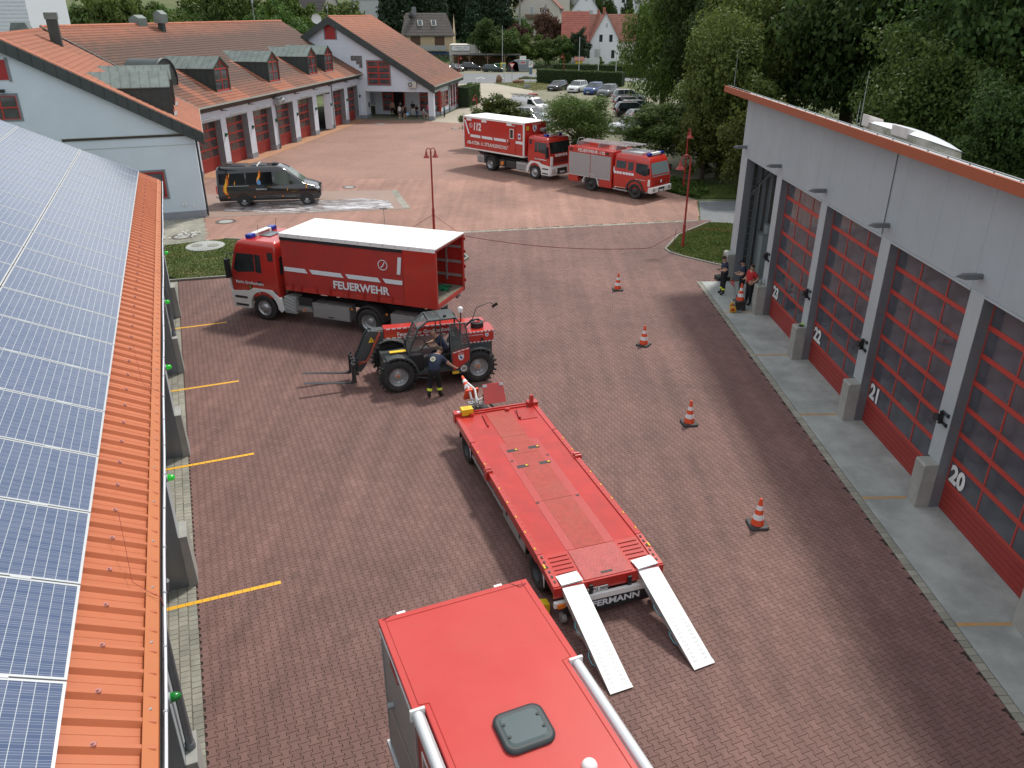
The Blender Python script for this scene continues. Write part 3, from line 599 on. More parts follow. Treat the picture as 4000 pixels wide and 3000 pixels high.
# skylight
SKY=(1.5, 24.4)
m_dome=mat('skylight_dome', (.80, .84, .88), .25, var=.05);m_mossy=mat('mossy_skylight_curb', (.52, .48, .42), .8, var=.2, scale=2, dirt=(.20, .21, .12), dscale=1.4, damt=.9);m_pink=mat('stained_vent_hood', (.62, .55, .52), .7, var=.15, scale=3)
b=MB();z0=rz_(SKY[0]-.75)
b.slab([(SKY[0]-.5, 22.3, rz_(SKY[0]-.5)), (SKY[0]+.5, 22.3, rz_(SKY[0]+.5)), (SKY[0]+.5, 26.6, rz_(SKY[0]+.5)), (SKY[0]-.5, 26.6, rz_(SKY[0]-.5))], (-.05, 0, .34));sk=b.build('skylight', m_mossy, RH, bev=.02)
b=MB();rows=[]
nn=8
for i in range(11):
 y=22.22+(26.68-22.22)*i/10;e=math.sin(math.pi*i/10)**.45
 for j in range(nn+1):
  x=SKY[0]-.55+1.1*j/nn;rows.append((x, y, rz_(x)+.34+.22*e*math.sin(math.pi*j/nn)**.6))
b.add(rows, [(i*(nn+1)+j, i*(nn+1)+j+1, (i+1)*(nn+1)+j+1, (i+1)*(nn+1)+j)for i in range(10)for j in range(nn)], True);b.build('dome', m_dome, sk)
for ya, yb_, h in((26.15, 26.62, .36), (23.5, 24.5, .30)):
 b=MB();b.slab([(SKY[0]-.59, ya, rz_(SKY[0]-.55)+.2), (SKY[0]-.1, ya, rz_(SKY[0]-.1)+.2), (SKY[0]-.1, yb_, rz_(SKY[0]-.1)+.2), (SKY[0]-.59, yb_, rz_(SKY[0]-.55)+.2)], (0, 0, h));b.build('vent_hood', m_pink, sk, bev=.015)
b=MB();b.cyl((1.25, 27.5, rz_(1.25)), (1.25, 27.5, 9.65), .012, .006, n=5);b.build('lightning_rod', M_galv, RH)
b=MB();b.cyl((-.3, 37.6, 8.4), (-.3, 37.6, 9.9), .010, .005, n=5);b.build('lightning_rod', M_galv, RH)
b=MB();b.cyl((.35, 25.7, rz_(.35)), (.35, 25.7, 8.9), .010, .006, n=5);b.build('lightning_rod', M_galv, RH)
# things inside the open bay and behind the gates
t=thing('equipment_cabinet', 'tall pale grey cabinet standing inside the open gate', 'cabinet', hl(1.42, 35.35), R(90));b=MB();b.box(-.45, .45, -.42, .42, 0, 2.2);b.build('cabinet_body', mat('cabinet_grey', (.28, .33, .33), .5), t, bev=.02)
b=MB();b.box(-.468, -.452, -.40, -.01, .1, 2.1);b.build('cabinet_door', MATS['cabinet_grey'], t);b=MB();b.box(-.468, -.452, .01, .40, .1, 2.1);b.build('cabinet_door', MATS['cabinet_grey'], t)
t=thing('wire_rack', 'tall wire ladder rack inside the open gate', 'rack', hl(.62, 35.75), R(90));b=MB()
for y in(-.22, .22):b.box(-.025, .025, y-.025, y+.025, 0, 5.2)
for k in range(13):b.box(-.014, .014, -.22, .22, .3+k*.36, .33+k*.36)
b.build('rungs', M_galv, t)
t=thing('printer_desk', 'grey machine on a shelf inside the open gate', 'machine', hl(1.42, 35.35, 2.21), R(90));b=MB();b.box(-.4, .4, -.4, .4, 0, .05);b.build('shelf_board', M_galv, t);b=MB();b.box(-.25, .25, -.3, .2, .05, .42);b.build('machine_body', M_wallg, t, bev=.03)
def inner_engine(x, y, label, h=2.9):
 t=thing('fire_engine', label, 'fire engine', hl(x, y), R(180));b=MB()
 b.rings([(.55, -6.2, 0, 1.22, .12), (1.5, -6.2, 0, 1.24, .15), (2.5, -6.2, -.25, 1.2, .18), (h, -6.15, -.45, 1.1, .25)]);b.build('body', M_red, t)
 b=MB();b.slab([(.02, -1.1, 1.45), (.02, 1.1, 1.45), (-.2, 1.02, 2.45), (-.2, -1.02, 2.45)], (-.03, 0, 0));b.build('windscreen', M_glass, t)
 b=MB();b.box(-.1, .12, -1.2, 1.2, .4, .85);b.build('bumper', M_white, t, bev=.03)
 for s_ in(-1, 1):
  for k in range(2):b=MB();b.slab([(.03, s_*(.35+k*.35), .95), (.03, s_*(.5+k*.35), .95), (.03, s_*(.65+k*.35), 1.3), (.03, s_*(.5+k*.35), 1.3)], (.01, 0, 0));b.build('chevron', M_refl, t)
  for xx in(-1.4, -5.0):b=MB();b.cyl((xx, s_*.95, .5), (xx, s_*1.24, .5), .5, n=20);b.build('wheel', M_tyre, t)
 b=MB();b.box(-1.5, -.9, -.9, .9, h, h+.18);b.build('beacon_bar', M_blue, t, bev=.04)
inner_engine(2.2, 23.9, 'red fire engine with white chevrons seen through gate 22')
inner_engine(2.0, 19.4, 'red fire engine with white chevrons behind gate 21')
inner_engine(2.4, 14.6, 'dim red fire engine behind the glass of gate 20, nearest the camera')
inner_engine(2.6, 28.7, 'red fire engine behind the glass of gate 23')
# ---------------------------------------------------------------- left hall with solar roof
LH=thing('solar_hall', 'low hall with orange sheet roof and solar panels along the yard', 'hall', (0, 0, 0), R(22))
LZ=lambda n:4.985-.5*(n+2.07);NE=-1.28
DE=38.55;L0=1.6
sl_=math.hypot(1, .5);es_=Vector((-1/sl_, 0, .5/sl_));nr_=Vector((.5/sl_, 0, 1/sl_))
wsh=1.08;ns=math.ceil((DE-L0)/wsh);RL=(11.5-1.25)*sl_
pm=MB()
prof=[]
for k in range(3):
 o=k*.36;prof+=[(o, 0), (o+.10, 0), (o+.103, .004), (o+.112, .004), (o+.115, 0), (o+.215, 0), (o+.262, .055), (o+.312, .055), (o+.337, 0)]
prof.append((1.08, 0))
vs=[]
for(y, h)in prof:
 for s_ in(0.0, RL):p=es_*s_+nr_*h;vs.append((p.x, y, p.z))
pm.add(vs, [(2*i, 2*i+1, 2*i+3, 2*i+2)for i in range(len(prof)-1)])
o=pm.build('roof_sheet', M_rooforange, LH, loc=(NE, L0, LZ(NE)));me=o.data
for i in range(1, ns):
 y=min(L0+i*wsh, DE-wsh)if i==ns-1 else L0+i*wsh
 link('roof_sheet', me, LH, (NE, y, LZ(NE)-(.0004*(i==ns-1))))
b=MB();b.slab([(-11.5, L0, LZ(-11.5)), (-22, L0, LZ(-11.5)-5.2), (-22, DE, LZ(-11.5)-5.2), (-11.5, DE, LZ(-11.5))], (0, 0, -.05));b.build('rear_roof', M_rooforange, LH)
for i in range(10):
 y0=L0+i*3.7;y1=min(y0+3.694, DE)
 b=MB();b.slab([(-1.245, y0, LZ(-1.28)+.012), (-1.245, y1, LZ(-1.28)+.012), (-1.375, y1, LZ(-1.375)+.066), (-1.375, y0, LZ(-1.375)+.066)], (0, 0, .006));b.box(-1.245, -1.239, y0, y1, LZ(-1.28)-.13, LZ(-1.28)+.018);b.build('eaves_flashing', M_flash, LH)
b=MB();b.slab([(-1.28, DE, LZ(-1.28)-.12), (-11.5, DE, LZ(-11.5)-.12), (-11.5, DE, LZ(-11.5)+.06), (-1.28, DE, LZ(-1.28)+.06)], (0, .04, 0));b.build('verge_flashing', M_flash, LH)
b=MB()
prof=[(-1.237, 4.54), (-1.237, 4.48), (-1.225, 4.45), (-1.205, 4.44), (-1.185, 4.45), (-1.17, 4.49), (-1.17, 4.54)]
vs=[(x, y, z)for x, z in prof for y in(L0, DE)];b.add(vs, [(2*i, 2*i+2, 2*i+3, 2*i+1)for i in range(6)]);b.add([(x-.0, y, z-.006)for x, y, z in vs], [(2*i, 2*i+1, 2*i+3, 2*i+2)for i in range(6)]);b.build('gutter', M_gutter, LH)
M_pipe=mat('white_conduit', (.62, .66, .74), .4)
b=MB();b.tube([(-1.175+.006*math.sin(y*1.1), y, 4.58)for y in np.linspace(L0, DE, 60)], .018, n=6);b.build('conduit', M_pipe, LH)
b=MB()
for k in range(36):y=1.9+k*1.03;b.cyl((-1.175, y, 4.58), (-1.175, y+.03, 4.58), .026, n=8)
b.build('conduit_clips', M_galv, LH, kind='stuff')
bolt=None
for i in range(34):
 for q in(0, 1, 2):
  if(i*3+q)%2==0:continue
  y=L0+i*wsh+q*.36+.287;n_=-1.78
  if y>DE:continue
  if bolt is None:b=MB();b.cbox((0, 0, .0), (.06, .05, .018));b.cyl((0, 0, .008), (0, 0, .03), .013, n=8);o=b.build('saddle_screw', mat('pink_washer', (.45, .2, .18), .5), LH, loc=(n_, y, LZ(n_)+.066));bolt=o.data
  else:link('saddle_screw', bolt, LH, (n_, y, LZ(n_)+.066))
scr=None
for i in range(36):
 y=L0+.18+i*1.06
 if y<DE:
  if scr is None:b=MB();b.cyl((0, 0, 0), (0, 0, .012), .016, n=8);o=b.build('screw', M_galv, LH, loc=(-1.31, y, LZ(-1.31)+.052));scr=o.data
  else:link('screw', scr, LH, (-1.31, y, LZ(-1.31)+.052))
for(d0, n0, d1)in((17.6, -1.9, 14.1), (26.0, -1.9, 22.6), (32.4, -1.9, 29.3), (37.6, -1.9, 35.0), (11.2, -1.9, 7.5)):
 b=MB();b.tube([(n0+.25, d0-.9, LZ(n0+.25)+.45), (-1.52, d0-2.0, LZ(-1.52)+.10), (-1.35, d0-2.15, LZ(-1.35)+.10), (-1.21, d0-2.25, 4.66), (-1.175, d0-2.4, 4.62)], .0035, n=5);b.build('lightning_rod', M_rope, LH)
 # solar modules
def cellmat():
 m=bpy.data.materials.new('solar_cells');m.use_nodes=True;t=m.node_tree;b=t.nodes['Principled BSDF'];lk=t.links.new
 tc=t.nodes.new('ShaderNodeTexCoord');sp=t.nodes.new('ShaderNodeSeparateXYZ');lk(tc.outputs['Object'], sp.inputs[0])
 def M(op, a, b_=None, c=None):
  n=t.nodes.new('ShaderNodeMath');n.operation=op
  for i, v in enumerate((a, b_, c)):
   if v is None:continue
   if isinstance(v, (int, float)):n.inputs[i].default_value=v
   else:lk(v, n.inputs[i])
  return n.outputs[0]
 def line(coord, pitch, wid, off=0.0):
  f=M('FRACT', M('MULTIPLY_ADD', coord, 1/pitch, 50.5+off));d_=M('ABSOLUTE', M('SUBTRACT', f, .5));return M('LESS_THAN', d_, wid/pitch/2)
 x, y=sp.outputs['X'], sp.outputs['Y']
 l1=line(x, .125, .007, .0)
 l2=line(y, .125, .006);l3=line(y, .125, .005, .26);l4=line(y, .125, .005, -.26)
 thin=M('MAXIMUM', l2, M('MAXIMUM', l3, l4))
 fx=M('FLOOR', M('MULTIPLY_ADD', x, 8, 50));fy=M('FLOOR', M('MULTIPLY_ADD', y, 8, 50));cv=t.nodes.new('ShaderNodeCombineXYZ');lk(fx, cv.inputs[0]);lk(fy, cv.inputs[1])
 oi=t.nodes.new('ShaderNodeObjectInfo');lk(oi.outputs['Random'], cv.inputs[2])
 wn=t.nodes.new('ShaderNodeTexWhiteNoise');lk(cv.outputs[0], wn.inputs['Vector'])
 r=t.nodes.new('ShaderNodeValToRGB');r.color_ramp.elements[0].color=(.034, .062, .145, 1);r.color_ramp.elements[1].color=(.066, .092, .170, 1);lk(wn.outputs['Value'], r.inputs[0])
 m1=t.nodes.new('ShaderNodeMix');m1.data_type='RGBA';m1.inputs['B'].default_value=(.23, .27, .33, 1);lk(M('MULTIPLY', thin, .9), m1.inputs['Factor']);lk(r.outputs[0], m1.inputs['A'])
 m2=t.nodes.new('ShaderNodeMix');m2.data_type='RGBA';m2.inputs['B'].default_value=(.42, .46, .48, 1);lk(l1, m2.inputs['Factor']);lk(m1.outputs['Result'], m2.inputs['A'])
 lk(m2.outputs['Result'], b.inputs['Base Color']);b.inputs['Roughness'].default_value=.22;b.inputs['Coat Weight'].default_value=.6;b.inputs['Coat Roughness'].default_value=.12;b.inputs['Specular IOR Level'].default_value=.5
 return m
M_cell=cellmat();M_pvf=mat('silver_module_frame', (.50, .52, .53), .38, metal=.45, var=.04)
pl_, pw_=2.305, 1.615
b=MB();b.mat(0);b.box(-pl_/2+.028, pl_/2-.028, -pw_/2+.028, pw_/2-.028, -.03, -.004)
b.mat(1);f_=.032
for x0, x1, y0, y1 in((-pl_/2, pl_/2, -pw_/2, -pw_/2+f_), (-pl_/2, pl_/2, pw_/2-f_, pw_/2), (-pl_/2, -pl_/2+f_, -pw_/2+f_, pw_/2-f_), (pl_/2-f_, pl_/2, -pw_/2+f_, pw_/2-f_)):b.box(x0, x1, y0, y1, -.045, .0)
pvm=None
bm_=math.atan(.5)
for k in range(4):
 for j in range(-4, 19):
  c_s=(k+.5)*(pl_+.018)
  p=Vector((-2.03, 0, 5.09))+es_*c_s;y=7.35+1.64*(j+.5)
  if y<2.4:continue
  if pvm is None:o=b.build('solar_panel', [M_cell, M_pvf], LH, loc=(p.x, y, p.z), rot=(0, bm_, 0));pvm=o.data
  else:link('solar_panel', pvm, LH, (p.x, y, p.z), (0, bm_, 0))
cl_=None
for j in range(-4, 19):
 for k in(0, 1, 2):
  for q in(.28, .72):
   p=Vector((-2.03, 0, 5.09))+es_*((k+q)*(pl_+.022));y=7.35+1.64*j
   if y<2.4:continue
   if cl_ is None:b=MB();b.box(-.11, .11, -.018, .018, -.03, .006);o=b.build('module_clamp', M_pvf, LH, loc=(p.x, y, p.z), rot=(0, bm_, 0));cl_=o.data
   else:link('module_clamp', cl_, LH, (p.x, y, p.z), (0, bm_, 0))
b=MB()
for s_ in(.35, 1.9, 2.7, 4.2, 5.0, 6.5):p=Vector((-2.07, 0, 5.02))+es_*s_;b.box(p.x-.02, p.x+.02, 2.5, 38.4, p.z-.02, p.z+.03)
b.build('mounting_rails', M_galv, LH)
# facade under the eaves
M_gate2=mat('dark_grey_gate', (.075, .08, .085), .5, var=.1)
b=MB();b.box(-2.5, -2.3, L0, 38.3, 0, 4.3);b.build('rear_wall', M_gate2, LH)
b=MB();b.box(-2.4, -1.76, 38.3, DE-.1, 0, 4.45);b.slab([(-2.4, 38.35, 0), (-2.4, 38.35, 4.8), (-10, 38.35, 8.6), (-10, 38.35, 0)], (0, .1, 0));b.build('end_wall', M_wallg, LH)
b=MB();b.box(-2.3, -1.62, L0, 38.3, 3.9, 4.5);b.build('lintel_beam', M_wallg, LH)
for i, d0 in enumerate((3.3, 9.3, 15.29, 21.29, 27.38, 33.3)):
 b=MB();b.box(-1.98, -1.47, d0+.0, d0+.56, .0, 4.4);b.build('column', M_colg, LH, bev=.01, seg=1)
 b=MB();b.box(-2.3, -1.476, d0-.006, d0-.001, 0, 4.4);b.build('reveal', M_reveal, LH)
 b=MB();b.prism([(-1.469, -.01), (-1.27, -.01), (-1.30, 1.3), (-1.469, 1.3)], 'y', d0-.012, d0+.62);b.build('concrete_block', M_conc2, LH, bev=.012)
 if i in(1, 4):
  b=MB();b.tube([(-1.14, d0+2.6, 4.46), (-1.2, d0+2.3, 4.2), (-1.50, d0+.32, 1.45), (-1.50, d0+.3, 1.3)]if False else[(-1.205, d0+.3, 4.43), (-1.26, d0+.3, 4.2), (-1.37, d0+.3, 3.9), (-1.385, d0+.3, 1.3)], .062, n=12);b.lathe([(.075, 0), (.075, .12), (.062, .13)], c=(-1.385, d0+.3, 1.3), n=14);b.build('downpipe', M_gutter, LH)
for i, d0 in enumerate((8.93, 14.9, 20.7, 26.2, 32.3)):
 on=i>0
 t=tag(bpy.data.objects.new('gate_signal', None), None);COL.objects.link(t);t.parent=LH;t.location=(-1.36, d0, 3.0)
 mg=mat('lit_green_lens', (.02, .35, .03), .15, emit=(.04, .9, .07), estr=.22)if on else mat('unlit_green_lens', (.01, .20, .03), .2)
 b=MB();b.cyl((-.10, 0, 0), (-.02, 0, 0), .075, n=12);b.box(-.11, -.07, -.1, .1, -.14, .14);t2=b.build('housing', M_colg, t)
 b=MB();b.lathe([(.001, .115), (.035, .105), (.058, .07), (.066, .03), (.065, -.02)], axis='x', n=14);b.build('green_lens', mg, t)
 # ---------------------------------------------------------------- main station building
MBd=thing('fire_station', 'pale blue fire station with tiled roofs, dormers and a row of red gates', 'fire station', (float(BO[0]), float(BO[1]), 0), R(BA))
MA=Matrix.Translation((6.76, -11.78, 0))@Matrix.Rotation(R(29.9), 4, 'Z')
SA=.555;SB=.545
def tilemat(name, c0, c1):
 m=bpy.data.materials.new(name);m.use_nodes=True;t=m.node_tree;b=t.nodes['Principled BSDF'];lk=t.links.new
 at=t.nodes.new('ShaderNodeAttribute');at.attribute_name='v';ge=t.nodes.new('ShaderNodeNewGeometry')
 n=t.nodes.new('ShaderNodeTexNoise');n.inputs['Scale'].default_value=.7;n.inputs['Detail'].default_value=8;n.inputs['Roughness'].default_value=.7;lk(ge.outputs['Position'], n.inputs['Vector'])
 oi=t.nodes.new('ShaderNodeObjectInfo')
 m1=t.nodes.new('ShaderNodeMath');m1.operation='MULTIPLY_ADD';m1.inputs[1].default_value=.7;m1.inputs[2].default_value=-.35;lk(n.outputs['Fac'], m1.inputs[0])
 m2=t.nodes.new('ShaderNodeMath');m2.operation='ADD';lk(m1.outputs[0], m2.inputs[0]);lk(at.outputs['Fac'], m2.inputs[1])
 m3=t.nodes.new('ShaderNodeMath');m3.operation='MULTIPLY_ADD';m3.inputs[1].default_value=.12;lk(oi.outputs['Random'], m3.inputs[0]);lk(m2.outputs[0], m3.inputs[2])
 r=t.nodes.new('ShaderNodeValToRGB');r.color_ramp.elements[0].color=(*c0, 1);r.color_ramp.elements[1].color=(*c1, 1);lk(m3.outputs[0], r.inputs[0]);lk(r.outputs[0], b.inputs['Base Color']);b.inputs['Roughness'].default_value=.8;return m
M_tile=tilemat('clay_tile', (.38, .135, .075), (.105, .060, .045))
TW, TL=.30, .345
def tile_local(slope):
 th=math.atan(slope);c, s_=math.cos(th), math.sin(th);V=[];F=[]
 prof=[(-.15, .012), (-.09, .0), (-.02, .022), (.04, .045), (.10, .040), (.148, .012)]
 for s0, h in((-.19, .032), (.19, .0)):
  for a, z in prof:
   zz=z+h;V.append((-s0*c+zz*s_, a, s0*s_+zz*c))
 for a, z in prof:V.append((.19*c+(.0)*s_, a, -.19*s_+0*c))
 F=[(i, i+1, i+7, i+6)for i in range(5)]+[(12+i, 13+i, i+1, i)for i in range(5)]
 return np.array(V), np.array(F)
def tiles(parent, M, xe, ze, slope, poly, tone, own=0, camw=None):
 """tiles on plane falling to +x ; poly in (y, run from the eave, horizontal)"""
 V0, F0=tile_local(slope);c=1/math.hypot(1, slope);st=TL*c
 P=poly;ys=[p[0]for p in P];rs=[p[1]for p in P]
 Yg, Rg=np.meshgrid(np.arange(min(ys)+.15, max(ys), TW), np.arange(.10, max(rs), st));Yg, Rg=Yg.ravel(), Rg.ravel()
 ok=inpoly(Yg, Rg, P);Yg, Rg=Yg[ok], Rg[ok]
 C=np.stack([xe-Rg, Yg, ze+Rg*slope], 1);tn=tone(Yg, Rg)+np.random.uniform(-.09, .09, len(Yg))
 own_i=np.zeros(len(C), bool)
 if own:own_i[np.argsort(Yg+.3*Rg)[:own]]=True
 Cs=C[~own_i];V=(Cs[:, None]+V0[None]).reshape(-1, 3);F=(np.arange(len(Cs))[:, None, None]*len(V0)+F0[None]).reshape(-1, 4)
 Mn=np.array(M);V=V@Mn[:3, :3].T+Mn[:3, 3]
 o=link('roof_tiles', npmesh('roof_tiles', V, F, M_tile, attr=np.repeat(np.clip(tn[~own_i], 0, 1), len(F0))), parent, kind='stuff')
 if own:
  V1=V0@Mn[:3, :3].T;me=npmesh('roof_tile', V1, F0, M_tile, attr=np.full(len(F0), .12))
  for cc in C[own_i]:link('roof_tile', me, parent, (M@Vector(cc))[:])
 return o
I4=Matrix.Identity(4)
# roofs (deck sheets under the tiles)
b=MB();b.slab([(.5, 0, 4.96), (.5, 37.0, 4.96), (-9.4, 38.2, 10.36), (-9.4, -1.73, 10.36)], (0, 0, -.12));roofB=b.build('roof', M_soffit, MBd)
b=MB(MA);b.slab([(.45, -.35, 4.96), (.45, 13.33, 4.96), (-9, 16.77, 10.2), (-9, -.35, 10.2)], (0, 0, -.12));roofA=b.build('roof', M_soffit, MBd)
b=MB(MA);b.slab([(-9, -.35, 10.25), (-9, 16.8, 10.25), (-18.5, 16.8, 5.0), (-18.5, -.35, 5.0)], (0, 0, -.12));b.build('roof', M_soffit, MBd)
b=MB();b.slab([(-9.4, -1.7, 10.41), (-9.4, 38.2, 10.41), (-19, 38.2, 5.2), (-19, -1.7, 5.2)], (0, 0, -.12));b.build('roof', M_soffit, MBd)
DORM=[(5.06, 7.42), (14.62, 16.92), (23.70, 25.95), (28.10, 30.42)]
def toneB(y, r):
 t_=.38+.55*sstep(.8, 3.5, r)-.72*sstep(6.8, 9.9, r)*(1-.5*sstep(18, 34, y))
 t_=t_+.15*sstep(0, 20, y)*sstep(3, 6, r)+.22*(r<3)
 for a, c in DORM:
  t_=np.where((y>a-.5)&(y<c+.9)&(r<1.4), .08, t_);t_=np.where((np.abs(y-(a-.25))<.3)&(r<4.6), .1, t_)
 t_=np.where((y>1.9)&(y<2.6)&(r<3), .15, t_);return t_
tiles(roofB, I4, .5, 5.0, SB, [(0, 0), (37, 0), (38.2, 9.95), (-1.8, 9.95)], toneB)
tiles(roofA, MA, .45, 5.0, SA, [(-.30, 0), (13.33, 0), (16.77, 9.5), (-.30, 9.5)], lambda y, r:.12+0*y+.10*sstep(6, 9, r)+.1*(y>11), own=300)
def ridge(p0, p1, parent, M=I4):
 p0, p1=Vector(p0), Vector(p1);L_=(p1-p0).length;k=int(L_/.4);d_=(p1-p0)/k;b=MB(M)
 for i in range(k):q=p0+d_*i;b.cyl(q, q+d_*1.04, .135, .115, n=8)
 b.build('ridge_tiles', mat('ridge_tile_clay', (.45, .17, .10), .8, var=.2, scale=2), parent, kind='stuff')
ridge((-9.4, -1.7, 10.42), (-9.4, 38.2, 10.42), roofB);ridge((-9, -.3, 10.25), (-9, 16.8, 10.25), roofA, MA)
b=MB();b.tube([(.5, 0.0, 5.03), (-9.4, -1.75, 10.45)], .05, n=6);b.build('valley_gutter', M_cop, MBd)
# gutter + dark soffit board of the gate front
b=MB();b.box(.50, .62, -.1, 37.0, 4.88, 5.0);b.build('gutter', M_gutg, MBd);b=MB();b.prism([(.0, 4.50), (.06, 4.46), (.52, 4.86), (.52, 4.95), (.0, 4.95)], 'y', -.05, 36.9);b.build('eaves_board', M_soffit, MBd)
b=MB(MA);b.box(.45, .57, -.35, 13.4, 4.88, 5.0);b.build('gutter', M_gutg, MBd)
# gate front walls
OP=[.25, 4.78, 9.51, 14.1, 18.9, 23.62, 28.2, 32.6];OW=3.68
ed=[0.0]+sum([[o, o+(3.4 if i==6 else 3.35 if i==7 else OW)]for i, o in enumerate(OP)], [])+[37.0]
b=MB();b.box(-.62, 0, 0, 37.0, 3.76, 4.9);b.build('wall', M_wallb2, MBd)
for i in range(0, len(ed), 2):
 y0, y1=ed[i], ed[i+1]
 if y1-y0<.05:continue
 if i==len(ed)-2:y0, y1=ed[i], 36.45
 b=MB();b.box(-.62, 0, y0, y1, .42, 3.758);b.build('pier', M_wallb2, MBd)
 b=MB();b.box(-.62, .03, y0-.01, y1+.01, 0, .418);b.build('plinth', M_plinth, MBd)
 b=MB();b.box(-.60, -.006, y1, y1+.008, .42, 3.75);b.box(-.60, -.006, y0-.008, y0, .42, 3.75);b.build('reveal', M_revb, MBd)
for i, o in enumerate(OP):
 y0, y1=ed[2*i+1], ed[2*i+2]
 b=MB();b.box(-.04, .04, y0-.05, y1+.05, 3.74, 3.80);b.build('lintel_trim', M_gutg, MBd)
 if i!=5:sect_door(MBd, -.55, y0+.01, y1-.01, 3.75, 4, 3, .95, M_paneb, railh=.13, colw=.06, ribs=4)
 else:
  b=MB();b.slab([(-.5, y1-.7, .1), (.1, y1-.35, .1), (.1, y1-.35, 3.6), (-.5, y1-.7, 3.6)], (.03, -.04, 0));b.build('folded_gate', M_wallb2, MBd)
 b=MB();b.box(.02, .12, y0+.8, y1-.9, 3.93, 4.01);b.build('tube_lamp', M_white, MBd, bev=.02)
for y in(4.23, 8.94, 13.6, 18.38, 22.98, 27.1, 32.03, 36.2):
 b=MB();b.cyl((.0, y, 4.40), (.12, y, 4.40), .07, n=8);b.cyl((.12, y, 4.40), (.62, y, 4.38), .06, .01, n=5);b.build('wall_lamp', M_gutter, MBd)
 b=MB();b.cbox((.06, y+.1, 2.52), (.14, .1, .28));b.cyl((.1, y+.1, 2.56), (.24, y+.1, 2.56), .07, n=8);b.build('signal_bracket', mat('dark_green_signal', (.01, .09, .05), .4), MBd)
for y in(13.95, 27.75):
 b=MB();b.tube([(.52, y, 4.88), (.35, y, 4.7), (.08, y, 4.45), (.08, y, .05)], .055, n=8);b.build('downpipe', M_gutter, MBd)
b=MB();b.cbox((.3, 14.25, 4.12), (.3, .5, .3));b.cyl((.3, 14.5, 4.12), (.3, 14.9, 4.12), .12, .26, n=10);b.cyl((.3, 14.0, 4.12), (.3, 13.6, 4.12), .12, .26, n=10);b.build('siren', M_galv, MBd)
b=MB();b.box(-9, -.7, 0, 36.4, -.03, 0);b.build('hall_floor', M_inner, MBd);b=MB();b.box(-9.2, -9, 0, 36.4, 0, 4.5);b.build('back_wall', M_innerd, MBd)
# dormers
def dormer(M, fx, y0, y1, zb, ze, zr, xbe, xbr, parent):
 ym=(y0+y1)/2;b=MB(M)
 b.prism([(fx, zb), (fx, ze), (xbe, ze)], 'y', y0, y1)
 k=0.0
 n_=6
 for y, s_ in((y0, -1), (y1, 1)):
  for i in range(n_+1):
   x=fx+(xbe-fx)*i/n_;zz=zb+(ze-zb)*i/n_;b.box(x-.012, x+.012, y-.02 if s_<0 else y, y if s_<0 else y+.02, zz, ze)
 d=b.build('dormer', M_copdark, parent)
 b=MB(M);o=.10
 for s_, ya in((-1, y0-o), (1, y1+o)):
  P=[(fx+.14, ya, ze-.06), (fx+.14, ym, zr), (xbr, ym, zr), (xbe-.1, ya, ze-.06)];b.slab(P, (0, 0, .05))
  for i in range(9):
   xx=fx+.14+(xbr+.25-fx-.14)*i/8;tt=max(0, (xx-xbe+.1)/(xbr-xbe+.1));p0=Vector((xx, ya+(ym-ya)*tt, ze-.06+(zr-ze+.06)*tt));p1=Vector((xx, ym, zr));b.slab([p0+Vector((-.012, 0, .05)), p1+Vector((-.012, 0, .05)), p1+Vector((.012, 0, .05)), p0+Vector((.012, 0, .05))], (0, 0, .035))
 b.build('dormer_roof', M_cop, d)
 b=MB(M);w_=.13;h_=.12
 b.slab([(fx+.12, y0, zb), (fx+.12, y0+w_, zb), (fx+.12, y0+w_, ze), (fx+.12, y0, ze)], (-.14, 0, 0));b.slab([(fx+.12, y1-w_, zb), (fx+.12, y1, zb), (fx+.12, y1, ze), (fx+.12, y1-w_, ze)], (-.14, 0, 0))
 b.slab([(fx+.12, y0, ze), (fx+.12, y0+w_, ze-.02), (fx+.12, ym, zr-.17), (fx+.12, ym, zr)], (-.14, 0, 0));b.slab([(fx+.12, y1, ze), (fx+.12, ym, zr), (fx+.12, ym, zr-.17), (fx+.12, y1-w_, ze-.02)], (-.14, 0, 0));b.build('dormer_cheek', M_copdark, d)
 b=MB(M);a0, a1=y0+w_+.005, y1-w_-.005;xx=fx+.04;t_=.07
 b.box(xx-.03, xx+.03, a0, a0+t_, zb+.08, ze-.03);b.box(xx-.03, xx+.03, a1-t_, a1, zb+.08, ze-.03);b.box(xx-.028, xx+.032, ym-t_/2, ym+t_/2, zb+.08, zr-.25)
 b.box(xx-.035, xx+.06, a0, a1, zb+.02, zb+.15);b.box(xx-.026, xx+.034, a0, a1, ze-.12, ze-.03);b.box(xx-.024, xx+.026, a0, a1, zb+.82, zb+.87)
 b.slab([(xx+.035, a0, ze-.03), (xx+.035, a0+.08, ze-.03), (xx+.035, ym, zr-.27), (xx+.035, ym, zr-.19)], (-.06, 0, 0));b.slab([(xx+.035, a1, ze-.03), (xx+.035, ym, zr-.19), (xx+.035, ym, zr-.27), (xx+.035, a1-.08, ze-.03)], (-.06, 0, 0));b.build('window_frame', M_doorred, d)
 b=MB(M);b.slab([(xx, a0+.01, zb+.1), (xx, a1-.01, zb+.1), (xx, a1-.01, ze-.05), (xx, ym, zr-.22), (xx, a0+.01, ze-.05)], (-.012, 0, 0));b.build('pane', M_pane2, d)
 b=MB(M);b.box(fx+.0, fx+.25, y0-.05, y1+.05, zb-.06, zb+.0);b.build('sill', M_galv, d)
 return d
for a, c in DORM:dormer(I4, -.67, a, c, 5.62, 7.38, 8.15, -3.87, -5.28, MBd)
for a, c in((1.6, 3.9), (7.6, 9.9)):dormer(MA, -1.0, a, c, 5.80, 7.42, 8.18, -3.9, -5.28, MBd)
b=MB();ar=[];ns_=14
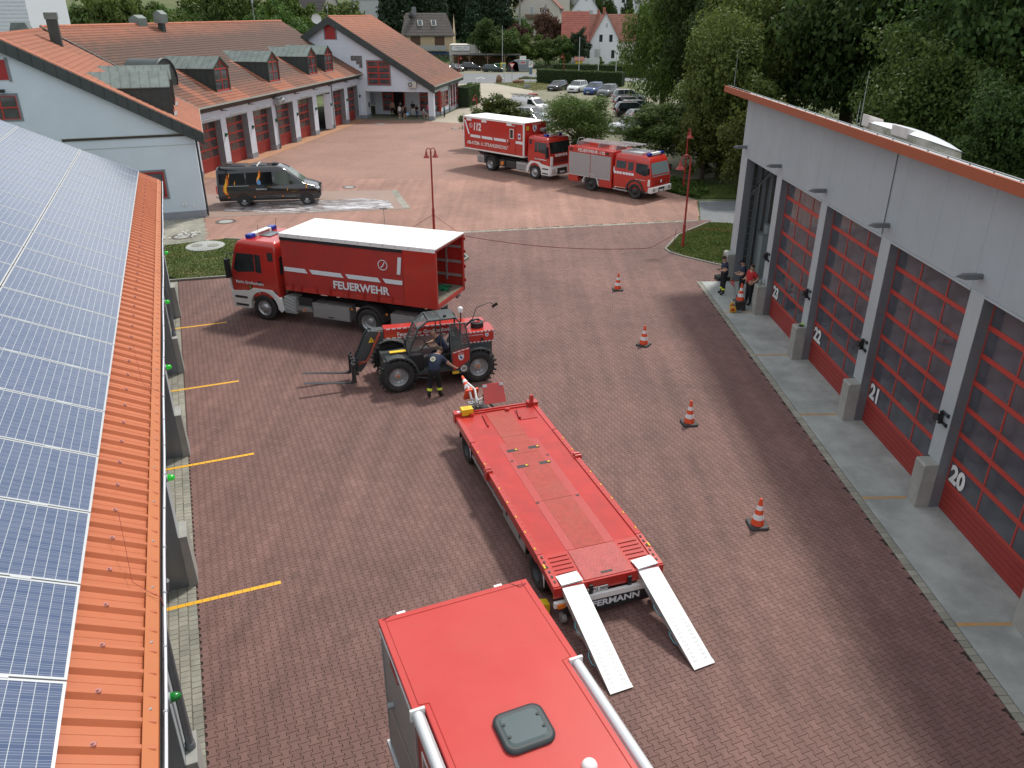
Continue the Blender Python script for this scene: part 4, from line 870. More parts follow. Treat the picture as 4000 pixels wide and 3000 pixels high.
for x in(-1.95, -4.6):
 for i in range(ns_+1):
  a=math.pi*i/ns_;ar.append((x, .75+1.35*math.cos(a), 6.95+1.35*math.sin(a)))
b.add(ar, [(i, i+1, ns_+2+i, ns_+1+i)for i in range(ns_)], True);b.add([(-2.0, .75+1.33*math.cos(math.pi*i/ns_), 6.95+1.33*math.sin(math.pi*i/ns_))for i in range(ns_+1)], [list(range(ns_+1))])
b.box(-4.6, -1.95, -.62, -.56, 5.9, 6.96);b.box(-4.6, -1.95, 2.06, 2.12, 5.9, 6.96);b.box(-2.02, -1.98, -.6, 2.1, 6.2, 6.97)
dm=b.build('arched_dormer', M_verge, MBd);b=MB();b.lathe([(1.33, -1.93), (1.42, -1.93), (1.42, -2.3), (1.36, -2.3)], c=(0, .75, 6.95), axis='x', n=32);b.build('arch_hood', M_verge, dm)
# wing A gable
b=MB(MA);b.slab([(0, 0, .42), (0, 0, 5.0), (-9, 0, 10.0), (-18, 0, 5.0), (-18, 0, .42)], (0, .3, 0));b.build('gable_wall', M_wallb, MBd)
b=MB(MA);b.box(-18, .03, -.03, .3, 0, .418);b.build('plinth', M_plinth, MBd)
b=MB(MA);b.box(-.3, 0, .3, 12.6, 0, 4.9);b.build('side_wall', M_wallb, MBd)
for k in range(18):
 for s_ in(0, 1):
  x0=.55-k*.53;x1=x0-.526;f=lambda x:5.05+(.45-x)*SA
  P=[(x0, -.38, f(x0)-.70), (x1, -.38, f(x1)-.70), (x1, -.38, f(x1)+.0), (x0, -.38, f(x0)+.0)]
  if s_:P=[(-18-p[0], p[1], p[2])for p in P][::-1]
  b=MB(MA);b.slab(P, (0, .05, 0));b.build('verge_sheet', M_verge, MBd, bev=.012, seg=1)
b=MB(MA);f=lambda x:5.05+(.45-x)*SA;b.slab([(.5, -.33, f(.5)-.66), (-9, -.33, f(-9)-.66), (-9, 0, f(-9)-.66), (.5, 0, f(.5)-.66)], (0, 0, .03));b.build('verge_soffit', M_soffit, MBd)
b=MB(MA);b.slab([(.5, -.34, f(.5)+.02), (-9, -.34, f(-9)+.02), (-9, -.20, f(-9)+.05), (.5, -.20, f(.5)+.05)], (0, 0, .05));b.build('verge_tiles', mat('ridge_tile_clay', (.45, .17, .10)), MBd)
b=MB(MA);b.box(-6.9, -.2, -.06, -.0, 4.80, 4.93);b.build('wall_rail', M_soffit, MBd);b=MB(MA);b.box(-6.9, -.15, -.08, -.001, 4.935, 4.965);b.build('wall_rail_cap', M_gutg, MBd)
b=MB(MA);b.box(-7.5, -.02, -.02, -.001, 4.30, 4.33);b.build('wall_trim', M_gutg, MBd)
b=MB(MA);b.tube([(.10, .15, 4.9), (.10, .1, 4.2), (.10, .08, .05)], .06, n=8);b.build('downpipe', M_verge, MBd)
def window(M, x0, x1, z0, z1, y, cols, rows, parent, fm=M_wred, gm=None, depth=.12, grey=True, fw=.07, swap=False):
 """window in a wall facing -y (or +x when swap)"""
 def B(b, a0, a1, d0, d1, c0, c1):
  b.box(a0, a1, d0, d1, c0, c1)if not swap else b.box(-d1 if False else y-(d0-y), y-(d1-y), a0, a1, c0, c1)
 b=MB(M);
 def bx(b, a0, a1, d0, d1, c0, c1):
  if not swap:b.box(a0, a1, y+d0, y+d1, c0, c1)
  else:b.box(y-d1, y-d0, a0, a1, c0, c1)
 if grey:
  g=.12;b=MB(M);bx(b, x0-g, x0, -.03, .02, z0-g, z1+g);bx(b, x1, x1+g, -.03, .02, z0-g, z1+g);bx(b, x0, x1, -.03, .02, z1, z1+g);bx(b, x0, x1, -.03, .02, z0-g, z0);b.build('window_surround', M_revb, parent)
 b=MB(M);bx(b, x0, x1, -.012, -.004, z0, z1);w_=b.build('window', gm or M_pane2, parent)
 b=MB(M);f=fw
 for c in range(cols+1):xc=x0+(x1-x0)*c/cols;bx(b, max(x0, xc-f/2), min(x1, xc+f/2), -.045, -.013, z0, z1)
 for r_ in range(rows+1):zc=z0+(z1-z0)*r_/rows;bx(b, x0+.001, x1-.001, -.05, -.0135, max(z0, zc-f/2), min(z1, zc+f/2))
 b.build('window_frame', fm, w_)
 return w_
window(MA, -3.23, -2.0, 1.35, 2.85, -.0, 1, 1, MBd, fm=M_shut, fw=.2)
window(MA, -11.0, -8.62, 6.1, 7.3, -.0, 3, 2, MBd)
b=MB(MA);b.box(-9.9, -8.72, -.05, -.001, 8.1, 9.1);b.build('red_shutter', M_shut, MBd);b=MB(MA);b.box(-8.72, -8.58, -.04, -.002, 8.0, 9.2);b.build('window_surround', M_revb, MBd)
b=MB(MA);b.cbox((-9.15, -.25, 7.56), (.25, .3, .16));b.build('floodlight', M_black, MBd)
for x in(-1.21, -1.05, -.65):b=MB(MA);b.cbox((x, -.03, .85-(x>-.8)*.17), (.09, .05, .16));b.build('socket_box', M_white, MBd)
# chimneys
def chimney(M, x, y, z0, z1, w_, cap=True):
 b=MB(M);b.box(x-w_/2, x+w_/2, y-w_/2, y+w_/2, z0-.5, z1);c=b.build('chimney', M_copdark, MBd, bev=.02)
 b=MB(M);b.box(x-w_/2-.06, x+w_/2+.06, y-w_/2-.06, y+w_/2+.06, z1-.35, z1+.05);b.build('chimney_cap', M_cop, c)
chimney(MA, -7.5, 11.3, 9.4, 11.3, .62)
chimney(I4, -8.4, 11.8, 9.9, 10.9, .45);b=MB();b.prism([(-8.75, 10.5), (-8.05, 10.5), (-8.0, 11.2), (-8.4, 11.5), (-8.8, 11.2)], 'y', 11.4, 12.3);b.build('vent_cowl', M_cop, MBd)
b=MB();b.prism([(-10.0, 10.2), (-9.1, 10.2), (-9.1, 10.9), (-9.5, 11.15), (-10.0, 10.9)], 'y', 9.7, 10.9);b.build('vent_cowl', M_cop, MBd)
b=MB(MA);b.prism([(-10.4, 9.6), (-8.8, 9.9), (-9.2, 10.75), (-10.0, 10.75)], 'y', 12.0, 13.6);b.build('vent_cowl', M_cop, MBd)
for(x, y, z, h)in((-9.4, 31.5, 10.4, 3.0), (-5.5, 43, 9.2, 4.2)):b=MB();b.cyl((x, y, z), (x, y, z+h), .035, .015, n=6);b.box(x-.1, x+.1, y-.02, y+.02, z+h*.6, z+h*.6+.3);b.build('antenna_mast', M_galv, MBd)
# wing 2 (projecting end wing with the canopy)
GY=36.5;AX, AZ=-2.85, 10.85;EX, EZ=9.05, 3.72;S2=(AZ-EZ)/(EX-AX)
b=MB();b.slab([(EX, GY-.45, EZ), (EX, 51.6, EZ), (AX, 51.6, AZ), (AX, GY-.45, AZ)], (0, 0, -.12));r2=b.build('roof', M_soffit, MBd)
b=MB();b.slab([(AX, GY-.45, AZ), (AX, 51.6, AZ), (-12, 51.6, AZ-9.15*S2), (-12, GY-.45, AZ-9.15*S2)], (0, 0, -.12));b.build('roof', M_soffit, MBd)
tiles(r2, I4, EX, EZ+.04, S2, [(GY-.4, 0), (51.6, 0), (51.6, EX-AX), (GY-.4, EX-AX)], lambda y, r:.62-.45*sstep(6, 11, r)-.1*sstep(1.5, .4, r)+.0*y)
ridge((AX, GY-.4, AZ+.04), (AX, 51.6, AZ+.04), r2)
gz=lambda x:EZ-.15+(EX-x)*S2
b=MB();b.slab([(0.72, GY, 3.05), (8.55, GY, 3.05), (8.55, GY, gz(8.55)-.1), (AX, GY, gz(AX)-.1), (-9, GY, gz(AX)-6.15*S2), (-9, GY, 3.05)], (0, .3, 0));b.build('gable_wall', M_wallb2, MBd)
for k in range(25):
 for s_ in(0, 1):
  x0=EX+.08-k*.484;x1=x0-.48;g2=lambda x:EZ+.06+(EX-x)*S2
  P=[(x0, GY-.5, g2(x0)-.80), (x1, GY-.5, g2(x1)-.80), (x1, GY-.5, g2(x1)), (x0, GY-.5, g2(x0))]
  if s_:
   if k>15:continue
   P=[(2*AX-p[0], p[1], p[2])for p in[(EX+.08-(24-k)*.484, 0, 0)]];
   xa=AX-k*.484-.04;xb_=xa-.48;g3=lambda x:AZ+.06-(AX-x)*S2;P=[(xb_, GY-.5, g3(xb_)-.80), (xa, GY-.5, g3(xa)-.80), (xa, GY-.5, g3(xa)), (xb_, GY-.5, g3(xb_))]
  b=MB();b.slab(P, (0, .05, 0));b.build('verge_sheet', M_verge, MBd, bev=.01, seg=1)
b=MB();b.slab([(EX, GY-.45, EZ-.7), (AX, GY-.45, AZ-.7), (AX, GY, AZ-.7), (EX, GY, EZ-.7)], (0, 0, .03));b.build('verge_soffit', M_soffit, MBd)
b=MB();b.box(EX, EX+.12, GY-.45, 51.7, EZ-.08, EZ+.03);b.build('gutter', M_gutg, MBd);b=MB();b.prism([(8.5, 3.20), (9.05, EZ-.42), (9.05, EZ-.05), (8.5, EZ-.05)], 'y', GY-.45, 51.65);b.build('eaves_board', M_verge, MBd)
b=MB();b.box(8.2, 8.83, GY, GY+.6, .42, 3.05);b.build('corner_column', M_wallb2, MBd);b=MB();b.box(8.18, 8.85, GY-.02, GY+.62, 0, .418);b.build('plinth', M_plinth, MBd)
b=MB();b.box(0.0, .72, GY-.0, GY+.3, .42, 3.05);b.box(.42, .72, GY+.3, GY+1.6, .42, 3.05);b.build('wall', M_wallb2, MBd);b=MB();b.box(0, .74, GY-.02, GY+1.62, 0, .418);b.build('plinth', M_plinth, MBd)
RB=41.2
b=MB();b.box(.2, 6.4, GY+.3, RB, 3.05, 3.12);b.box(6.4, 8.5, GY+.6, 41.5, 3.05, 3.12);b.build('canopy_ceiling', M_wallb, MBd)
b=MB();b.box(4.05, 5.9, RB, RB+.2, .42, 3.05);b.box(.2, 1.2, RB, RB+.2, .42, 3.05);b.box(.2, 8.5, RB+.001, RB+.2, 0, .42);b.build('back_wall', M_wallb2, MBd)
b=MB();b.box(8.32, 8.5, 45.9, 51.0, .42, 3.3);b.box(8.32, 8.5, 41.3, 51.0, 2.62, 3.3);b.box(8.32, 8.5, 41.3, 51, .42, .85);b.box(8.32, 8.5, 45.1, 45.9, .42, 3.3);b.box(8.3, 8.5, GY+.6, 41.3, 2.85, 3.3);b.build('side_wall', M_wallb2, MBd);b=MB();b.box(8.3, 8.53, 41.2, 51.02, 0, .418);b.build('plinth', M_plinth, MBd)
b=MB();b.box(-9, 8.5, 50.8, 51.0, 0, 3.3);b.slab([(8.5, 51, 3.3), (AX, 51, gz(AX)), (-9, 51, gz(AX)-6.15*S2), (-9, 51, 3.3)], (0, -.2, 0));b.build('rear_wall', M_wallb2, MBd)
window(I4, 1.3, 2.5, .45, 3.0, RB, 1, 4, MBd, fw=.14, grey=False);b=MB();b.box(2.5, 4.05, RB-.0, RB+.02, 0, 3.0);b.build('doorway_shade_panel', mat('doorway_shade', (.012, .010, .010), .9), MBd)  # near-black panel paints the shade inside the open doorway
b=MB();b.box(2.5, 2.62, RB-.1, RB-.01, 0, 3.0);b.box(3.9, 4.05, RB-.1, RB-.01, 0, 3.0);b.build('door_frame', M_wred, MBd)
window(I4, 5.9, 8.3, .45, 3.0, RB, 2, 4, MBd, fw=.14, grey=False)
window(I4, 41.5, 45.0, .88, 2.6, 8.5, 4, 3, MBd, fm=M_doorred, fw=.09, grey=False, swap=True)
b=MB();b.box(8.3, 8.5, 41.2, 41.42, .42, 2.85);b.build('corner_post', M_wred, MBd)
for y in(46.3, 47.8, 49.3):window(I4, y, y+.95, .5, 3.0, 8.51, 1, 3, MBd, fm=M_shut, fw=.14, grey=False, swap=True)
b=MB();b.tube([(9.0, 45.4, EZ-.1), (8.7, 45.4, 3.2), (8.58, 45.4, 2.9), (8.58, 45.4, .05)], .05, n=8);b.build('downpipe', M_verge, MBd)
window(I4, 1.2, 3.8, 3.8, 6.3, GY, 2, 4, MBd, fw=.13)
b=MB();b.box(-.68, .0, GY-.02, GY-.005, 6.32, 6.84);b.box(-.1, .62, GY-.021, GY-.005, 5.95, 6.84);b.box(.25, .63, GY-.022, GY-.005, 5.6, 6.6);w_=b.build('glass_block_window', M_pane2, MBd)
b=MB()
for i in range(9):
 x=-.68+i*.163;z0=6.32 if x<-.1 else 5.95 if x<.25 else 5.6;b.box(x-.012, x+.012, GY-.035, GY-.023, z0, 6.84)
for i in range(9):
 z=5.6+i*.155;x0=.25 if z<5.95 else-.1 if z<6.32 else-.68;b.box(x0, .63, GY-.036, GY-.024, z-.012, z+.012)
b.build('window_grid', M_galv, w_)
b=MB();b.prism([(-3.5, 8.55), (-2.28, 8.55), (-2.28, 9.9), (-2.55, 10.25), (-3.2, 10.25), (-3.5, 9.9)], 'y', GY-.06, GY-.01);b.build('red_shutter', M_shut, MBd);b=MB();b.box(-3.65, -3.5, GY-.04, GY-.002, 8.5, 10.0);b.box(-2.28, -2.13, GY-.04, GY-.002, 8.5, 10.0);b.build('window_surround', M_revb, MBd)
b=MB();b.box(5.95, 6.95, GY-.42, GY-.08, 3.52, 4.2);ac=b.build('air_conditioner', mat('cream_metal', (.55, .53, .47), .5, var=.05), MBd, bev=.03)
b=MB();b.lathe([(.001, 0), (.26, 0), (.28, .02)], c=(6.27, GY-.435, 3.86), axis='y', n=20, smooth=False);b.build('fan_grille', M_gutter, ac);b=MB();b.lathe([(.001, -.005), (.08, -.005)], c=(6.27, GY-.44, 3.86), axis='y', n=12, smooth=False);b.build('fan_hub', M_white, ac)
for k in range(4):b=MB();b.box(7.2, 7.62, GY-.05, GY-.002, 3.66+k*.14, 3.74+k*.14);b.build('vent_slat', M_white, MBd)
b=MB();b.lathe([(.001, .02), (.3, .05), (.55, .15), (.56, .17)], n=18);o=b.build('satellite_dish', mat('dish_white', (.6, .6, .58), .5), MBd, loc=(-4.8, 37.5, 10.6), rot=(R(70), 0, R(30)))
b=MB();b.cyl((-4.8, 37.6, 9.4), (-4.8, 37.6, 10.6), .03, n=6);b.build('dish_mast', M_galv, MBd)
b=MB();b.cbox((.78, GY+.9, 1.5), (.04, .35, .55));b.build('notice_board', M_black, MBd)
# white clad tower behind
TW_=thing('clad_tower', 'white tower with horizontal cladding behind the tiled roof at upper left', 'tower', (-48.5, 78.0, 0), R(8))
M_clad=mat('white_horizontal_cladding', (.62, .66, .69), .6, var=.05)
b=MB();b.box(-6, 4.9, -.9, 9, 0, 16.2);b.build('tower_core', M_gutter, TW_)
for k in range(26):b=MB();b.slab([(-6, -.92, 8+k*.32), (4.92, -.92, 8+k*.32), (4.92, -.98, 8.01+k*.32), (-6, -.98, 8.01+k*.32)], (0, .02, .30));b.build('cladding_board', M_clad, TW_)
b=MB();b.box(4.915, 4.95, -.9, 9, 8, 16.2);b.build('side_cladding', M_clad, TW_);b=MB();b.box(-6.2, 5.2, -1.1, 9.2, 16.2, 16.5);b.build('roof_edge', M_colg, TW_)
# engine in the open gate
t=thing('fire_engine', 'red fire engine standing inside the open gate of the main building', 'fire engine', bw(-1.4, 25.2), R(BA));b=MB();b.rings([(.5, -6, 0, 1.15, .1), (1.4, -6, 0, 1.2, .15), (2.6, -6, -.25, 1.12, .2)]);b.build('body', M_red, t);b=MB();b.slab([(.02, -1.0, 1.4), (.02, 1.0, 1.4), (-.22, .95, 2.4), (-.22, -.95, 2.4)], (-.03, 0, 0));b.build('windscreen', M_glass, t);b=MB();b.box(-.1, .12, -1.15, 1.15, .4, .8);b.build('bumper', M_white, t)
# ================================================================ VEHICLES
def hwz(rg, z, col=3):
 for a, b_ in zip(rg, rg[1:]):
  if a[0]<=z<=b_[0]:t=(z-a[0])/max(1e-6, b_[0]-a[0]);return a[col]+(b_[col]-a[col])*t
 return rg[-1][col]if z>rg[-1][0]else rg[0][col]
def sidepatch(rg, pts, s, off=.006, t=.004):
 """polygon (x,z) lying on the side of a ring body"""
 b=MB();b.slab([(x, s*(hwz(rg, z)+off), z)for x, z in pts], (0, -s*t, 0));return b
def frontpatch(rg, pts, off=.006, t=.004, back=False):
 b=MB();c=1 if back else 2;sg=-1 if back else 1;b.slab([(hwz(rg, z, c)+sg*off, y, z)for y, z in pts], (-sg*t, 0, 0));return b
def stripe(x0, x1, z0, z1, sk=.12, d=1):return[(x0+sk*d, z0), (x1+sk*d, z0), (x1, z1), (x0, z1)]if False else[(x0, z0), (x1, z0), (x1+sk, z1), (x0+sk, z1)]
WCACHE={}
def wheel(parent, x, y, r, w_, side, style='truck', rx=None):
 key=(style, round(r, 2), round(w_, 2))
 if key not in WCACHE:
  b=MB();rr=r*.60 if style in('truck', 'deep')else r*.66 if style!='tele' else r*.56
  pr=[(rr, -w_/2+.02), (rr+.03, -w_/2), (r*.88, -w_/2), (r*.985, -w_/2+w_*.12), (r, -w_*.3), (r, w_*.3), (r*.985, w_/2-w_*.12), (r*.88, w_/2), (rr+.03, w_/2), (rr, w_/2-.02)]
  b.lathe(pr, axis='y', n=32)
  if style=='tele':
   for k in range(22):
    for s_ in(-1, 1):
     a=2*math.pi*(k+.5*(s_>0))/22;Mx=Matrix.Rotation(-a, 3, 'Y')@Matrix.Rotation(s_*R(35), 3, 'X');c=Vector((0, s_*w_*.24, r*.995));c.rotate(Matrix.Rotation(-a, 3, 'Y'));b.cbox(c, (.055, w_*.52, .07), Mx.to_3x3())
  else:
   for k in range(40 if style!='car' else 0):
    a=2*math.pi*k/40;c=Vector((0, 0, r*.998));c.rotate(Matrix.Rotation(-a, 3, 'Y'));b.cbox(c, (.035, w_*.78, .014), Matrix.Rotation(-a, 3, 'Y'))
  tm=b.v, b.f, b.mi, b.sm;me=bpy.data.meshes.new('wheel');me.from_pydata(b.v, [], b.f);me.materials.append(M_tyre);me.polygons.foreach_set('use_smooth', b.sm)
  b=MB();n=28;d=.5
  if style=='truck':pr=[(rr, .49), (rr*.93, .44), (rr*.86, .30), (rr*.80, .26), (rr*.55, .36), (rr*.50, .42), (rr*.42, .62), (rr*.30, .66), (.001, .66)]
  elif style=='deep':pr=[(rr, .49), (rr*.93, .44), (rr*.88, .1), (rr*.80, -.05), (rr*.55, -.1), (rr*.45, .0), (rr*.40, .2), (.001, .2)]
  elif style=='tele':pr=[(rr, .49), (rr*.95, .42), (rr*.84, .30), (rr*.80, .18), (rr*.70, .12), (rr*.52, .12), (rr*.50, .22), (rr*.42, .25), (.001, .25)]
  else:pr=[(rr, .49), (rr*.92, .47), (rr*.82, .38), (rr*.3, .44), (.001, .46)]
  b.lathe([(a, h*w_)for a, h in pr], axis='y', n=n)
  for k in range(10 if style in('truck', 'tele')else 0):
   a=2*math.pi*k/10;q=rr*.66;hh=.31*w_ if style=='truck' else.13*w_;b.cyl((q*math.cos(a), hh, q*math.sin(a)), (q*math.cos(a), hh+.03, q*math.sin(a)), .018, n=6)
  mr=bpy.data.meshes.new('rim');mr.from_pydata(b.v, [], b.f);mr.materials.append(M_rim);mr.polygons.foreach_set('use_smooth', b.sm)
  holes=None
  if style in('truck', 'deep', 'car'):
   b=MB();kk=8 if style!='car' else 5
   for k in range(kk):
    a=2*math.pi*(k+.5)/kk;q=rr*(.86 if style!='car' else.6);hh=w_*(.30 if style=='truck' else.1 if style=='deep' else.42);b.cyl((q*math.cos(a), hh, q*math.sin(a)), (q*math.cos(a), hh+.012, q*math.sin(a)), rr*(.065 if style!='car' else.17), n=8)
   holes=bpy.data.meshes.new('rim_holes');holes.from_pydata(b.v, [], b.f);holes.materials.append(M_black)
  WCACHE[key]=(me, mr, holes)
 me, mr, holes=WCACHE[key];rot=(0, 0, 0)if side>0 else(0, 0, math.pi)
 o=link('wheel', me, parent, (x, y-side*w_/2, r), rot)
 rm=link('rim', mr, o)
 if rx:rm.data=rm.data.copy();rm.data.materials[0]=rx
 if holes and not rx:link('rim_holes', holes, rm)
 return o
def beacon_bar(parent, x, z, w_, txt=True):
 b=MB();b.box(x-.13, x+.13, -w_*.30, w_*.30, z, z+.17);bb=b.build('beacon_bar', M_white, parent, bev=.03)
 for s_ in(-1, 1):b=MB();b.box(x-.15, x+.15, s_*w_*.30 if s_>0 else-w_*.5, w_*.5 if s_>0 else-w_*.30, z-.0, z+.185);b.build('blue_lens', M_blue, bb, bev=.06, seg=3)
 b=MB();b.box(x-.10, x+.10, -w_*.42, w_*.42, z-.06, z-.001);b.build('bar_foot', M_black, bb)
 return bb
def shield(parent, loc, rot, s, c1, c2):
 b=MB();b.prism([(-.5*s, .5*s), (-.5*s, -.05*s), (-.3*s, -.4*s), (0, -.6*s), (.3*s, -.4*s), (.5*s, -.05*s), (.5*s, .5*s)], 'z', 0, .004);o=b.build('coat_of_arms', c1, parent, loc=loc, rot=rot)
 b=MB();b.prism([(-.28*s, .35*s), (-.1*s, .35*s), (.25*s, -.1*s), (.1*s, -.3*s), (-.05*s, -.3*s)], 'z', .004, .007);b.build('emblem', c2, o);return o
def cab_man(t, x0, ztop):
 """cab-over truck cab, x0 is its back wall"""
 xf=x0+2.28
 rg=[(.95, x0+.02, xf-.02, 1.20, .06), (1.35, x0, xf, 1.22, .07), (1.85, x0, xf-.01, 1.22, .08), (2.05, x0, xf-.05, 1.215, .09), (2.78, x0, xf-.26, 1.18, .10), (2.98, x0, xf-.33, 1.165, .12), (ztop-.07, x0+.03, xf-.46, 1.12, .14), (ztop, x0+.16, xf-.66, 1.02, .16)]
 b=MB();b.rings(rg);cab=b.build('cab', M_red, t)
 frontpatch(rg, [(-1.10, 1.98), (1.10, 1.98), (1.05, 2.76), (-1.05, 2.76)], .012).build('windscreen', M_glass, cab)
 frontpatch(rg, [(-.85, 1.25), (.85, 1.25), (.80, 1.68), (-.80, 1.68)], .012).build('grille', M_black, cab)
 for k in range(3):frontpatch(rg, [(-.82, 1.30+k*.13), (.82, 1.30+k*.13), (.82, 1.36+k*.13), (-.82, 1.36+k*.13)], .022).build('grille_slat', M_reddark, cab)
 text('FEUERWEHR', .24, M_white, cab, (xf+.025, 0, 1.82), (R(90), 0, R(90)), bold=.012)
 for s_ in(1, -1):
  sidepatch(rg, [(x0+1.05, 2.02), (x0+1.9, 1.92), (x0+2.06, 2.05), (x0+1.86, 2.70), (x0+1.05, 2.72)], s_, .010).build('side_window', M_glass, cab)
  sidepatch(rg, [(x0+.72, 1.98), (x0+1.0, 2.0), (x0+1.0, 2.72), (x0+.74, 2.70)], s_, .010).build('side_window', M_glass, cab)
  sidepatch(rg, [(x0+.60, 1.0), (x0+.61, 1.0), (x0+.61, 2.75), (x0+.60, 2.75)], s_, .008).build('door_gap', M_black, cab)
  sidepatch(rg, [(x0+.78, 1.47), (x0+.98, 1.47), (x0+.98, 1.62), (x0+.78, 1.62)], s_, .014).build('door_handle', M_black, cab)
  sidepatch(rg, [(x0+.12, 1.1), (x0+.42, 1.1), (x0+.38, 2.85), (x0+.14, 2.85)], s_, .012).build('air_intake', M_frame, cab)
  b=MB();b.tube([(xf-.42, s_*1.16, 2.72), (xf-.1, s_*1.36, 2.66), (xf-.06, s_*1.40, 2.4), (xf-.06, s_*1.40, 1.7), (xf-.2, s_*1.24, 1.64)], .022);b.cbox((xf-.10, s_*1.42, 2.1), (.13, .22, .78));b.build('mirror', M_black, cab, bev=.02)
  # white lower cab with steps and arch
  wz=x0+.78
  a=[(wz+.66*math.cos(R(q)), .53+.68*math.sin(R(q)))for q in range(0, 181, 15)]
  P=[(xf+.03, .42), (xf+.05, 1.1), (wz+.70, 1.18), (wz+.45, 1.32), (wz-.45, 1.32), (wz-.80, 1.0), (wz-.95, .55), (wz-.80, .42), (wz-.66, .53)]+a[::-1][1:]+[(wz+.67, .42)]
  b=MB();b.slab([(x, s_*1.245, z)for x, z in P], (0, -s_*.16, 0));wg=b.build('wheel_arch', M_white, cab, bev=.015)
  for z in(.55, .88):b=MB();b.box(wz+.78, xf-.1, s_*1.25-(.02 if s_>0 else 0), s_*1.25+(.02 if s_<0 else 0)if False else s_*1.25+(.0 if s_>0 else.02), z, z+.10)if False else b.cbox(((wz+.78+xf-.12)/2, s_*1.245, z), (xf-.12-wz-.78, .03, .09));b.build('step', M_frame, wg)
 b=MB();b.rings([(.40, xf-.35, xf+.06, 1.20, .10), (.75, xf-.35, xf+.14, 1.23, .14), (1.08, xf-.30, xf+.10, 1.23, .14)]);bp=b.build('bumper', M_white, cab)
 for s_ in(-1, 1):
  b=MB();b.box(xf+.08, xf+.155, min(s_*.72, s_*1.1), max(s_*.72, s_*1.1), .62, .90);b.build('headlight', M_lamp, bp, bev=.03)
  b=MB();b.box(xf+.02, xf+.10, min(s_*.95, s_*1.2), max(s_*.95, s_*1.2), 1.1, 1.8);b.build('corner_deflector', M_white, bp, bev=.03)
 b=MB();b.box(xf+.10, xf+.165, -.5, .5, .5, .92);b.build('lower_grille', M_frame, bp);b=MB();b.box(xf+.166, xf+.172, -.27, .27, .58, .70);b.build('number_plate', M_refl, bp)
 bb=beacon_bar(cab, xf-.85, ztop-.02, 1.75)
 text('FEUERWEHR', .13, M_reddark, bb, (xf-.985, 0, ztop+.075), (R(90), 0, R(-90)), bold=.004);text('FEUERWEHR', .13, M_reddark, bb, (xf-.715, 0, ztop+.075), (R(90), 0, R(90)), bold=.004)
 b=MB();b.slab([(x0+.75, -.36, ztop+.004), (x0+1.25, -.36, ztop+.004), (x0+1.25, .36, ztop+.004), (x0+.75, .36, ztop+.004)], (0, 0, .03));b.build('roof_hatch', mat('smoked_hatch', (.10, .13, .14), .2), cab)
 b=MB();b.slab([(x0-.012, .35, 1.95), (x0-.012, 1.0, 1.95), (x0-.012, .95, 2.65), (x0-.012, .35, 2.65)], (.01, 0, 0));b.build('rear_window', M_glass, cab)
 for y in(.5, -.7):b=MB();b.cyl((x0+1.3, y, ztop-.05), (x0+1.15, y, ztop+.5), .008, n=5);b.build('aerial', M_black, cab)
 return rg
def chassis(t, xr, xfw, x_end, xc):
 b=MB()
 for s_ in(-1, 1):b.box(x_end, xc+.4, s_*.43-.04, s_*.43+.04, .78, 1.05)
 for x in np.arange(x_end+.2, xc, .9):b.box(x-.05, x+.05, -.42, .42, .80, 1.0)
 b.box(xc-.3, xc+1.4, -.5, .5, .6, 1.0);b.cyl((xr, -.9, .53), (xr, .9, .53), .11, n=10);b.cyl((xfw, -.9, .53), (xfw, .9, .53), .09, n=10);b.build('chassis', M_frame, t)
 b=MB()
 for s_ in(-1, 1):b.box(x_end-.3, xc-.3, s_*.53-.035, s_*.53+.035, 1.18, 1.36)
 b.box(x_end+.3, x_end+.8, -.55, .55, 1.06, 1.3);b.box(xc-1.0, xc-.4, -.3, .3, 1.06, 1.3);b.cyl((x_end, -.56, 1.18), (x_end, .56, 1.18), .12, n=12)
 b.tube([(xc-.75, 0, 1.2), (x_end+1.2, 0, 1.16)], .09, n=8);b.build('hook_lift', M_frame, t)
def chests(t, items):
 for(x0, x1, s_, z0, z1, m_top, m_side, nm)in items:
  ya, yb=(.72, 1.22)if s_>0 else(-1.22, -.72)
  b=MB();b.box(x0, x1, ya, yb, z0, z1);c=b.build(nm, m_top, t, bev=.01)
  y=1.221 if s_>0 else-1.221
  b=MB();b.cbox(((x0+x1)/2, y, (z0+z1)/2-.03), (x1-x0-.08, .012, z1-z0-.14));l=b.build('chest_lid', m_side, c, bev=.004, seg=1)
  b=MB();b.cbox(((x0+x1)/2, y+(.012 if s_>0 else-.012), z0+.09), (.24, .02, .035));b.build('handle', M_black, l)
M_side=mat('brushed_grey_panel', (.33, .335, .33), .5, metal=.3, var=.05)
# ---- 1 curtain sided swap body truck
T=thing('curtain_truck', 'red fire truck with red curtain body and white tarpaulin roof, rear open', 'fire truck', (-5.54+.329*1.25, 28.39+.944*1.25, 0), R(159.6))
T.location=(-5.10, 29.56, 0)
rgc=cab_man(T, 4.02, 3.24);chassis(T, 0, 4.8, -2.3, 4.0)
for s_ in(-1, 1):
 wheel(T, 4.8, s_*1.25, .53, .32, s_, 'truck');wheel(T, 0, s_*1.25, .53, .30, s_, 'deep');wheel(T, 0, s_*.92, .53, .28, s_, 'deep')
 a=[(.64*math.cos(R(q)), .50+.70*math.sin(R(q)))for q in range(-5, 186, 12)];a2=[(.59*math.cos(R(q)), .50+.64*math.sin(R(q)))for q in range(-5, 186, 12)][::-1]
 MUD=a+a2;b=MB();b.slab([(x, s_*1.24, z)for x, z in MUD], (0, -s_*.60, 0));b.build('mudguard', M_frame, T)
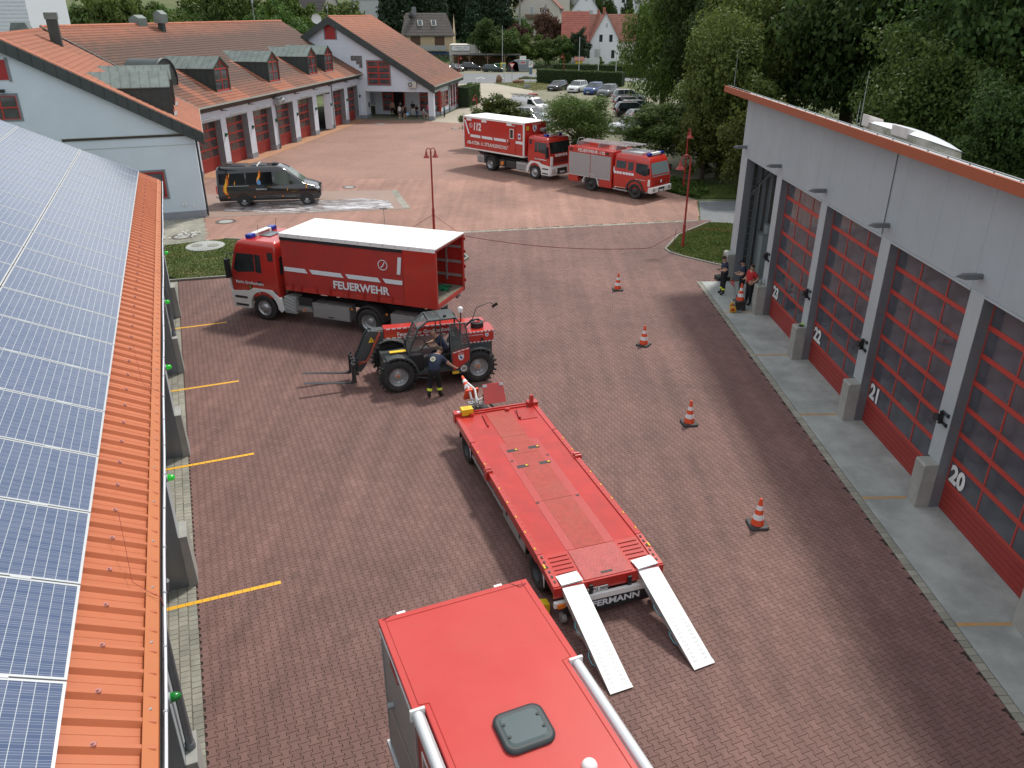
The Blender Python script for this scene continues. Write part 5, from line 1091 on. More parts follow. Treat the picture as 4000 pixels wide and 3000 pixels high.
chests(T, [(.85, 2.52, 1, .42, 1.02, M_alucheck, M_side, 'storage_chest'), (-2.0, -.95, 1, .42, 1.0, M_alucheck, M_side, 'storage_chest'), (.85, 2.5, -1, .42, 1.0, M_alucheck, M_side, 'storage_chest')])
b=MB();b.prism([(3.30, .42), (3.86, .42), (3.92, .95), (3.80, 1.15), (3.30, 1.15)], 'y', .70, 1.22);am=b.build('exhaust_cover', mat('grey_plastic', (.30, .32, .32), .5), T, bev=.04)
for k in range(4):b=MB();b.slab([(3.36, 1.225, .55+k*.14), (3.82, 1.225, .72+k*.14), (3.82, 1.225, .735+k*.14), (3.36, 1.225, .565+k*.14)], (0, .008, 0));b.build('cover_rib', M_white, am)
b=MB();b.box(2.55, 3.28, .95, 1.22, .62, .78);b.build('side_step', M_alucheck, T);b=MB();b.box(2.6, 3.25, .45, 1.05, .8, 1.12);b.build('battery_box', M_frame, T, bev=.02)
for x, z in((2.9, .70), (.72, .98), (-.80, .96)):b=MB();b.cbox((x, 1.235, z), (.07, .02, .07));b.build('side_marker', M_orange, T)
b=MB();b.box(-2.25, -2.18, -1.15, 1.15, .55, .75);b.box(-2.3, -2.2, .75, 1.15, .62, .92);b.build('rear_bumper', M_frame, T);b=MB();b.box(-2.32, -2.28, .80, 1.15, .66, .88);b.build('tail_lamp', M_redlight, T)
b=MB();b.tube([(4.0, -.2, 1.25), (3.7, .3, 1.9), (3.75, .6, 2.2), (3.7, .8, 1.5)], .10, n=8);b.box(3.55, 3.95, -.6, .5, 1.1, 1.9);b.tube([(3.9, .7, 1.2), (3.72, .9, 1.6), (3.8, 1.0, 1.2)], .07, n=8);b.build('air_hoses', M_frame, T)
CB=thing('curtain_container', 'red curtain container lettered FEUERWEHR with white roof, standing on the truck at left', 'swap body', T.location, R(159.6))
X0, X1, Z0, Z1, HW=-2.98, 3.66, 1.42, 3.70, 1.25
b=MB();b.box(X0, X1, -HW, HW, Z0, Z0+.17);b.build('floor_frame', M_red, CB, bev=.01)
b=MB();b.box(X0+.03, X1-.05, -HW+.06, HW-.06, Z0+.171, Z0+.19);b.build('floor_boards', mat('worn_plywood', (.17, .15, .115), .85, var=.3, scale=3), CB)
b=MB();b.box(X1-.06, X1, -HW, HW, Z0+.172, Z1-.08);b.build('front_wall', M_reddark, CB)
cur=MB();nxx=90;nz_=14;vs=[]
for i in range(nxx+1):
 x=-1.62+(X1-.02+1.62)*i/nxx
 for j in range(nz_+1):
  z=Z0+.05+(Z1-.24-Z0-.05)*j/nz_;fold=.010*math.sin(i*.9)*(1-j/nz_)**2+.006*math.sin(i*.33+j*.4)-(.018 if j==1 else 0)
  vs.append((x, HW+.006+fold, z))
cur.add(vs, [(i*(nz_+1)+j, (i+1)*(nz_+1)+j, (i+1)*(nz_+1)+j+1, i*(nz_+1)+j+1)for i in range(nxx)for j in range(nz_)], True);cu_=cur.build('curtain', M_tarp, CB)
b=MB();b.box(-1.62, X1, -HW-.01, -HW+.02, Z0+.05, Z1-.2);b.build('curtain', M_tarp, CB)
b=MB();b.box(-1.62, X1-.01, HW-.02, HW+.035, Z1-.235, Z1-.07);b.build('curtain_rail', M_black, CB)
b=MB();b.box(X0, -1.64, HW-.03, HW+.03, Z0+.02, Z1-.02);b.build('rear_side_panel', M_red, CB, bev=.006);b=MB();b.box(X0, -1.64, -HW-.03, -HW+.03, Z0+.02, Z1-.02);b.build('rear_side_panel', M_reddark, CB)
b=MB();b.box(X0, X0+.08, -HW, -HW+.09, Z0, Z1);b.box(X0, X0+.08, HW-.09, HW, Z0, Z1-.02);b.box(X0, X0+.08, -HW, HW, Z1-.10, Z1-.02);b.build('door_frame', M_red, CB)
b=MB();b.slab([(X0-.02, -HW-.02, Z1-.02), (X1+.01, -HW-.02, Z1-.02), (X1+.01, HW+.03, Z1-.02), (X0-.02, HW+.03, Z1-.02)], (0, 0, .05));b.box(X0-.0, X1, HW+.03, HW+.045, Z1-.12, Z1+.03);b.box(X0, X1, -HW-.035, -HW-.02, Z1-.12, Z1+.03)
rf=b.build('roof_tarpaulin', M_tarpwhite, CB, bev=.015)
ey=None
for k in range(12):
 x=X0+.55+k*.52
 if ey is None:b=MB();b.cyl((0, 0, 0), (0, .008, 0), .018, n=8);o=b.build('eyelet', M_frame, rf, loc=(x, HW+.045, Z1-.03));ey=o.data
 else:link('eyelet', ey, rf, (x, HW+.045, Z1-.03))
for x in(-.5, .1, .8, 1.6, 2.2, 2.9, 3.3, -1.1):
 b=MB();b.box(x-.025, x+.025, HW+.012, HW+.045, Z0+.02, Z0+.30);b.box(x-.03, x+.03, HW+.045, HW+.06, Z0+.13, Z0+.20);b.build('tension_strap', M_reddark, CB)
for z in(Z0+.55, Z0+1.1, Z0+1.7):b=MB();b.box(-2.9, -1.6, -HW+.035, -HW+.07, z, z+.10);b.build('inner_slat', M_alu, CB)
for x in(-2.3, -1.8):b=MB();b.box(x, x+.07, -HW+.07, -HW+.10, Z0+.4, Z1-.3);b.build('inner_post', M_alu, CB)
b=MB()
for z in(.35, .9, 1.5, 2.0):b.cyl((X0-.02, -HW-.05, Z0+z), (X0-.02, -HW-.05, Z0+z+.12), .03, n=6)
b.build('door_hinges', M_reddark, CB, kind='stuff')
def csl(x0, x1, z0, z1, sk=.10, s_=1):return[(x0+sk, z0), (x1+sk, z0), (x1, z1), (x0, z1)]
for x0, x1 in((3.60-.95, 3.60), (1.05, 2.45), (-.55, .85), (-1.58, -.75)):
 zt=Z0+.98;sk=.12;a=0 if x1==3.60 else sk;c=0 if x0==-1.58 else sk
 b=MB();b.slab([(x0-c+(.0), HW+.024, zt-.17), (x1-a+(.0), HW+.024, zt-.17), (x1, HW+.024, zt), (x0, HW+.024, zt)], (0, .003, 0));b.build('reflective_stripe', M_refl, cu_)
text('FEUERWEHR', .42, M_refl, cu_, (.22, HW+.026, Z0+.48), SIDE_L, bold=.013, sx=1.02)
text('1', .82, M_refl, cu_, (-1.45, HW+.026, Z0+1.50), SIDE_L, bold=.05, sx=.8, shear=.15)
b=MB();b.lathe([(.17, 0), (.20, 0), (.20, .004), (.17, .004)], axis='y', c=(-.80, HW+.024, Z0+1.50), n=28, smooth=False);b.tube([(-.87, HW+.028, Z0+1.60), (-.83, HW+.03, Z0+1.50), (-.78, HW+.03, Z0+1.44), (-.73, HW+.028, Z0+1.40)], .024, n=6);b.build('telephone_mark', M_refl, cu_)
for y in(-.8, 1.0):b=MB();b.cyl((X0+.1, y-.12, Z0-.12), (X0+.1, y+.12, Z0-.12), .07, n=12);b.build('roller', M_rim, CB)
text('Markt Großostheim', .165, M_refl, T, (4.02+1.36, 1.238, 1.52), SIDE_L, bold=.004);shield(T, (4.02+1.36, 1.232, 1.34), SIDE_L, .16, M_black, M_gold);text('Landkreis Aschaffenburg', .09, M_refl, T, (4.02+1.36, 1.238, 1.17), SIDE_L)
t=thing('green_net', 'crumpled green net lying on the open container floor', 'net', (-2.75, 29.2, 1.62), 0);b=MB();rnd=random.Random(3)
for k in range(7):b.tube([(rnd.uniform(-.4, .4), rnd.uniform(-.35, .35), rnd.uniform(0, .10))for _ in range(6)], .02, n=5)
b.build('netting', mat('green_netting', (.01, .22, .09), .8), t)
# ---- 2 container truck with AB-Atem body
T2=thing('container_truck', 'red and white cab-over truck carrying the breathing apparatus container', 'fire truck', (-.83, 64.24, 0), R(-45.6))
cab_man(T2, 4.10, 3.10);chassis(T2, 0, 4.95, -1.9, 4.1)
for s_ in(-1, 1):
 wheel(T2, 4.88, s_*1.25, .53, .32, s_, 'truck');wheel(T2, 0, s_*1.25, .53, .30, s_, 'deep');wheel(T2, 0, s_*.92, .53, .28, s_, 'deep')
 b=MB();b.slab([(x, s_*1.24, z)for x, z in MUD], (0, -s_*.6, 0));b.build('mudguard', M_frame, T2)
chests(T2, [(2.9, 4.0, -1, .42, 1.05, M_alu, M_side, 'storage_chest'), (-1.55, -.75, -1, .5, 1.1, M_alu, M_side, 'storage_chest')])
b=MB();b.box(1.7, 2.8, -1.2, -.7, .45, 1.0);b.build('fuel_tank', M_frame, T2, bev=.08);b=MB();b.box(1.0, 1.6, -1.2, -.7, .5, 1.0);b.build('side_box', M_frame, T2, bev=.02);b=MB();b.slab([(1.15, -1.205, .6), (1.45, -1.205, .62), (1.5, -1.205, .9), (1.2, -1.205, .88)], (0, -.01, 0));b.build('hazard_plate', M_orange, T2)
b=MB();b.box(-2.3, -1.5, -.1, .1, .62, .75);b.build('tow_bar', M_frame, T2)
text('Markt Großostheim', .15, M_refl, T2, (4.1+1.36, -1.238, 1.52), SIDE_R, bold=.003);shield(T2, (4.1+1.36, -1.232, 1.34), SIDE_R, .15, M_black, M_gold);text('Landkreis Aschaffenburg', .08, M_refl, T2, (4.1+1.36, -1.238, 1.18), SIDE_R)
C2=thing('breathing_container', 'red container with white edges lettered 112 and AB-ATEM- U. STRAHLENSCHUTZ', 'swap body', T2.location, R(-45.6))
x0, x1, z0, z1, hw=-3.12, 3.72, 1.42, 3.88, 1.24
b=MB();b.box(x0, x1, -hw, hw, z0, z1);b.build('container_body', M_red, C2, bev=.02)
b=MB();b.box(x0-.01, x1+.01, -hw-.012, hw+.012, z1-.0, z1+.05);b.build('container_roof', M_tarpwhite, C2, bev=.01)
b=MB()
for s_ in(-1, 1):
 y=s_*(hw+.006)
 for(a0, a1, c0, c1)in((x0, x1, z0, z0+.10), (x0, x1, z1-.09, z1-.001), (x0, x0+.10, z0, z1), (x1-.10, x1, z0, z1)):b.cbox(((a0+a1)/2, y, (c0+c1)/2), (a1-a0-.001*(a1-a0<.2), .016, c1-c0))
b.cbox((x1+.006, 0, z0+.05), (.016, 2*hw, .10));b.cbox((x1+.006, -hw+.04, (z0+z1)/2), (.015, .08, z1-z0));b.cbox((x1+.006, hw-.04, (z0+z1)/2), (.015, .08, z1-z0));b.build('edge_profile', M_white, C2)
Y_=-hw-.010
for P in([(x0+.12, z1-.25), (x0+.28, z1-.25), (x0+.78, z0+1.15), (x0+.60, z0+1.15)], [(x0+.85, z0+.95), (x0+2.05, z0+.95), (x0+1.97, z0+1.15), (x0+.85, z0+1.15)], [(x0+2.22, z0+.95), (x0+3.45, z0+.95), (x0+3.37, z0+1.15), (x0+2.14, z0+1.15)], [(x0+3.62, z0+.95), (x0+4.95, z0+.95), (x0+4.87, z0+1.15), (x0+3.54, z0+1.15)], [(x0+5.12, z0+.95), (x1-.12, z0+.95), (x1-.12, z0+1.15), (x0+5.04, z0+1.15)]):
 b=MB();b.slab([(x, Y_, z)for x, z in P], (0, -.004, 0));b.build('reflective_stripe', M_refl, C2)
text('112', .78, M_white, C2, (x0+1.62, Y_-.004, z1-.70), SIDE_R, bold=.035, sx=.78, shear=.15)
b=MB();b.lathe([(.155, 0), (.185, 0), (.185, .004), (.155, .004)], axis='y', c=(x0+.92, Y_-.006, z1-.62), n=26, smooth=False);b.tube([(x0+.86, Y_-.008, z1-.53), (x0+.90, Y_-.01, z1-.62), (x0+.96, Y_-.01, z1-.70)], .022, n=6);b.build('telephone_mark', M_white, C2)
text('AB-ATEM- U. STRAHLENSCHUTZ', .365, M_white, C2, (x0+2.98, Y_-.004, z0+.52), SIDE_R, bold=.007, sx=.95)
b=MB();b.cbox((2.45, Y_-.012, z0+1.22), (.80, .02, 2.1));dr=b.build('side_door', M_red, C2, bev=.008);b=MB();b.cbox((2.45, Y_-.03, z0+1.62), (.42, .02, .72));b.build('window_frame', M_white, dr, bev=.008);b=MB();b.cbox((2.45, Y_-.038, z0+1.62), (.30, .02, .60));b.build('door_window', M_glass, dr);b=MB();b.cbox((2.45, Y_-.05, z0+2.22), (.9, .08, .05));b.build('rain_gutter', M_alu, dr);b=MB();b.cbox((2.17, Y_-.03, z0+.9), (.09, .03, .25));b.build('door_handle', M_black, dr)
for x in(-2.35, -.6, 2.2):b=MB();b.cbox((x, Y_-.05, z1-.2), (.5, .1, .16));b.build('side_lamp', M_white, C2, bev=.02)
b=MB();b.cbox((3.25, Y_-.004, z0+1.50), (.26, .01, .40));pl=b.build('badge_plate', M_white, C2);shield(C2, (3.25, Y_-.012, z0+1.5), SIDE_R, .2, M_blue, M_redlight)
shield(C2, (x1+.012, -.1, z1-.42), (R(90), 0, R(90)), .42, M_refl, M_blue);text('Landkreis Aschaffenburg', .10, M_white, C2, (x1+.012, .1, z1-.12), (R(90), 0, R(90)));b=MB();b.cbox((x1+.01, -.85, z1-.35), (.01, .28, .3));b.build('sticker', M_gold, C2)
b=MB();b.cbox((x1+.25, .75, z1-.55), (.4, .7, .22));b.cbox((x1+.2, .75, z1-.9), (.1, .1, .6));b.build('mast_head', M_galv, C2, bev=.02);b=MB();b.box(x1, x1+.3, -.9, .9, z0+.1, z0+.5);b.box(x1, x1+.22, -.7, -.4, z0+.5, z0+1.3);b.build('front_boxes', M_reddark, C2)
# ---- 3 red fire engine with grey shutters
T3=thing('fire_engine', 'red fire engine lettered FEUERWEHR 112 with grey shutters and roof ladders', 'fire engine', (6.30, 56.48, 0), R(-44.3))
b=MB();b.box(-2.08, 1.84, -1.18, 1.18, .95, 2.50);b.box(-2.08, 1.84, -1.20, 1.20, 2.50, 2.86);bd=b.build('body', M_red, T3, bev=.02)
for s_ in(-1, 1):
 b=MB();y=s_*1.185
 for(xa, xb_)in((-1.98, -.08), (-.02, 1.72)):
  for k in range(20):z=.98+k*.076;b.cbox(((xa+xb_)/2, y, z+.036), (xb_-xa, .03, .068))
 b.build('shutter', M_shutter, bd)
 for xa, xb_ in((-2.05, -.05), (-.05, 1.78)):b=MB();b.cbox(((xa+xb_)/2, s_*1.205, .96), (xb_-xa-.1, .02, .05));b.build('shutter_rail', M_alu, bd)
 b=MB();b.box(-2.0, -1.15, min(s_*.8, s_*1.19), max(s_*.8, s_*1.19), .5, .94);b.box(.78, 1.84, min(s_*.8, s_*1.19), max(s_*.8, s_*1.19), .42, .94);b.build('lower_locker', M_red, bd, bev=.01)
 aa=[(.64*math.cos(R(q)), .52+.62*math.sin(R(q)))for q in range(0, 181, 15)];ab=[(.70*math.cos(R(q)), .52+.68*math.sin(R(q)))for q in range(0, 181, 15)][::-1]
 b=MB();b.slab([(x, s_*1.20, z)for x, z in aa+ab], (0, -s_*.3, 0));b.build('mudguard', M_white, bd)
 wheel(T3, 0, s_*1.19, .50, .30, s_, 'truck', rx=M_rimdark);wheel(T3, 3.79, s_*1.19, .50, .30, s_, 'truck', rx=M_rimdark)
 text('FEUERWEHR', .31, M_white, bd, ((-.30 if s_<0 else.1), s_*1.208, 2.68), SIDE_R if s_<0 else SIDE_L, bold=.005);text('112', .27, M_white, bd, (.98, s_*1.208, 2.68), SIDE_R if s_<0 else SIDE_L, bold=.012)
 b=MB();b.tube([(.70, s_*1.21, 2.78), (.68, s_*1.212, 2.69), (.74, s_*1.21, 2.60)], .016, n=5);b.build('telephone_mark', M_white, bd)
 for x in(-1.78, 1.42):b=MB();b.cbox((x, s_*1.205, 2.68), (.22, .02, .16));b.build('scene_light', M_black, bd)
rg3=[(.62, 1.95, 5.0, 1.13, .08), (1.35, 1.92, 5.05, 1.16, .12), (1.62, 1.92, 5.03, 1.15, .12), (2.45, 1.92, 4.80, 1.08, .14), (2.72, 1.95, 4.66, 1.03, .16), (2.80, 2.1, 4.5, .95, .2)]
b=MB();b.rings(rg3);cb=b.build('cab', M_red, T3)
frontpatch(rg3, [(-1.0, 1.55), (1.0, 1.55), (.92, 2.42), (-.92, 2.42)], .012).build('windscreen', mat('pale_windscreen', (.20, .26, .27), .08, spec=.9), cb)
for s_ in(-1, 1):
 sidepatch(rg3, [(2.15, 1.88), (2.95, 1.88), (2.95, 2.36), (2.15, 2.36)], s_, .01).build('side_window', M_glass, cb);sidepatch(rg3, [(3.12, 1.82), (3.55, 1.82), (3.55, 2.36), (3.12, 2.36)], s_, .01).build('side_window', M_glass, cb)
 sidepatch(rg3, [(3.76, 1.76), (4.55, 1.58), (4.78, 1.70), (4.66, 2.34), (3.76, 2.36)], s_, .01).build('side_window', M_glass, cb)
 for x in(3.04, 3.64):sidepatch(rg3, [(x, .9), (x+.012, .9), (x+.012, 2.45), (x, 2.45)], s_, .008).build('door_gap', M_black, cb)
 for k in range(7):
  xx=2.0+k*.235+(k>2)*.04;sidepatch(rg3, [(xx, 1.50), (xx+(.20 if k else.2), 1.50), (xx+.19, 1.66), (xx-.01, 1.66)], s_, .012).build('reflective_stripe', M_refl, cb)
 sidepatch(rg3, [(1.95, 1.62), (2.06, 1.62), (2.0, 1.92), (1.95, 1.95)], s_, .012).build('reflective_stripe', M_refl, cb)
 b=MB();q_=[(3.79+.62*math.cos(R(q)), .5+.66*math.sin(R(q)))for q in range(0, 181, 15)];q2=[(3.79+.74*math.cos(R(q)), .5+.78*math.sin(R(q)))for q in range(0, 181, 15)][::-1];b.slab([(x, s_*1.20, z)for x, z in q_+q2], (0, -s_*.3, 0));b.build('mudguard', M_frame, cb)
 b=MB();b.cbox((4.86, s_*1.28, 1.95), (.12, .18, .42));b.tube([(4.75, s_*1.1, 2.35), (4.88, s_*1.28, 2.15), (4.8, s_*1.15, 1.7)], .015);b.build('mirror', M_black, cb, bev=.02)
 sidepatch(rg3, [(4.80, .98), (5.0, .98), (5.0, 1.42), (4.84, 1.42)], s_, .02).build('corner_deflector', M_white, cb)
 text('Markt Großostheim', .10, M_refl, cb, (4.22, s_*1.178, 1.32), SIDE_R if s_<0 else SIDE_L);shield(cb, (4.22, s_*1.17, 1.2), SIDE_R if s_<0 else SIDE_L, .12, M_black, M_gold)
b=MB();b.lathe([(.001, .0), (.10, .0), (.10, .01)], axis='x', c=(5.065, 0, 1.22), n=18, smooth=False);b.build('round_badge', M_refl, cb);b=MB()
for k in range(4):b.box(5.045, 5.06, -.75, .75, 1.0+k*.1, 1.05+k*.1)
b.build('grille', M_reddark, cb)
b=MB();b.box(4.85, 5.16, -1.16, 1.16, .52, .90);bp=b.build('bumper', M_white, cb, bev=.04);b=MB();b.box(5.161, 5.175, -.35, .3, .55, .84);b.build('lower_grille', M_frame, bp);b=MB();b.box(5.176, 5.182, -.27, .2, .58, .70);b.build('number_plate', M_refl, bp)
for s_ in(-1, 1):b=MB();b.cbox((5.16, s_*.88, .72), (.03, .26, .2));b.build('headlight', M_lamp, bp)
b=MB();b.box(2.0, 3.2, -1.18, -.7, .42, .48);b.box(2.0, 3.2, .7, 1.18, .42, .48);b.build('running_board', M_alu, T3);b=MB();b.box(-2.0, 5.0, -.45, .45, .55, .95);b.cyl((3.79, -1, .5), (3.79, 1, .5), .1, n=8);b.cyl((0, -1, .5), (0, 1, .5), .1, n=8);b.build('chassis', M_frame, T3)
beacon_bar(cb, 4.42, 2.83, 1.6)
b=MB();b.box(2.2, 3.9, -.72, -.68, 2.8, 2.95);b.box(2.2, 3.9, .68, .72, 2.8, 2.95);b.box(2.2, 2.24, -.68, .68, 2.8, 2.95);b.box(3.86, 3.9, -.68, .68, 2.8, 2.95);b.box(2.2, 3.9, -.7, .7, 2.79, 2.81);b.build('roof_tray', M_alu, cb)
for yy, xa, xb_, zz in((.55, -2.0, 2.6, 3.12), (-.05, -1.7, 2.3, 3.12), (.50, 1.2, 3.2, 3.25)):
 b=MB();
 for dy in(-.2, .2):b.box(xa, xb_, yy+dy-.02, yy+dy+.02, zz, zz+.07)
 for k in range(int((xb_-xa)/.28)):b.cyl((xa+.1+k*.28, yy-.2, zz+.035), (xa+.1+k*.28, yy+.2, zz+.035), .015, n=6)
 lt=b.build('ladder', M_alu, T3)
b=MB()
for x in(-1.8, 0, 1.5):b.box(x-.03, x+.03, -.4, .8, 2.86, 3.11)
b.tube([(-1.2, -.9, 2.86), (-1.2, -.9, 3.1), (-.9, -.9, 3.12)], .02);b.tube([(-1.9, -.5, 2.87), (-1.9, -.3, 3.3), (-1.9, .3, 3.3), (-1.9, .5, 2.87)], .02);b.build('ladder_rack', M_galv, T3)
# ---- black van
VN=thing('black_van', 'black panel van with flame stickers parked on the wet wash pad', 'van', (-17.24+.15*-.97, 50.65+.97, 0), R(8.6))
VN.location=(-17.38, 51.58, 0)
rv=[(.38, -1.55, 4.72, .92, .12), (.62, -1.60, 4.88, .97, .18), (1.0, -1.60, 4.86, .99, .25), (1.22, -1.60, 4.55, .985, .26), (1.38, -1.60, 3.95, .975, .24), (1.55, -1.59, 3.68, .96, .22), (2.25, -1.55, 2.85, .88, .22), (2.42, -1.50, 2.55, .80, .28), (2.48, -1.35, 2.3, .62, .3)]
M_vblack=mat('black_car_paint', (.008, .009, .011), .14, coat=.8, spec=.6)
b=MB();b.rings(rv);vb=b.build('body', M_vblack, VN)
M_tint=mat('tinted_glass', (.004, .004, .005), .12, spec=.5);M_vglass=mat('van_glass', (.10, .13, .11), .05, spec=.9)
frontpatch(rv, [(-.80, 1.46), (.80, 1.46), (.74, 2.20), (-.74, 2.20)], .01).build('windscreen', M_vglass, vb)
for s_ in(-1, 1):
 sidepatch(rv, [(2.05, 1.42), (3.35, 1.38), (3.30, 1.50), (2.75, 2.15), (2.08, 2.18)], s_, .008).build('side_window', M_vglass, vb)
 sidepatch(rv, [(-1.4, 1.45), (.2, 1.42), (.2, 2.12), (-1.38, 2.10)], s_, .006).build('side_window', M_tint, vb);sidepatch(rv, [(.3, 1.42), (1.9, 1.42), (1.9, 2.16), (.3, 2.14)], s_, .006).build('side_window', M_tint, vb)
 for x in(1.97, .25):sidepatch(rv, [(x, .5), (x+.01, .5), (x+.01, 2.2), (x, 2.2)], s_, .005).build('door_gap', M_frame, vb)
 sidepatch(rv, [(-1.2, 1.30), (.4, 1.32), (.4, 1.36), (-1.2, 1.34)], s_, .02).build('slide_rail', M_galv, vb)
 for x in(-.95, .65, 2.4):sidepatch(rv, [(x, .58), (x+.09, .58), (x+.09, .66), (x, .66)], s_, .015).build('side_marker', M_orange, vb)
 b=MB();b.cbox((3.05, s_*1.12, 1.52), (.16, .2, .26));b.build('mirror', M_black, vb, bev=.04)
 wheel(VN, 0, s_*.98, .36, .24, s_, 'truck');wheel(VN, 3.94, s_*.98, .36, .24, s_, 'truck')
 for xc in(0, 3.94):
  A1=[(xc+.46*math.cos(R(q)), .36+.46*math.sin(R(q)))for q in range(-10, 191, 12)];A2=[(xc+.36*math.cos(R(q)), .36+.37*math.sin(R(q)))for q in range(-10, 191, 12)]
  b=MB();b.slab([(x, s_*.975, z)for x, z in A1], (0, s_*.022, 0));b.build('wheel_arch', M_black, vb)
def flame(loc, sc, rot, parent, blue=False, s_=1):
 P=[(-.05, 0), (-.17, .22), (-.12, .48), (.02, .70), (.10, .92), (.12, 1.12), (.20, .85), (.16, .60), (.05, .40), (.04, .2), (.12, .02)]
 b=MB();b.prism([(x*sc*s_, z*sc)for x, z in P], 'z', 0, .003);o=b.build('flame_sticker', mat('orange_flame', (.75, .16, .02), .4), parent, loc=loc, rot=rot)
 b=MB();b.prism([(x*sc*.55*s_-.02*sc, z*sc*.75+.1*sc)for x, z in P], 'z', .003, .006);b.build('flame_core', mat('yellow_flame', (.85, .55, .04), .4), o)
 if blue:b=MB();b.prism([(x*sc*.6, z*sc*.5+.02*sc)for x, z in[(0, .9), (-.2, .45), (-.25, .2), (-.12, 0), (.12, 0), (.25, .2), (.2, .45)]], 'z', .006, .009);b.build('water_drop', mat('blue_drop', (.12, .35, .65), .4), o)
 return o
flame((-1.02, -1.0, .78), 1.15, SIDE_R, vb);flame((-.75, -.965, 1.85), .32, SIDE_R, vb);flame((-.45, -.985, 1.38), .28, SIDE_R, vb);flame((1.05, -.975, 1.38), .85, SIDE_R, vb, True);flame((4.0, -1.0, 1.08), .35, SIDE_R, vb);flame((2.78, -1.0, .95), .2, SIDE_R, vb)
M_dgold=mat('dull_gold_print', (.30, .21, .05), .5)
text('HEIZUNGS', .10, mat('dull_red_print', (.32, .05, .03), .5), vb, (.62, -1.0, 1.26), SIDE_R);text('SANITÄR', .10, mat('dull_blue_print', (.04, .10, .28), .5), vb, (1.20, -1.0, 1.26), SIDE_R);text('SERVICE', .10, M_dgold, vb, (1.72, -1.0, 1.26), SIDE_R)
text('Szykowny', .17, M_white, vb, (1.15, -1.005, 1.12), SIDE_R, shear=.3)
text('63762 Großostheim', .075, M_dgold, vb, (3.15, -1.005, 1.0), SIDE_R);text('Tel. 06026', .075, M_dgold, vb, (3.15, -1.005, .90), SIDE_R)
b=MB();b.box(-1.64, -1.58, -.95, -.86, .85, 1.35);b.build('tail_lamp', M_redlight, vb);b=MB();b.box(-1.66, -1.56, .86, .95, .85, 1.35);b.build('tail_lamp', M_redlight, vb)
b=MB();b.slab([(4.70, -.95, 1.02), (4.86, -.72, .98), (4.80, -.72, 1.12), (4.45, -.97, 1.17)], (0, -.01, .004));b.build('headlight', M_lamp, vb);b=MB();b.slab([(4.70, .95, 1.02), (4.86, .72, .98), (4.80, .72, 1.12), (4.45, .97, 1.17)], (0, .01, .004));b.build('headlight', M_lamp, vb)
b=MB();b.tube([(-1.6, 0, .42), (-1.85, 0, .42), (-1.88, 0, .52)], .03);b.build('tow_hitch', M_frame, vb)
for x in(-.6, .6):b=MB();b.box(x, x+.9, -.5, .5, 2.482, 2.52);b.build('roof_panel', mat('roof_solar', (.03, .035, .045), .2), vb)
b=MB();b.box(1.0, 1.06, -.7, .75, 2.47, 2.54);b.build('roof_bar', M_white, vb);b=MB();b.box(1.9, 2.2, -.25, .25, 2.46, 2.60);b.build('roof_vent', M_black, vb, bev=.04)
# ---- telehandler
TH_=thing('telehandler', 'red and dark grey telehandler with forks and an open cab door', 'telehandler', (-2.72, 24.66, 0), R(197.5))
M_dg=mat('dark_grey_machine_paint', (.055, .065, .068), .42, var=.08, scale=2, dirt=(.09, .09, .085), damt=.4)
for s_ in(1, -1):
 for x in(-1.36, 1.36):wheel(TH_, x, s_*1.02, .57, .42, s_, 'tele')
 for x in(-1.36, 1.36):
  b=MB();b.cyl((x, s_*.98, .57), (x, s_*.90, .57), .02, n=6);b.cbox((x, s_*(1.02-.42*.25+.01), .57), (.07, .02, .07));b.build('orange_reflector', M_orange, TH_)
for s_ in(1, -1):
 for xc, a0, a1 in((1.36, 60, 175), (-1.36, 20, 130)):
  o1=[(xc+.70*math.cos(R(q)), .57+.70*math.sin(R(q)))for q in range(a0, a1+1, 10)];o2=[(xc+.64*math.cos(R(q)), .57+.64*math.sin(R(q)))for q in range(a0, a1+1, 10)][::-1]
  b=MB();b.slab([(x, s_*1.02, z)for x, z in o1+o2], (0, -s_*.46, 0));b.build('fender', M_dg, TH_, bev=.01)
b=MB();b.box(-1.9, 1.75, -.52, .50, .42, .95);b.box(-1.3, 1.3, -.55, .55, .38, .60);b.cyl((-1.36, -.9, .57), (-1.36, .9, .57), .14, n=10);b.cyl((1.36, -.9, .57), (1.36, .9, .57), .14, n=10);b.box(-1.95, -1.6, -.6, .6, .5, 1.3);b.build('chassis', M_dg, TH_, bev=.02)
bt=math.radians(-1.5);Mb=Matrix.Translation((-1.75, -.28, 1.62))@Matrix.Rotation(bt, 4, 'Y')
b=MB(Mb);b.box(-.15, 3.35, -.20, .20, -.20, .18);bo=b.build('boom', M_red, TH_, bev=.03)
b=MB(Mb);b.box(3.35, 3.75, -.15, .15, -.15, .14);b.build('inner_boom', M_dg, bo, bev=.02)
b=MB(Mb)
for k in range(17):b.box(.1+k*.19, .23+k*.19, .201, .206, .13, .17);b.box(.1+k*.19, .23+k*.19, .201, .206, -.185, -.15)
b.build('reflective_dashes', M_refl, bo, kind='stuff')
text('Feuerwehr Großostheim', .19, M_white, bo, (-1.75+1.95, -.28+.207, 1.63), SIDE_L, bold=.005)
b=MB();P=[(1.60, 1.80), (2.05, 1.86), (2.22, 1.70), (2.62, .82), (2.66, .50), (2.45, .42), (2.28, .62), (1.95, 1.35), (1.62, 1.45)]
b.prism([(x, z)for x, z in P], 'y', -.46, -.42);b.prism([(x, z)for x, z in P], 'y', -.14, -.10);b.box(1.65, 2.1, -.42, -.14, 1.5, 1.80);b.build('gooseneck', M_dg, TH_, bev=.012)
b=MB();b.tube([(2.0, -.28, 1.40), (2.48, -.28, .72)], .05);b.tube([(2.05, -.28, 1.5), (2.3, -.28, 1.0)], .035);b.build('tilt_cylinder', M_galv, TH_)
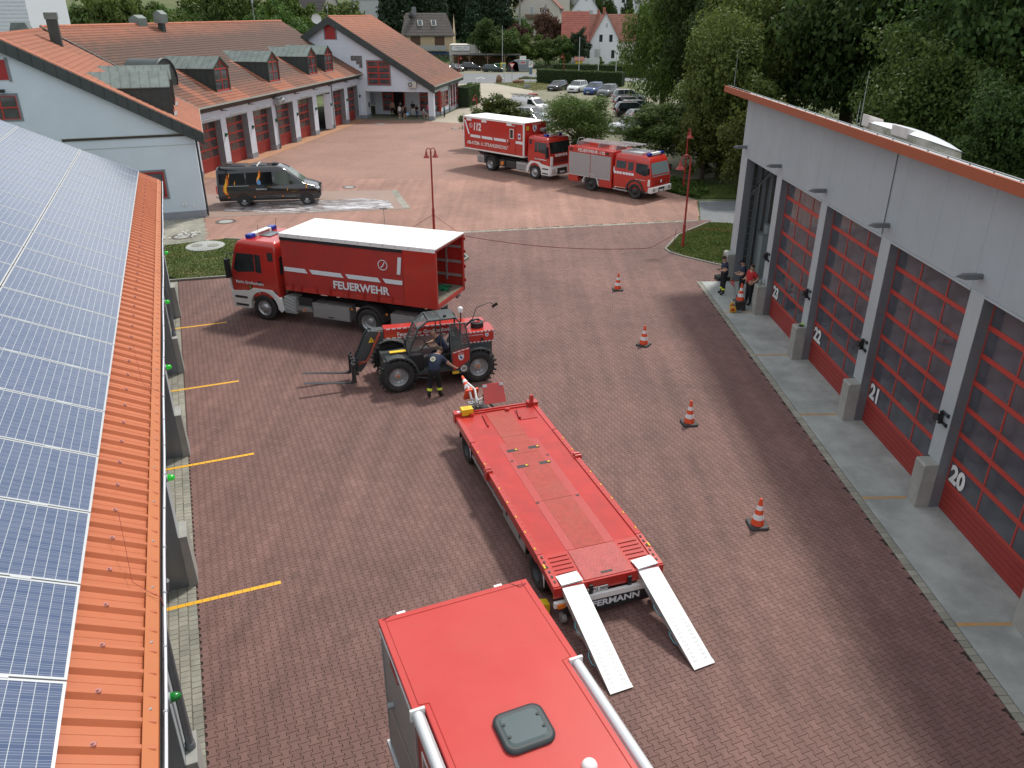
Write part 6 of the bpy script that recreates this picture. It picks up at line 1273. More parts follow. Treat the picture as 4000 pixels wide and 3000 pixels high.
M_hose=mat('rusty_red_hose', (.32, .06, .035), .6)
for dy, k in((-.02, 0), (.04, .05), (.0, .11)):b=MB();b.tube([(1.75, dy, 1.82-k), (1.95, dy+.02, 1.45-k), (2.1, dy+.05, 1.1), (2.25, dy+.02, .85), (2.5, dy-.05, .70+k)], .026, n=6);b.build('hose', M_hose, TH_)
b=MB();b.prism([(-.11, 0), (.11, 0), (0, .19)], 'z', 0, .004);tr=b.build('warning_triangle', M_yellow, TH_, loc=(2.02, -.095, 1.45), rot=SIDE_L);text('!', .16, M_black, tr, (0, .07, .006), (0, 0, 0))
b=MB();b.box(2.66, 2.74, -.72, .40, .28, .36);b.box(2.66, 2.74, -.72, .40, .80, .88);
for y in(-.70, -.40, -.14, .10, .38):b.box(2.665, 2.735, y-.02, y+.02, .28, .95)
b.box(2.55, 2.66, -.5, -.05, .35, .85);b.cyl((2.6, -.72, .58), (2.6, .4, .58), .045, n=8);cr=b.build('fork_carriage', M_frame, TH_)
b=MB();b.tube([(2.6, -.1, .9), (2.5, .05, 1.0), (2.58, .2, .85), (2.62, .1, .6)], .018);b.tube([(2.6, -.5, .9), (2.5, -.55, 1.02), (2.6, -.45, .8)], .018);b.build('hydraulic_hoses', M_black, cr)
for y in(-.58, .26):
 b=MB();b.prism([(2.74, .95), (2.79, .95), (2.80, .33), (2.90, .27), (4.35, .44), (4.35, .425), (2.80, .22), (2.74, .25)], 'y', y-.06, y+.06);b.build('fork', mat('fork_steel', (.07, .075, .085), .4, metal=.5), TH_, bev=.006)
 # rear equipment box / engine side
b=MB();b.box(-2.0, -.82, .0, .78, 1.36, 1.78);eb=b.build('equipment_box', M_red, TH_, bev=.02)
b=MB()
for k in range(9):b.box(-1.98+k*.13, -1.90+k*.13, .781, .786, 1.73, 1.765);b.box(-1.98+k*.13, -1.90+k*.13, .781, .786, 1.375, 1.41)
for k in range(3):b.box(-1.99, -1.96, .781, .786, 1.42+k*.1, 1.49+k*.1);b.box(-.86, -.83, .781, .786, 1.42+k*.1, 1.49+k*.1)
b.build('reflective_dashes', M_refl, eb, kind='stuff');text('Landkreis Aschaffenburg', .07, M_white, eb, (-1.25, .787, 1.65), SIDE_L);shield(eb, (-1.72, .787, 1.62), SIDE_L, .12, M_refl, M_blue);b=MB();b.cyl((-1.55, .78, 1.48), (-1.55, .82, 1.48), .05, n=10);b.build('box_latch', M_black, eb)
b=MB();b.box(-1.85, -1.0, -.05, .75, .95, 1.35);b.build('engine_cover', M_dg, TH_, bev=.04);b=MB();b.cyl((-1.5, .35, 1.78), (-1.5, .35, 1.95), .22, n=16);b.tube([(-1.1, .3, 1.8), (-1.3, .4, 2.05), (-1.55, .3, 2.02), (-1.7, .2, 1.85)], .035);b.build('hose_reel', M_black, TH_);b=MB();b.cyl((-1.5, .35, 1.951), (-1.5, .35, 1.97), .10, n=12);b.build('reel_hub', M_red, TH_)
b=MB();b.tube([(-1.35, .1, 1.8), (-1.55, .1, 2.35), (-2.05, -.1, 2.42), (-2.2, -.15, 2.35)], .014);b.cbox((-2.28, -.17, 2.28), (.22, .03, .10), Matrix.Rotation(.5, 3, 'Y'));b.build('mirror_arm', M_black, TH_)
b=MB();Y0, Y1=.06, .92
for y in(Y0+.03, Y1-.03):
 b.tube([(1.02, y, .62), (.95, y, 1.35), (.62, y, 2.12), (.30, y, 2.36), (-.62, y, 2.38), (-.78, y, 2.20), (-.80, y, .75)], .035, n=6)
 b.tube([(-.12, y, 2.36), (-.12, y, 1.2)], .022, n=6)
for x, z in((1.0, .9), (.62, 2.12), (.25, 2.37), (-.62, 2.38), (-.8, 1.3), (-.12, 2.37)):b.tube([(x, Y0, z), (x, Y1, z)], .03, n=6)
b.box(-.80, 1.0, Y0, Y1, .52, .62);b.tube([(1.02, Y1-.02, .95), (.75, Y1, .45), (.35, Y1, .36), (.0, Y1, .38)], .03);cf=b.build('cab_frame', M_dg, TH_)
b=MB();b.slab([(-.60, Y0+.04, 2.385), (-.14, Y0+.04, 2.385), (-.14, Y1-.04, 2.385), (-.60, Y1-.04, 2.385)], (0, 0, .03));b.build('roof_plate', M_dg, cf, bev=.01)
M_cg=glassmat('cab_glass', (.12, .15, .15), .55)
b=MB();b.slab([(.24, Y0+.04, 2.375), (-.10, Y0+.04, 2.38), (-.10, Y1-.04, 2.38), (.24, Y1-.04, 2.375)], (0, 0, .01));b.slab([(.30, Y0+.04, 2.355), (.62, Y0+.04, 2.12), (.62, Y1-.04, 2.12), (.30, Y1-.04, 2.355)], (.0, 0, .01));b.build('roof_glass', M_cg, cf)
b=MB();b.slab([(.63, Y0+.04, 2.10), (.95, Y0+.04, 1.35), (.95, Y1-.04, 1.35), (.63, Y1-.04, 2.10)], (.01, 0, 0));b.build('windscreen', M_cg, cf)
b=MB();b.box(.45, .95, Y0+.06, Y1-.1, .62, 1.22);b.build('dashboard', M_black, cf, bev=.05);b=MB();b.tube([(.55, .5, 1.2), (.30, .5, 1.45)], .025);b.lathe([(.16, 0), (.185, .015), (.16, .03)], n=16);b.build('steering_wheel', M_black, cf)if False else None
b=MB();b.tube([(.30+.17*math.sin(a)*.6, .5+.17*math.cos(a), 1.45+.17*math.sin(a)*.8)for a in np.linspace(0, 6.28, 17)], .016);b.tube([(.55, .5, 1.15), (.30, .5, 1.45)], .02);b.build('steering_wheel', M_black, cf)
b=MB();b.box(-.55, -.1, .25, .75, .95, 1.10);b.box(-.66, -.52, .25, .75, 1.05, 1.7);b.build('seat', M_black, cf, bev=.04)
b=MB();b.box(-.84, -.78, Y0, Y1, .62, 1.4);b.build('rear_panel', M_dg, cf)
b=MB();b.cyl((-.30, .78, 2.42), (-.30, .78, 2.48), .05, n=10);b.cyl((-.88, .6, 2.1), (-.88, .6, 2.5), .02, n=6);b.build('beacon_socket', M_black, cf);b=MB();b.lathe([(.001, .17), (.07, .16), (.085, .10), (.085, 0)], c=(-.88, .6, 2.46), n=16);b.build('white_beacon', M_white, cf)
b=MB();b.tube([(.9, 1.0, 1.9), (1.1, 1.12, 1.95)], .014);b.cbox((1.1, 1.12, 1.8), (.05, .16, .30));b.build('mirror', M_black, cf, bev=.02)
# door, folded back against the rear of the cab
dr=MB();dY=1.14
dr.slab([(-.42, dY, 1.28), (-1.02, dY, 1.40), (-1.0, dY, .95), (-.46, dY, .62)], (0, .03, 0));dd_=dr.build('open_door', M_red, TH_)
b=MB();b.tube([(-.42, dY, .58), (-.40, dY, 2.28), (-.88, dY, 2.26), (-1.03, dY, 1.42), (-1.02, dY, .92), (-.60, dY, .55), (-.42, dY, .50)], .03);b.slab([(-.42, dY, .72), (-1.0, dY, 1.02), (-1.0, dY, .52), (-.42, dY, .48)], (0, .02, 0));b.build('door_frame', M_dg, dd_)
b=MB();b.slab([(-.42, dY+.01, 1.30), (-1.0, dY+.01, 1.42), (-.88, dY+.01, 2.22), (-.42, dY+.01, 2.24)], (0, .008, 0));b.build('door_glass', M_cg, dd_)
for k in range(4):b=MB();b.slab([(-.46-k*.14, dY+.032, 1.25+k*.028), (-.57-k*.14, dY+.032, 1.272+k*.028), (-.57-k*.14, dY+.032, 1.305+k*.028), (-.46-k*.14, dY+.032, 1.283+k*.028)], (0, .004, 0));b.build('reflective_dash', M_refl, dd_)
shield(dd_, (-.72, dY+.034, 1.08), SIDE_L, .19, M_refl, M_blue);text('Landkreis', .05, M_white, dd_, (-.72, dY+.036, 1.23), SIDE_L)
b=MB();b.lathe([(.001, .004), (.125, .004), (.125, 0)], c=(-.80, dY+.05, .68), axis='y', n=24, smooth=False);rd=b.build('speed_disc', M_white, dd_);b=MB();b.lathe([(.112, .006), (.125, .006)], c=(-.80, dY+.05, .68), axis='y', n=24, smooth=False);b.build('disc_rim', M_black, rd);text('30', .16, M_black, rd, (-.80, dY+.058, .68), SIDE_L, bold=.004)
b=MB();b.cbox((-.52, dY+.035, .56), (.22, .01, .09));b.build('yellow_label', M_yellow, dd_)
b=MB();b.cbox((1.28, .62, 1.32), (.55, .16, .03));b.build('yellow_chock', M_yellow, TH_, bev=.01)
# ---- low loader trailer
TR=thing('low_loader_trailer', 'long red flatbed trailer with white loading ramps at its rear', 'trailer', (.76, 16.62, 0), R(108.7))
XF, XR, HWT, ZD=3.90, -3.90, 1.24, .96
b=MB();b.box(-2.95, XF, -HWT+.14, HWT-.14, ZD-.10, ZD-.02);dk=b.build('deck', M_deck, TR, bev=.004)
b=MB();b.slab([(-2.95, -HWT+.14, ZD-.02), (XR, -HWT+.14, ZD-.10), (XR, HWT-.14, ZD-.10), (-2.95, HWT-.14, ZD-.02)], (0, 0, -.10));tail=b.build('rear_slope', M_deck, TR)
# strips and plates on the deck
for x0, x1 in((2.2, 3.72), (1.25, 2.19), (-1.0, 1.24), (-2.94, -1.01)):
 b=MB();b.box(x0, x1, -.36, .36, ZD-.02, ZD-.012);b.build('grit_plate', M_deckgrit, dk)
for x0, x1 in((-1.0, 1.9), (-2.94, -1.01)):
 for s_ in(-1, 1):b=MB();b.box(x0, x1, min(s_*.362, s_*.56), max(s_*.362, s_*.56), ZD-.02, ZD-.014);b.build('checker_strip', mat('checker_strip_red', (.42, .04, .035), .4, bump=.5, bscale=50), dk)
for x, y in((1.45, .30), (1.45, -.30), (.62, .30), (.62, -.30)):
 b=MB();b.box(x-.065, x+.065, y-.15, y+.15, ZD-.0115, ZD-.010);h=b.build('deck_slot', M_black, dk);b=MB();b.box(x-.02, x+.03, y-.13, y-.075, ZD-.0098, ZD+.004);b.build('yellow_lug', M_yellow, h)
for x, y in((.95, .48), (.95, -.50), (-1.05, .52), (-1.05, -.50)):b=MB();b.box(x-.03, x+.03, y-.035, y+.035, ZD-.0115, ZD-.009);b.build('deck_slot', M_frame, dk)
for s_ in(-1, 1):
 a, c=(HWT-.14, HWT)if s_>0 else(-HWT, -HWT+.14)
 for x0, x1 in((-2.9, .55), (.78, 2.15), (2.2, XF)):
  b=MB();b.box(x0, x1, a, c, ZD-.22, ZD+(.012 if x1<3 else.004));rl=b.build('side_rail', M_red, TR, bev=.008)
  if x1<3:
   b=MB();
   for k in range(int((x1-x0)/.17)):b.box(x0+.1+k*.17, x0+.16+k*.17, s_*(HWT-.095)-.018, s_*(HWT-.095)+.018, ZD+.0125, ZD+.0145)
   b.build('lashing_slots', M_reddark, rl, kind='stuff')
   for k in range(max(2, int((x1-x0)/.62))):b=MB();b.cbox((x0+.2+k*.62, s_*(HWT-.04), ZD+.02), (.08, .02, .008));b.build('yellow_reflector', M_yellow, rl)
 b=MB();b.slab([(-2.92, a, ZD+.01), (XR, a, ZD-.07), (XR, c, ZD-.07), (-2.92, c, ZD+.01)], (0, 0, -.18));rl=b.build('side_rail', M_red, TR)
 b=MB()
 for k in range(6):b.box(-3.8+k*.15, -3.73+k*.15, s_*(HWT-.08)-.02, s_*(HWT-.08)+.02, ZD-.06+k*.0135, ZD-.05+k*.0135)
 b.build('lashing_slots', M_frame, rl, kind='stuff');b=MB();b.cbox((-3.3, s_*(HWT-.03), ZD-.01), (.13, .03, .02));b.build('yellow_reflector', M_yellow, rl)
 b=MB()
 for x in(.58, .70):b.cyl((x, s_*(HWT-.12), ZD+.03), (x, s_*(HWT+.05), ZD+.03), .045, n=8)
 b.box(.55, .76, min(s_*(HWT-.16), s_*(HWT+.06)), max(s_*(HWT-.16), s_*(HWT+.06)), ZD-.22, ZD-.0);b.build('hinge_block', M_red, TR)
 b=MB();b.box(XF-.18, XF+.04, min(s_*(HWT-.28), s_*(HWT+.03)), max(s_*(HWT-.28), s_*(HWT+.03)), ZD-.2, ZD+.10);cc=b.build('corner_casting', M_red, TR, bev=.01);b=MB();b.box(XF-.11, XF-.03, min(s_*(HWT-.18), s_*(HWT-.08)), max(s_*(HWT-.18), s_*(HWT-.08)), ZD+.101, ZD+.104);b.build('casting_hole', M_refl, cc)
 b=MB();b.box(-2.3, XF-.3, s_*1.18-.01, s_*1.18+.01, ZD-.30, ZD-.23);b.build('white_contour_band', M_white, TR)
 # wheels, guards, side guard
 for x in(2.85, -2.75):
  wheel(TR, x, s_*1.20, .46, .30, s_, 'deep', rx=M_rimdark)
  o1=[(x+.60*math.cos(R(q)), .46+.54*math.sin(R(q)))for q in range(0, 181, 15)];o2=[(x+.56*math.cos(R(q)), .46+.50*math.sin(R(q)))for q in range(0, 181, 15)][::-1];
  b=MB();b.slab([(px, s_*1.22, min(pz, ZD-.12))for px, pz in o1+o2], (0, -s_*.3, 0));b.build('mudguard', M_black, TR)
  b=MB();b.slab([(x+.585*math.cos(R(q)), s_*1.226, .46+.50*math.sin(R(q)))for q in range(130, 181, 10)]+[(x-.62, s_*1.226, .46), (x-.61, s_*1.226, .75), (x-.45, s_*1.226, .90)], (0, s_*.004, 0));b.build('reflective_edge', M_refl, TR)
 b=MB();b.box(-.5, 2.15, s_*1.20-.015, s_*1.20+.015, .52, .60);b.box(1.85, 1.90, s_*1.2-.02, s_*1.2+.02, .5, ZD-.2);b.box(.2, .25, s_*1.2-.02, s_*1.2+.02, .5, ZD-.2);b.build('side_guard', M_alu, TR)
 b=MB();b.box(-2.05, -.45, min(s_*.8, s_*1.19), max(s_*.8, s_*1.19), .36, ZD-.24);ch=b.build('storage_chest', M_side, TR, bev=.01)
 for x in(-.75, -1.7):b=MB();b.cbox((x, s_*1.195, .60), (.07, .02, .10));b.build('latch', M_black, ch)
b=MB();b.box(-3.4, 3.6, -.5, -.35, .62, ZD-.11);b.box(-3.4, 3.6, .35, .5, .62, ZD-.11);b.cyl((2.85, -1.1, .46), (2.85, 1.1, .46), .08, n=8);b.cyl((-2.75, -1.1, .46), (-2.75, 1.1, .46), .08, n=8);b.box(2.4, 3.3, -.5, .5, .5, .62);b.build('chassis', M_frame, TR)
b=MB();b.box(XF, XF+.05, -HWT, HWT, ZD-.2, ZD+.015);b.build('front_beam', M_red, TR);b=MB();b.box(XF-.14, XF-.10, -HWT+.3, HWT-.3, ZD-.02, ZD+.02);b.build('front_lip', M_red, TR)
for y in(.78, -.30):b=MB();b.cyl((XF-.22, y, ZD-.02), (XF-.22, y, ZD+.05), .07, n=10);b.cyl((XF-.22, y, ZD+.05), (XF-.22, y, ZD+.065), .045, n=10);b.build('lashing_ring', M_red, TR)
b=MB();b.slab([(XF-.20, -HWT+.12, ZD+.08), (XF-.06, -HWT+.12, ZD+.08), (XF-.10, -HWT+.12, ZD+.32), (XF-.16, -HWT+.12, ZD+.32)], (0, .1, 0));b.build('corner_post', M_red, TR)
b=MB();b.box(3.0, 3.62, -.98, -.48, ZD-.02, ZD-.005);b.slab([(3.55, -.55, ZD-.004), (3.62, -.55, ZD-.004), (3.1, -.45, ZD+.0), (3.05, -.5, ZD+.0)], (0, 0, .05));b.build('recess_rim', M_reddark, TR)
b=MB();b.slab([(3.55, .45, ZD-.018), (2.9, .50, ZD-.018), (2.9, .53, ZD-.018), (3.6, .49, ZD-.018)], (0, 0, .05));b.build('guide_rail', M_reddark, TR)
# rear slope: checker plate and slotted flanks
zs=lambda x:ZD-.02-(-2.95-x)*(.08/.95)
b=MB();b.slab([(-2.97, -.54, zs(-2.97)+.001), (XR+.02, -.54, zs(XR+.02)+.001), (XR+.02, .54, zs(XR+.02)+.001), (-2.97, .54, zs(-2.97)+.001)], (0, 0, .014));cpl=b.build('checker_plate', M_checker, tail);b=MB();b.box(XR+.10, XR+.16, -.13, .13, zs(XR+.13)+.015, zs(XR+.13)+.019);b.build('hand_hole', M_black, cpl, bev=.02)
for s_ in(-1, 1):
 for k in range(7):x=-3.05-k*.125;b=MB();b.slab([(x, s_*.60, zs(x)+.001), (x, s_*1.03, zs(x)+.001), (x-.018, s_*1.03, zs(x)+.001), (x-.018, s_*.60, zs(x)+.001)], (0, 0, .018));b.build('grip_rib', M_reddark, tail)
b=MB();b.box(XR-.04, XR, -HWT, HWT, .62, ZD-.09);b.build('rear_beam', M_red, TR);b=MB();b.box(XR-.14, XR-.06, -HWT-.02, HWT+.02, .44, .58);bb_=b.build('underrun_bar', M_white, TR, bev=.01)
b=MB();b.box(XR-.12, XR-.10, -1.05, 1.05, .14, .42);fl=b.build('mud_flap', M_black, TR);text('HÜFFERMANN', .21, M_refl, fl, (XR-.124, .1, .31), (R(90), 0, R(-90)), bold=.006, sx=1.15)
b=MB();b.box(XR-.075, XR-.06, .05, .57, .60, .71);npl=b.build('number_plate', M_white, TR);text('AB:FG 3600', .105, M_black, npl, (XR-.078, .29, .655), (R(90), 0, R(-90)), bold=.002);b=MB();b.box(XR-.078, XR-.0755, .52, .568, .602, .708);b.build('euro_band', M_blue, npl)
for s_ in(-1, 1):b=MB();b.cbox((XR-.16, s_*1.12, .50), (.04, .16, .09));b.build('tail_lamp', M_orange, TR);b=MB();b.box(XR-.10, XR-.06, min(s_*.4, s_*.48), max(s_*.4, s_*.48), .45, .80);b.build('rubber_buffer', M_black, TR);b=MB();b.cyl((XR-.1, s_*1.1, .14), (XR-.1, s_*1.0, .14), .11, n=14);b.build('foot_roller', M_rim, TR)
# drawbar and toolbox at the front
b=MB();b.tube([(XF, .45, .72), (XF+.9, .05, .80), (XF+1.15, .0, .85)], .05);b.tube([(XF, -.2, .72), (XF+.9, .0, .80)], .05);b.box(XF, XF+.35, .15, .75, .62, .95);b.build('drawbar', M_frame, TR)
b=MB();b.tube([(XF+.35, .55, .95), (XF+.6, .6, 1.35), (XF+.75, .62, 1.45)], .035, n=6);b.tube([(XF+.25, .45, .95), (XF+.55, .45, 1.40), (XF+.8, .6, 1.5)], .035, n=6);b.build('grab_bars', M_white, TR)
b=MB();rnd=random.Random(5)
for k in range(12):b.tube([(XF+.1+rnd.random()*.3, .25+rnd.random()*.5, .95+rnd.random()*.25)for _ in range(4)], .012, n=5)
b.build('cables', M_rim, TR, kind='stuff')
b=MB();b.slab([(XF+.12, -.38, ZD+.10), (XF+.12, .28, ZD+.10), (XF+.40, .26, ZD+.62), (XF+.40, -.36, ZD+.62)], (.03, 0, -.01));tp=b.build('raised_flap', M_red, TR, bev=.008)
for y in(.20, -.30):b=MB();b.slab([(XF+.345, y-.06, ZD+.55), (XF+.345, y+.06, ZD+.55), (XF+.385, y+.06, ZD+.61), (XF+.385, y-.06, ZD+.61)], (-.01, 0, 0));b.build('corner_patch', M_galv, tp)
t=thing('yellow_lock_box', 'yellow lifting lock box at the front left corner of the trailer deck', 'lock box', (-1.30, 19.95, ZD), R(108.7));b=MB();b.box(-.12, .12, -.17, .17, 0, .20);b.build('box_body', M_yellow, t, bev=.015);b=MB();b.lathe([(.05, .204), (.085, .204), (.085, .2)], n=16, smooth=False);b.build('box_ring', M_gold, t)
def ramp(p_top, p_bot, label):
 p0, p1=Vector(p_top), Vector(p_bot);d_=p1-p0;az=math.atan2(d_.y, d_.x);Lh_=math.hypot(d_.x, d_.y);t=thing('loading_ramp', label, 'ramp', (p0.x, p0.y, 0), az, 'white loading ramps of the trailer')
 M=Matrix.Translation((0, 0, p0.z))@Matrix.Rotation(math.atan2(p0.z-p1.z, Lh_), 4, 'Y');Lr=d_.length
 b=MB(M);b.box(-.10, Lr, -.235, .235, -.012, 0);b.build('tread_plate', M_rampalu, t)
 b=MB(M)
 for y in(-.235, .215):b.prism([(0, -.012), (Lr*.85, -.012), (Lr, -.012), (Lr*.8, -.10), (Lr*.3, -.16), (.05, -.12)], 'y', y, y+.02)
 b.build('side_flange', M_alu, t)
 b=MB(M)
 for y in(-.12, .12):
  for k in range(int(Lr/.085)):
   for e in(-.03, .0, .03):b.cbox((.08+k*.085, y+e, .003), (.045, .006, .006))
 b.build('grip_studs', M_galv, t, kind='stuff')
 b=MB();b.box(-.20, .10, -.24, .24, p0.z-.006, p0.z+.014);b.build('hook_end', M_rampalu, t);b=MB(M);b.box(Lr-.08, Lr+.01, -.24, .24, .001, .012);b.build('toe_end', M_rampalu, t)
 for x in(.35*Lr, .62*Lr):b=MB(M);b.tube([(x, -.25, -.06), (x+.1, -.30, -.07), (x+.25, -.30, -.07), (x+.33, -.25, -.06)]if True else[], .012, n=5);b.build('rope_handle', mat('blue_grey_rope', (.05, .16, .19), .8), t)
ramp((1.19, 12.74, .905), (2.03, 10.68, .03), 'white aluminium ramp nearer the camera, left of the two behind the trailer');ramp((2.81, 13.27, .905), (3.70, 11.28, .03), 'white aluminium ramp on the right side of the trailer rear')
# ---- foreground red van body
FG=thing('equipment_truck', 'large red box truck with silver awnings and dark roof hatch in the foreground', 'fire truck', (-.90, 9.62, 0), R(112.9))
ZT=3.12;LX=-6.5
b=MB();b.prism([(0, -1.22), (0, 1.22), (-1.85, 1.22), (-1.85, 1.06), (LX, 1.06), (LX, -1.06), (-1.85, -1.06), (-1.85, -1.22)], 'z', ZT-.10, ZT);b.build('roof', M_redroof, FG, bev=.012)
b=MB();b.box(LX, -.01, -1.19, 1.19, .45, ZT-.101);b.build('body', M_reddark, FG)
b=MB()
for s_ in(-1, 1):b.tube([(-.05, s_*1.12, ZT+.004), (-1.80, s_*1.12, ZT+.004), (-1.82, s_*.98, ZT+.004), (LX, s_*.98, ZT+.004)], .006, n=4)
b.tube([(-.10, -1.12, ZT+.004), (-.10, 1.12, ZT+.004)], .006, n=4);b.build('seam_bead', M_redroof, FG)
for s_ in(-1, 1):
 b=MB();b.cyl((-1.90, s_*1.17, ZT-.06), (LX, s_*1.17, ZT-.06), .078, n=18);b.box(LX, -1.90, min(s_*1.08, s_*1.17), max(s_*1.08, s_*1.17), ZT-.15, ZT-.06);aw_=b.build('awning', M_alu, FG);aw_.data.materials[0]=mat('silver_awning', (.66, .68, .70), .4, metal=.4, var=.03)
 b=MB();b.box(-1.90, -1.855, min(s_*1.06, s_*1.27), max(s_*1.06, s_*1.27), ZT-.16, ZT+.035);b.build('awning_cap', M_white, aw_, bev=.01)
 b=MB()
 for k in range(26):b.cbox((-.98, s_*1.195, .62+k*.088), (1.72, .025, .080))
 b.build('shutter', M_side, FG);b=MB();b.cbox((-.98, s_*1.21, ZT-.14), (1.78, .05, .09));b.build('shutter_box', M_alu, FG, bev=.01)
 b=MB();b.cbox((-1.87, s_*1.205, 1.65), (.05, .03, 2.4));b.cbox((-.09, s_*1.205, 1.65), (.05, .03, 2.4));b.build('shutter_guide', M_alu, FG)
 b=MB();b.slab([(-.10, s_*1.215, 1.55), (-1.85, s_*1.215, 1.75), (-1.85, s_*1.215, 1.80), (-.10, s_*1.215, 1.60)], (0, s_*.003, 0));b.build('reflective_stripe', mat('dull_reflective', (.45, .44, .43), .4), FG)
 b=MB();b.box(-6.4, .02, min(s_*1.17, s_*1.26), max(s_*1.17, s_*1.26), .45, .56);b.build('lower_rail', M_alu, FG, bev=.01)
 for x in(-2.1, -3.0):b=MB();b.cbox((x-.3, s_*1.195, 2.1), (.5, .02, .9));w_=b.build('side_window', M_glass, FG);b=MB();b.cbox((x-.3, s_*1.192, 2.1), (.62, .02, 1.02));b.build('window_frame', M_white, w_)
 wheel(FG, -1.0, s_*1.15, .46, .28, s_, 'truck');wheel(FG, -5.0, s_*1.15, .46, .28, s_, 'truck')
b=MB();b.rings([(ZT+.001, -3.02, -2.38, .345, .14), (ZT+.05, -3.02, -2.38, .345, .14), (ZT+.065, -2.98, -2.42, .31, .12)]);hb=b.build('roof_hatch', mat('hatch_rubber', (.035, .045, .048), .5), FG)
b=MB();b.rings([(ZT+.066, -2.95, -2.45, .275, .09), (ZT+.082, -2.92, -2.48, .25, .08)]);b.build('hatch_dome', mat('smoked_hatch_dome', (.075, .105, .11), .3), hb)
for x in(-2.60, -2.80):
 for y in(-.235, .235):b=MB();b.cyl((x, y, ZT+.07), (x, y, ZT+.095), .022, n=10);b.build('hatch_bolt', M_black, hb)
b=MB();b.lathe([(.001, .085), (.05, .08), (.085, .055), (.10, .02), (.10, 0)], n=22);b.build('white_roof_dome', M_white, FG, loc=(-3.50, -.52, ZT))
for y in(-.75, .85):b=MB();b.cbox((.045, y, ZT-.05), (.06, .14, .05));b.build('end_marker_lamp', M_white, FG, bev=.01)
b=MB();b.tube([(.02, -.9, ZT-.005), (-.16, -1.05, ZT+.012), (-.12, -1.16, ZT+.01), (.0, -1.19, ZT-.1)], .006, n=4);b.build('cable', M_frame, FG);b=MB();b.tube([(.0, 1.19, ZT-.1), (-.05, 1.15, ZT+.01), (.0, 1.02, ZT+.008)], .006, n=4);b.build('cable', M_frame, FG)
b=MB();b.box(-1.1, -.7, 1.2, 1.235, ZT-.28, ZT-.10);b.build('side_reflector', M_reddark, FG);b=MB();b.cyl((-.55, 1.2, 1.9), (-.55, 1.30, 1.9), .05, n=10);b.build('side_knob', M_galv, FG)
b=MB();b.box(-.0, .03, -1.15, 1.15, .5, ZT-.13);b.build('end_panel', M_red, FG)
t=thing('yellow_wheel_chock', 'yellow plastic box on the ground between red truck and trailer wheel', 'box', (.62, 12.75, 0), R(20));b=MB();b.prism([(-.15, 0), (.15, 0), (.15, .3), (-.02, .34), (-.15, .22)], 'y', -.1, .1);b.build('chock_body', M_yellow, t, bev=.015)
# ================================================================ TREES, HEDGES, CARS, HOUSES, PEOPLE
def leafmat(name, a, b_, rough=.6, tl=.35):
 m=bpy.data.materials.new(name);m.use_nodes=True;t=m.node_tree;b=t.nodes['Principled BSDF'];lk=t.links.new
 at=t.nodes.new('ShaderNodeAttribute');at.attribute_name='v';oi=t.nodes.new('ShaderNodeObjectInfo')
 r=t.nodes.new('ShaderNodeValToRGB');r.color_ramp.elements[0].color=(*a, 1);r.color_ramp.elements[1].color=(*b_, 1);lk(at.outputs['Fac'], r.inputs[0])
 hs=t.nodes.new('ShaderNodeHueSaturation');mr=t.nodes.new('ShaderNodeMapRange');mr.inputs['To Min'].default_value=.8;mr.inputs['To Max'].default_value=1.25;lk(oi.outputs['Random'], mr.inputs['Value']);lk(mr.outputs[0], hs.inputs['Value'])
 mh=t.nodes.new('ShaderNodeMapRange');mh.inputs['To Min'].default_value=.485;mh.inputs['To Max'].default_value=.52;lk(oi.outputs['Random'], mh.inputs['Value']);lk(mh.outputs[0], hs.inputs['Hue'])
 lk(r.outputs[0], hs.inputs['Color']);lk(hs.outputs[0], b.inputs['Base Color']);b.inputs['Roughness'].default_value=rough;b.inputs['Specular IOR Level'].default_value=.25
 tr=t.nodes.new('ShaderNodeBsdfTranslucent');lk(hs.outputs[0], tr.inputs['Color']);mx=t.nodes.new('ShaderNodeMixShader');mx.inputs[0].default_value=tl
 lk(b.outputs[0], mx.inputs[1]);lk(tr.outputs[0], mx.inputs[2]);lk(mx.outputs[0], t.nodes['Material Output'].inputs[0]);return m
L_mid=leafmat('leaf_mid_green', (.030, .062, .014), (.105, .165, .035));L_yel=leafmat('leaf_lime_green', (.042, .068, .014), (.150, .185, .044));L_dark=leafmat('leaf_dark_green', (.022, .045, .013), (.080, .120, .030), tl=.42)
L_lot=leafmat('leaf_olive_green', (.036, .066, .014), (.125, .175, .040));L_con=leafmat('needle_green', (.010, .026, .013), (.038, .066, .028), tl=.15);L_pur=leafmat('leaf_purple', (.045, .018, .016), (.13, .06, .045));L_hed=leafmat('hedge_green', (.022, .05, .012), (.075, .125, .030));L_bri=leafmat('leaf_bright_green', (.04, .08, .014), (.135, .20, .04))
M_bark=mat('bark', (.07, .055, .042), .9, var=.3, scale=4)
def leaves(P, Nn, size, asp=1.7, jit=.8):
 """small leaf faces at points P facing about Nn"""
 n=len(P);nn=Nn+np.random.normal(0, jit, (n, 3));nn/=np.linalg.norm(nn, axis=1)[:, None]
 t=np.cross(nn, np.random.normal(0, 1, (n, 3)));t/=np.linalg.norm(t, axis=1)[:, None];u=np.cross(nn, t);s_=(size*np.random.uniform(.6, 1.3, n))[:, None]
 V=np.stack([P-t*s_*asp/2, P+u*s_*.5-t*s_*.1, P+t*s_*asp/2, P-u*s_*.5+t*s_*.1], 1).reshape(-1, 3)
 return V, np.arange(n*4).reshape(-1, 4)
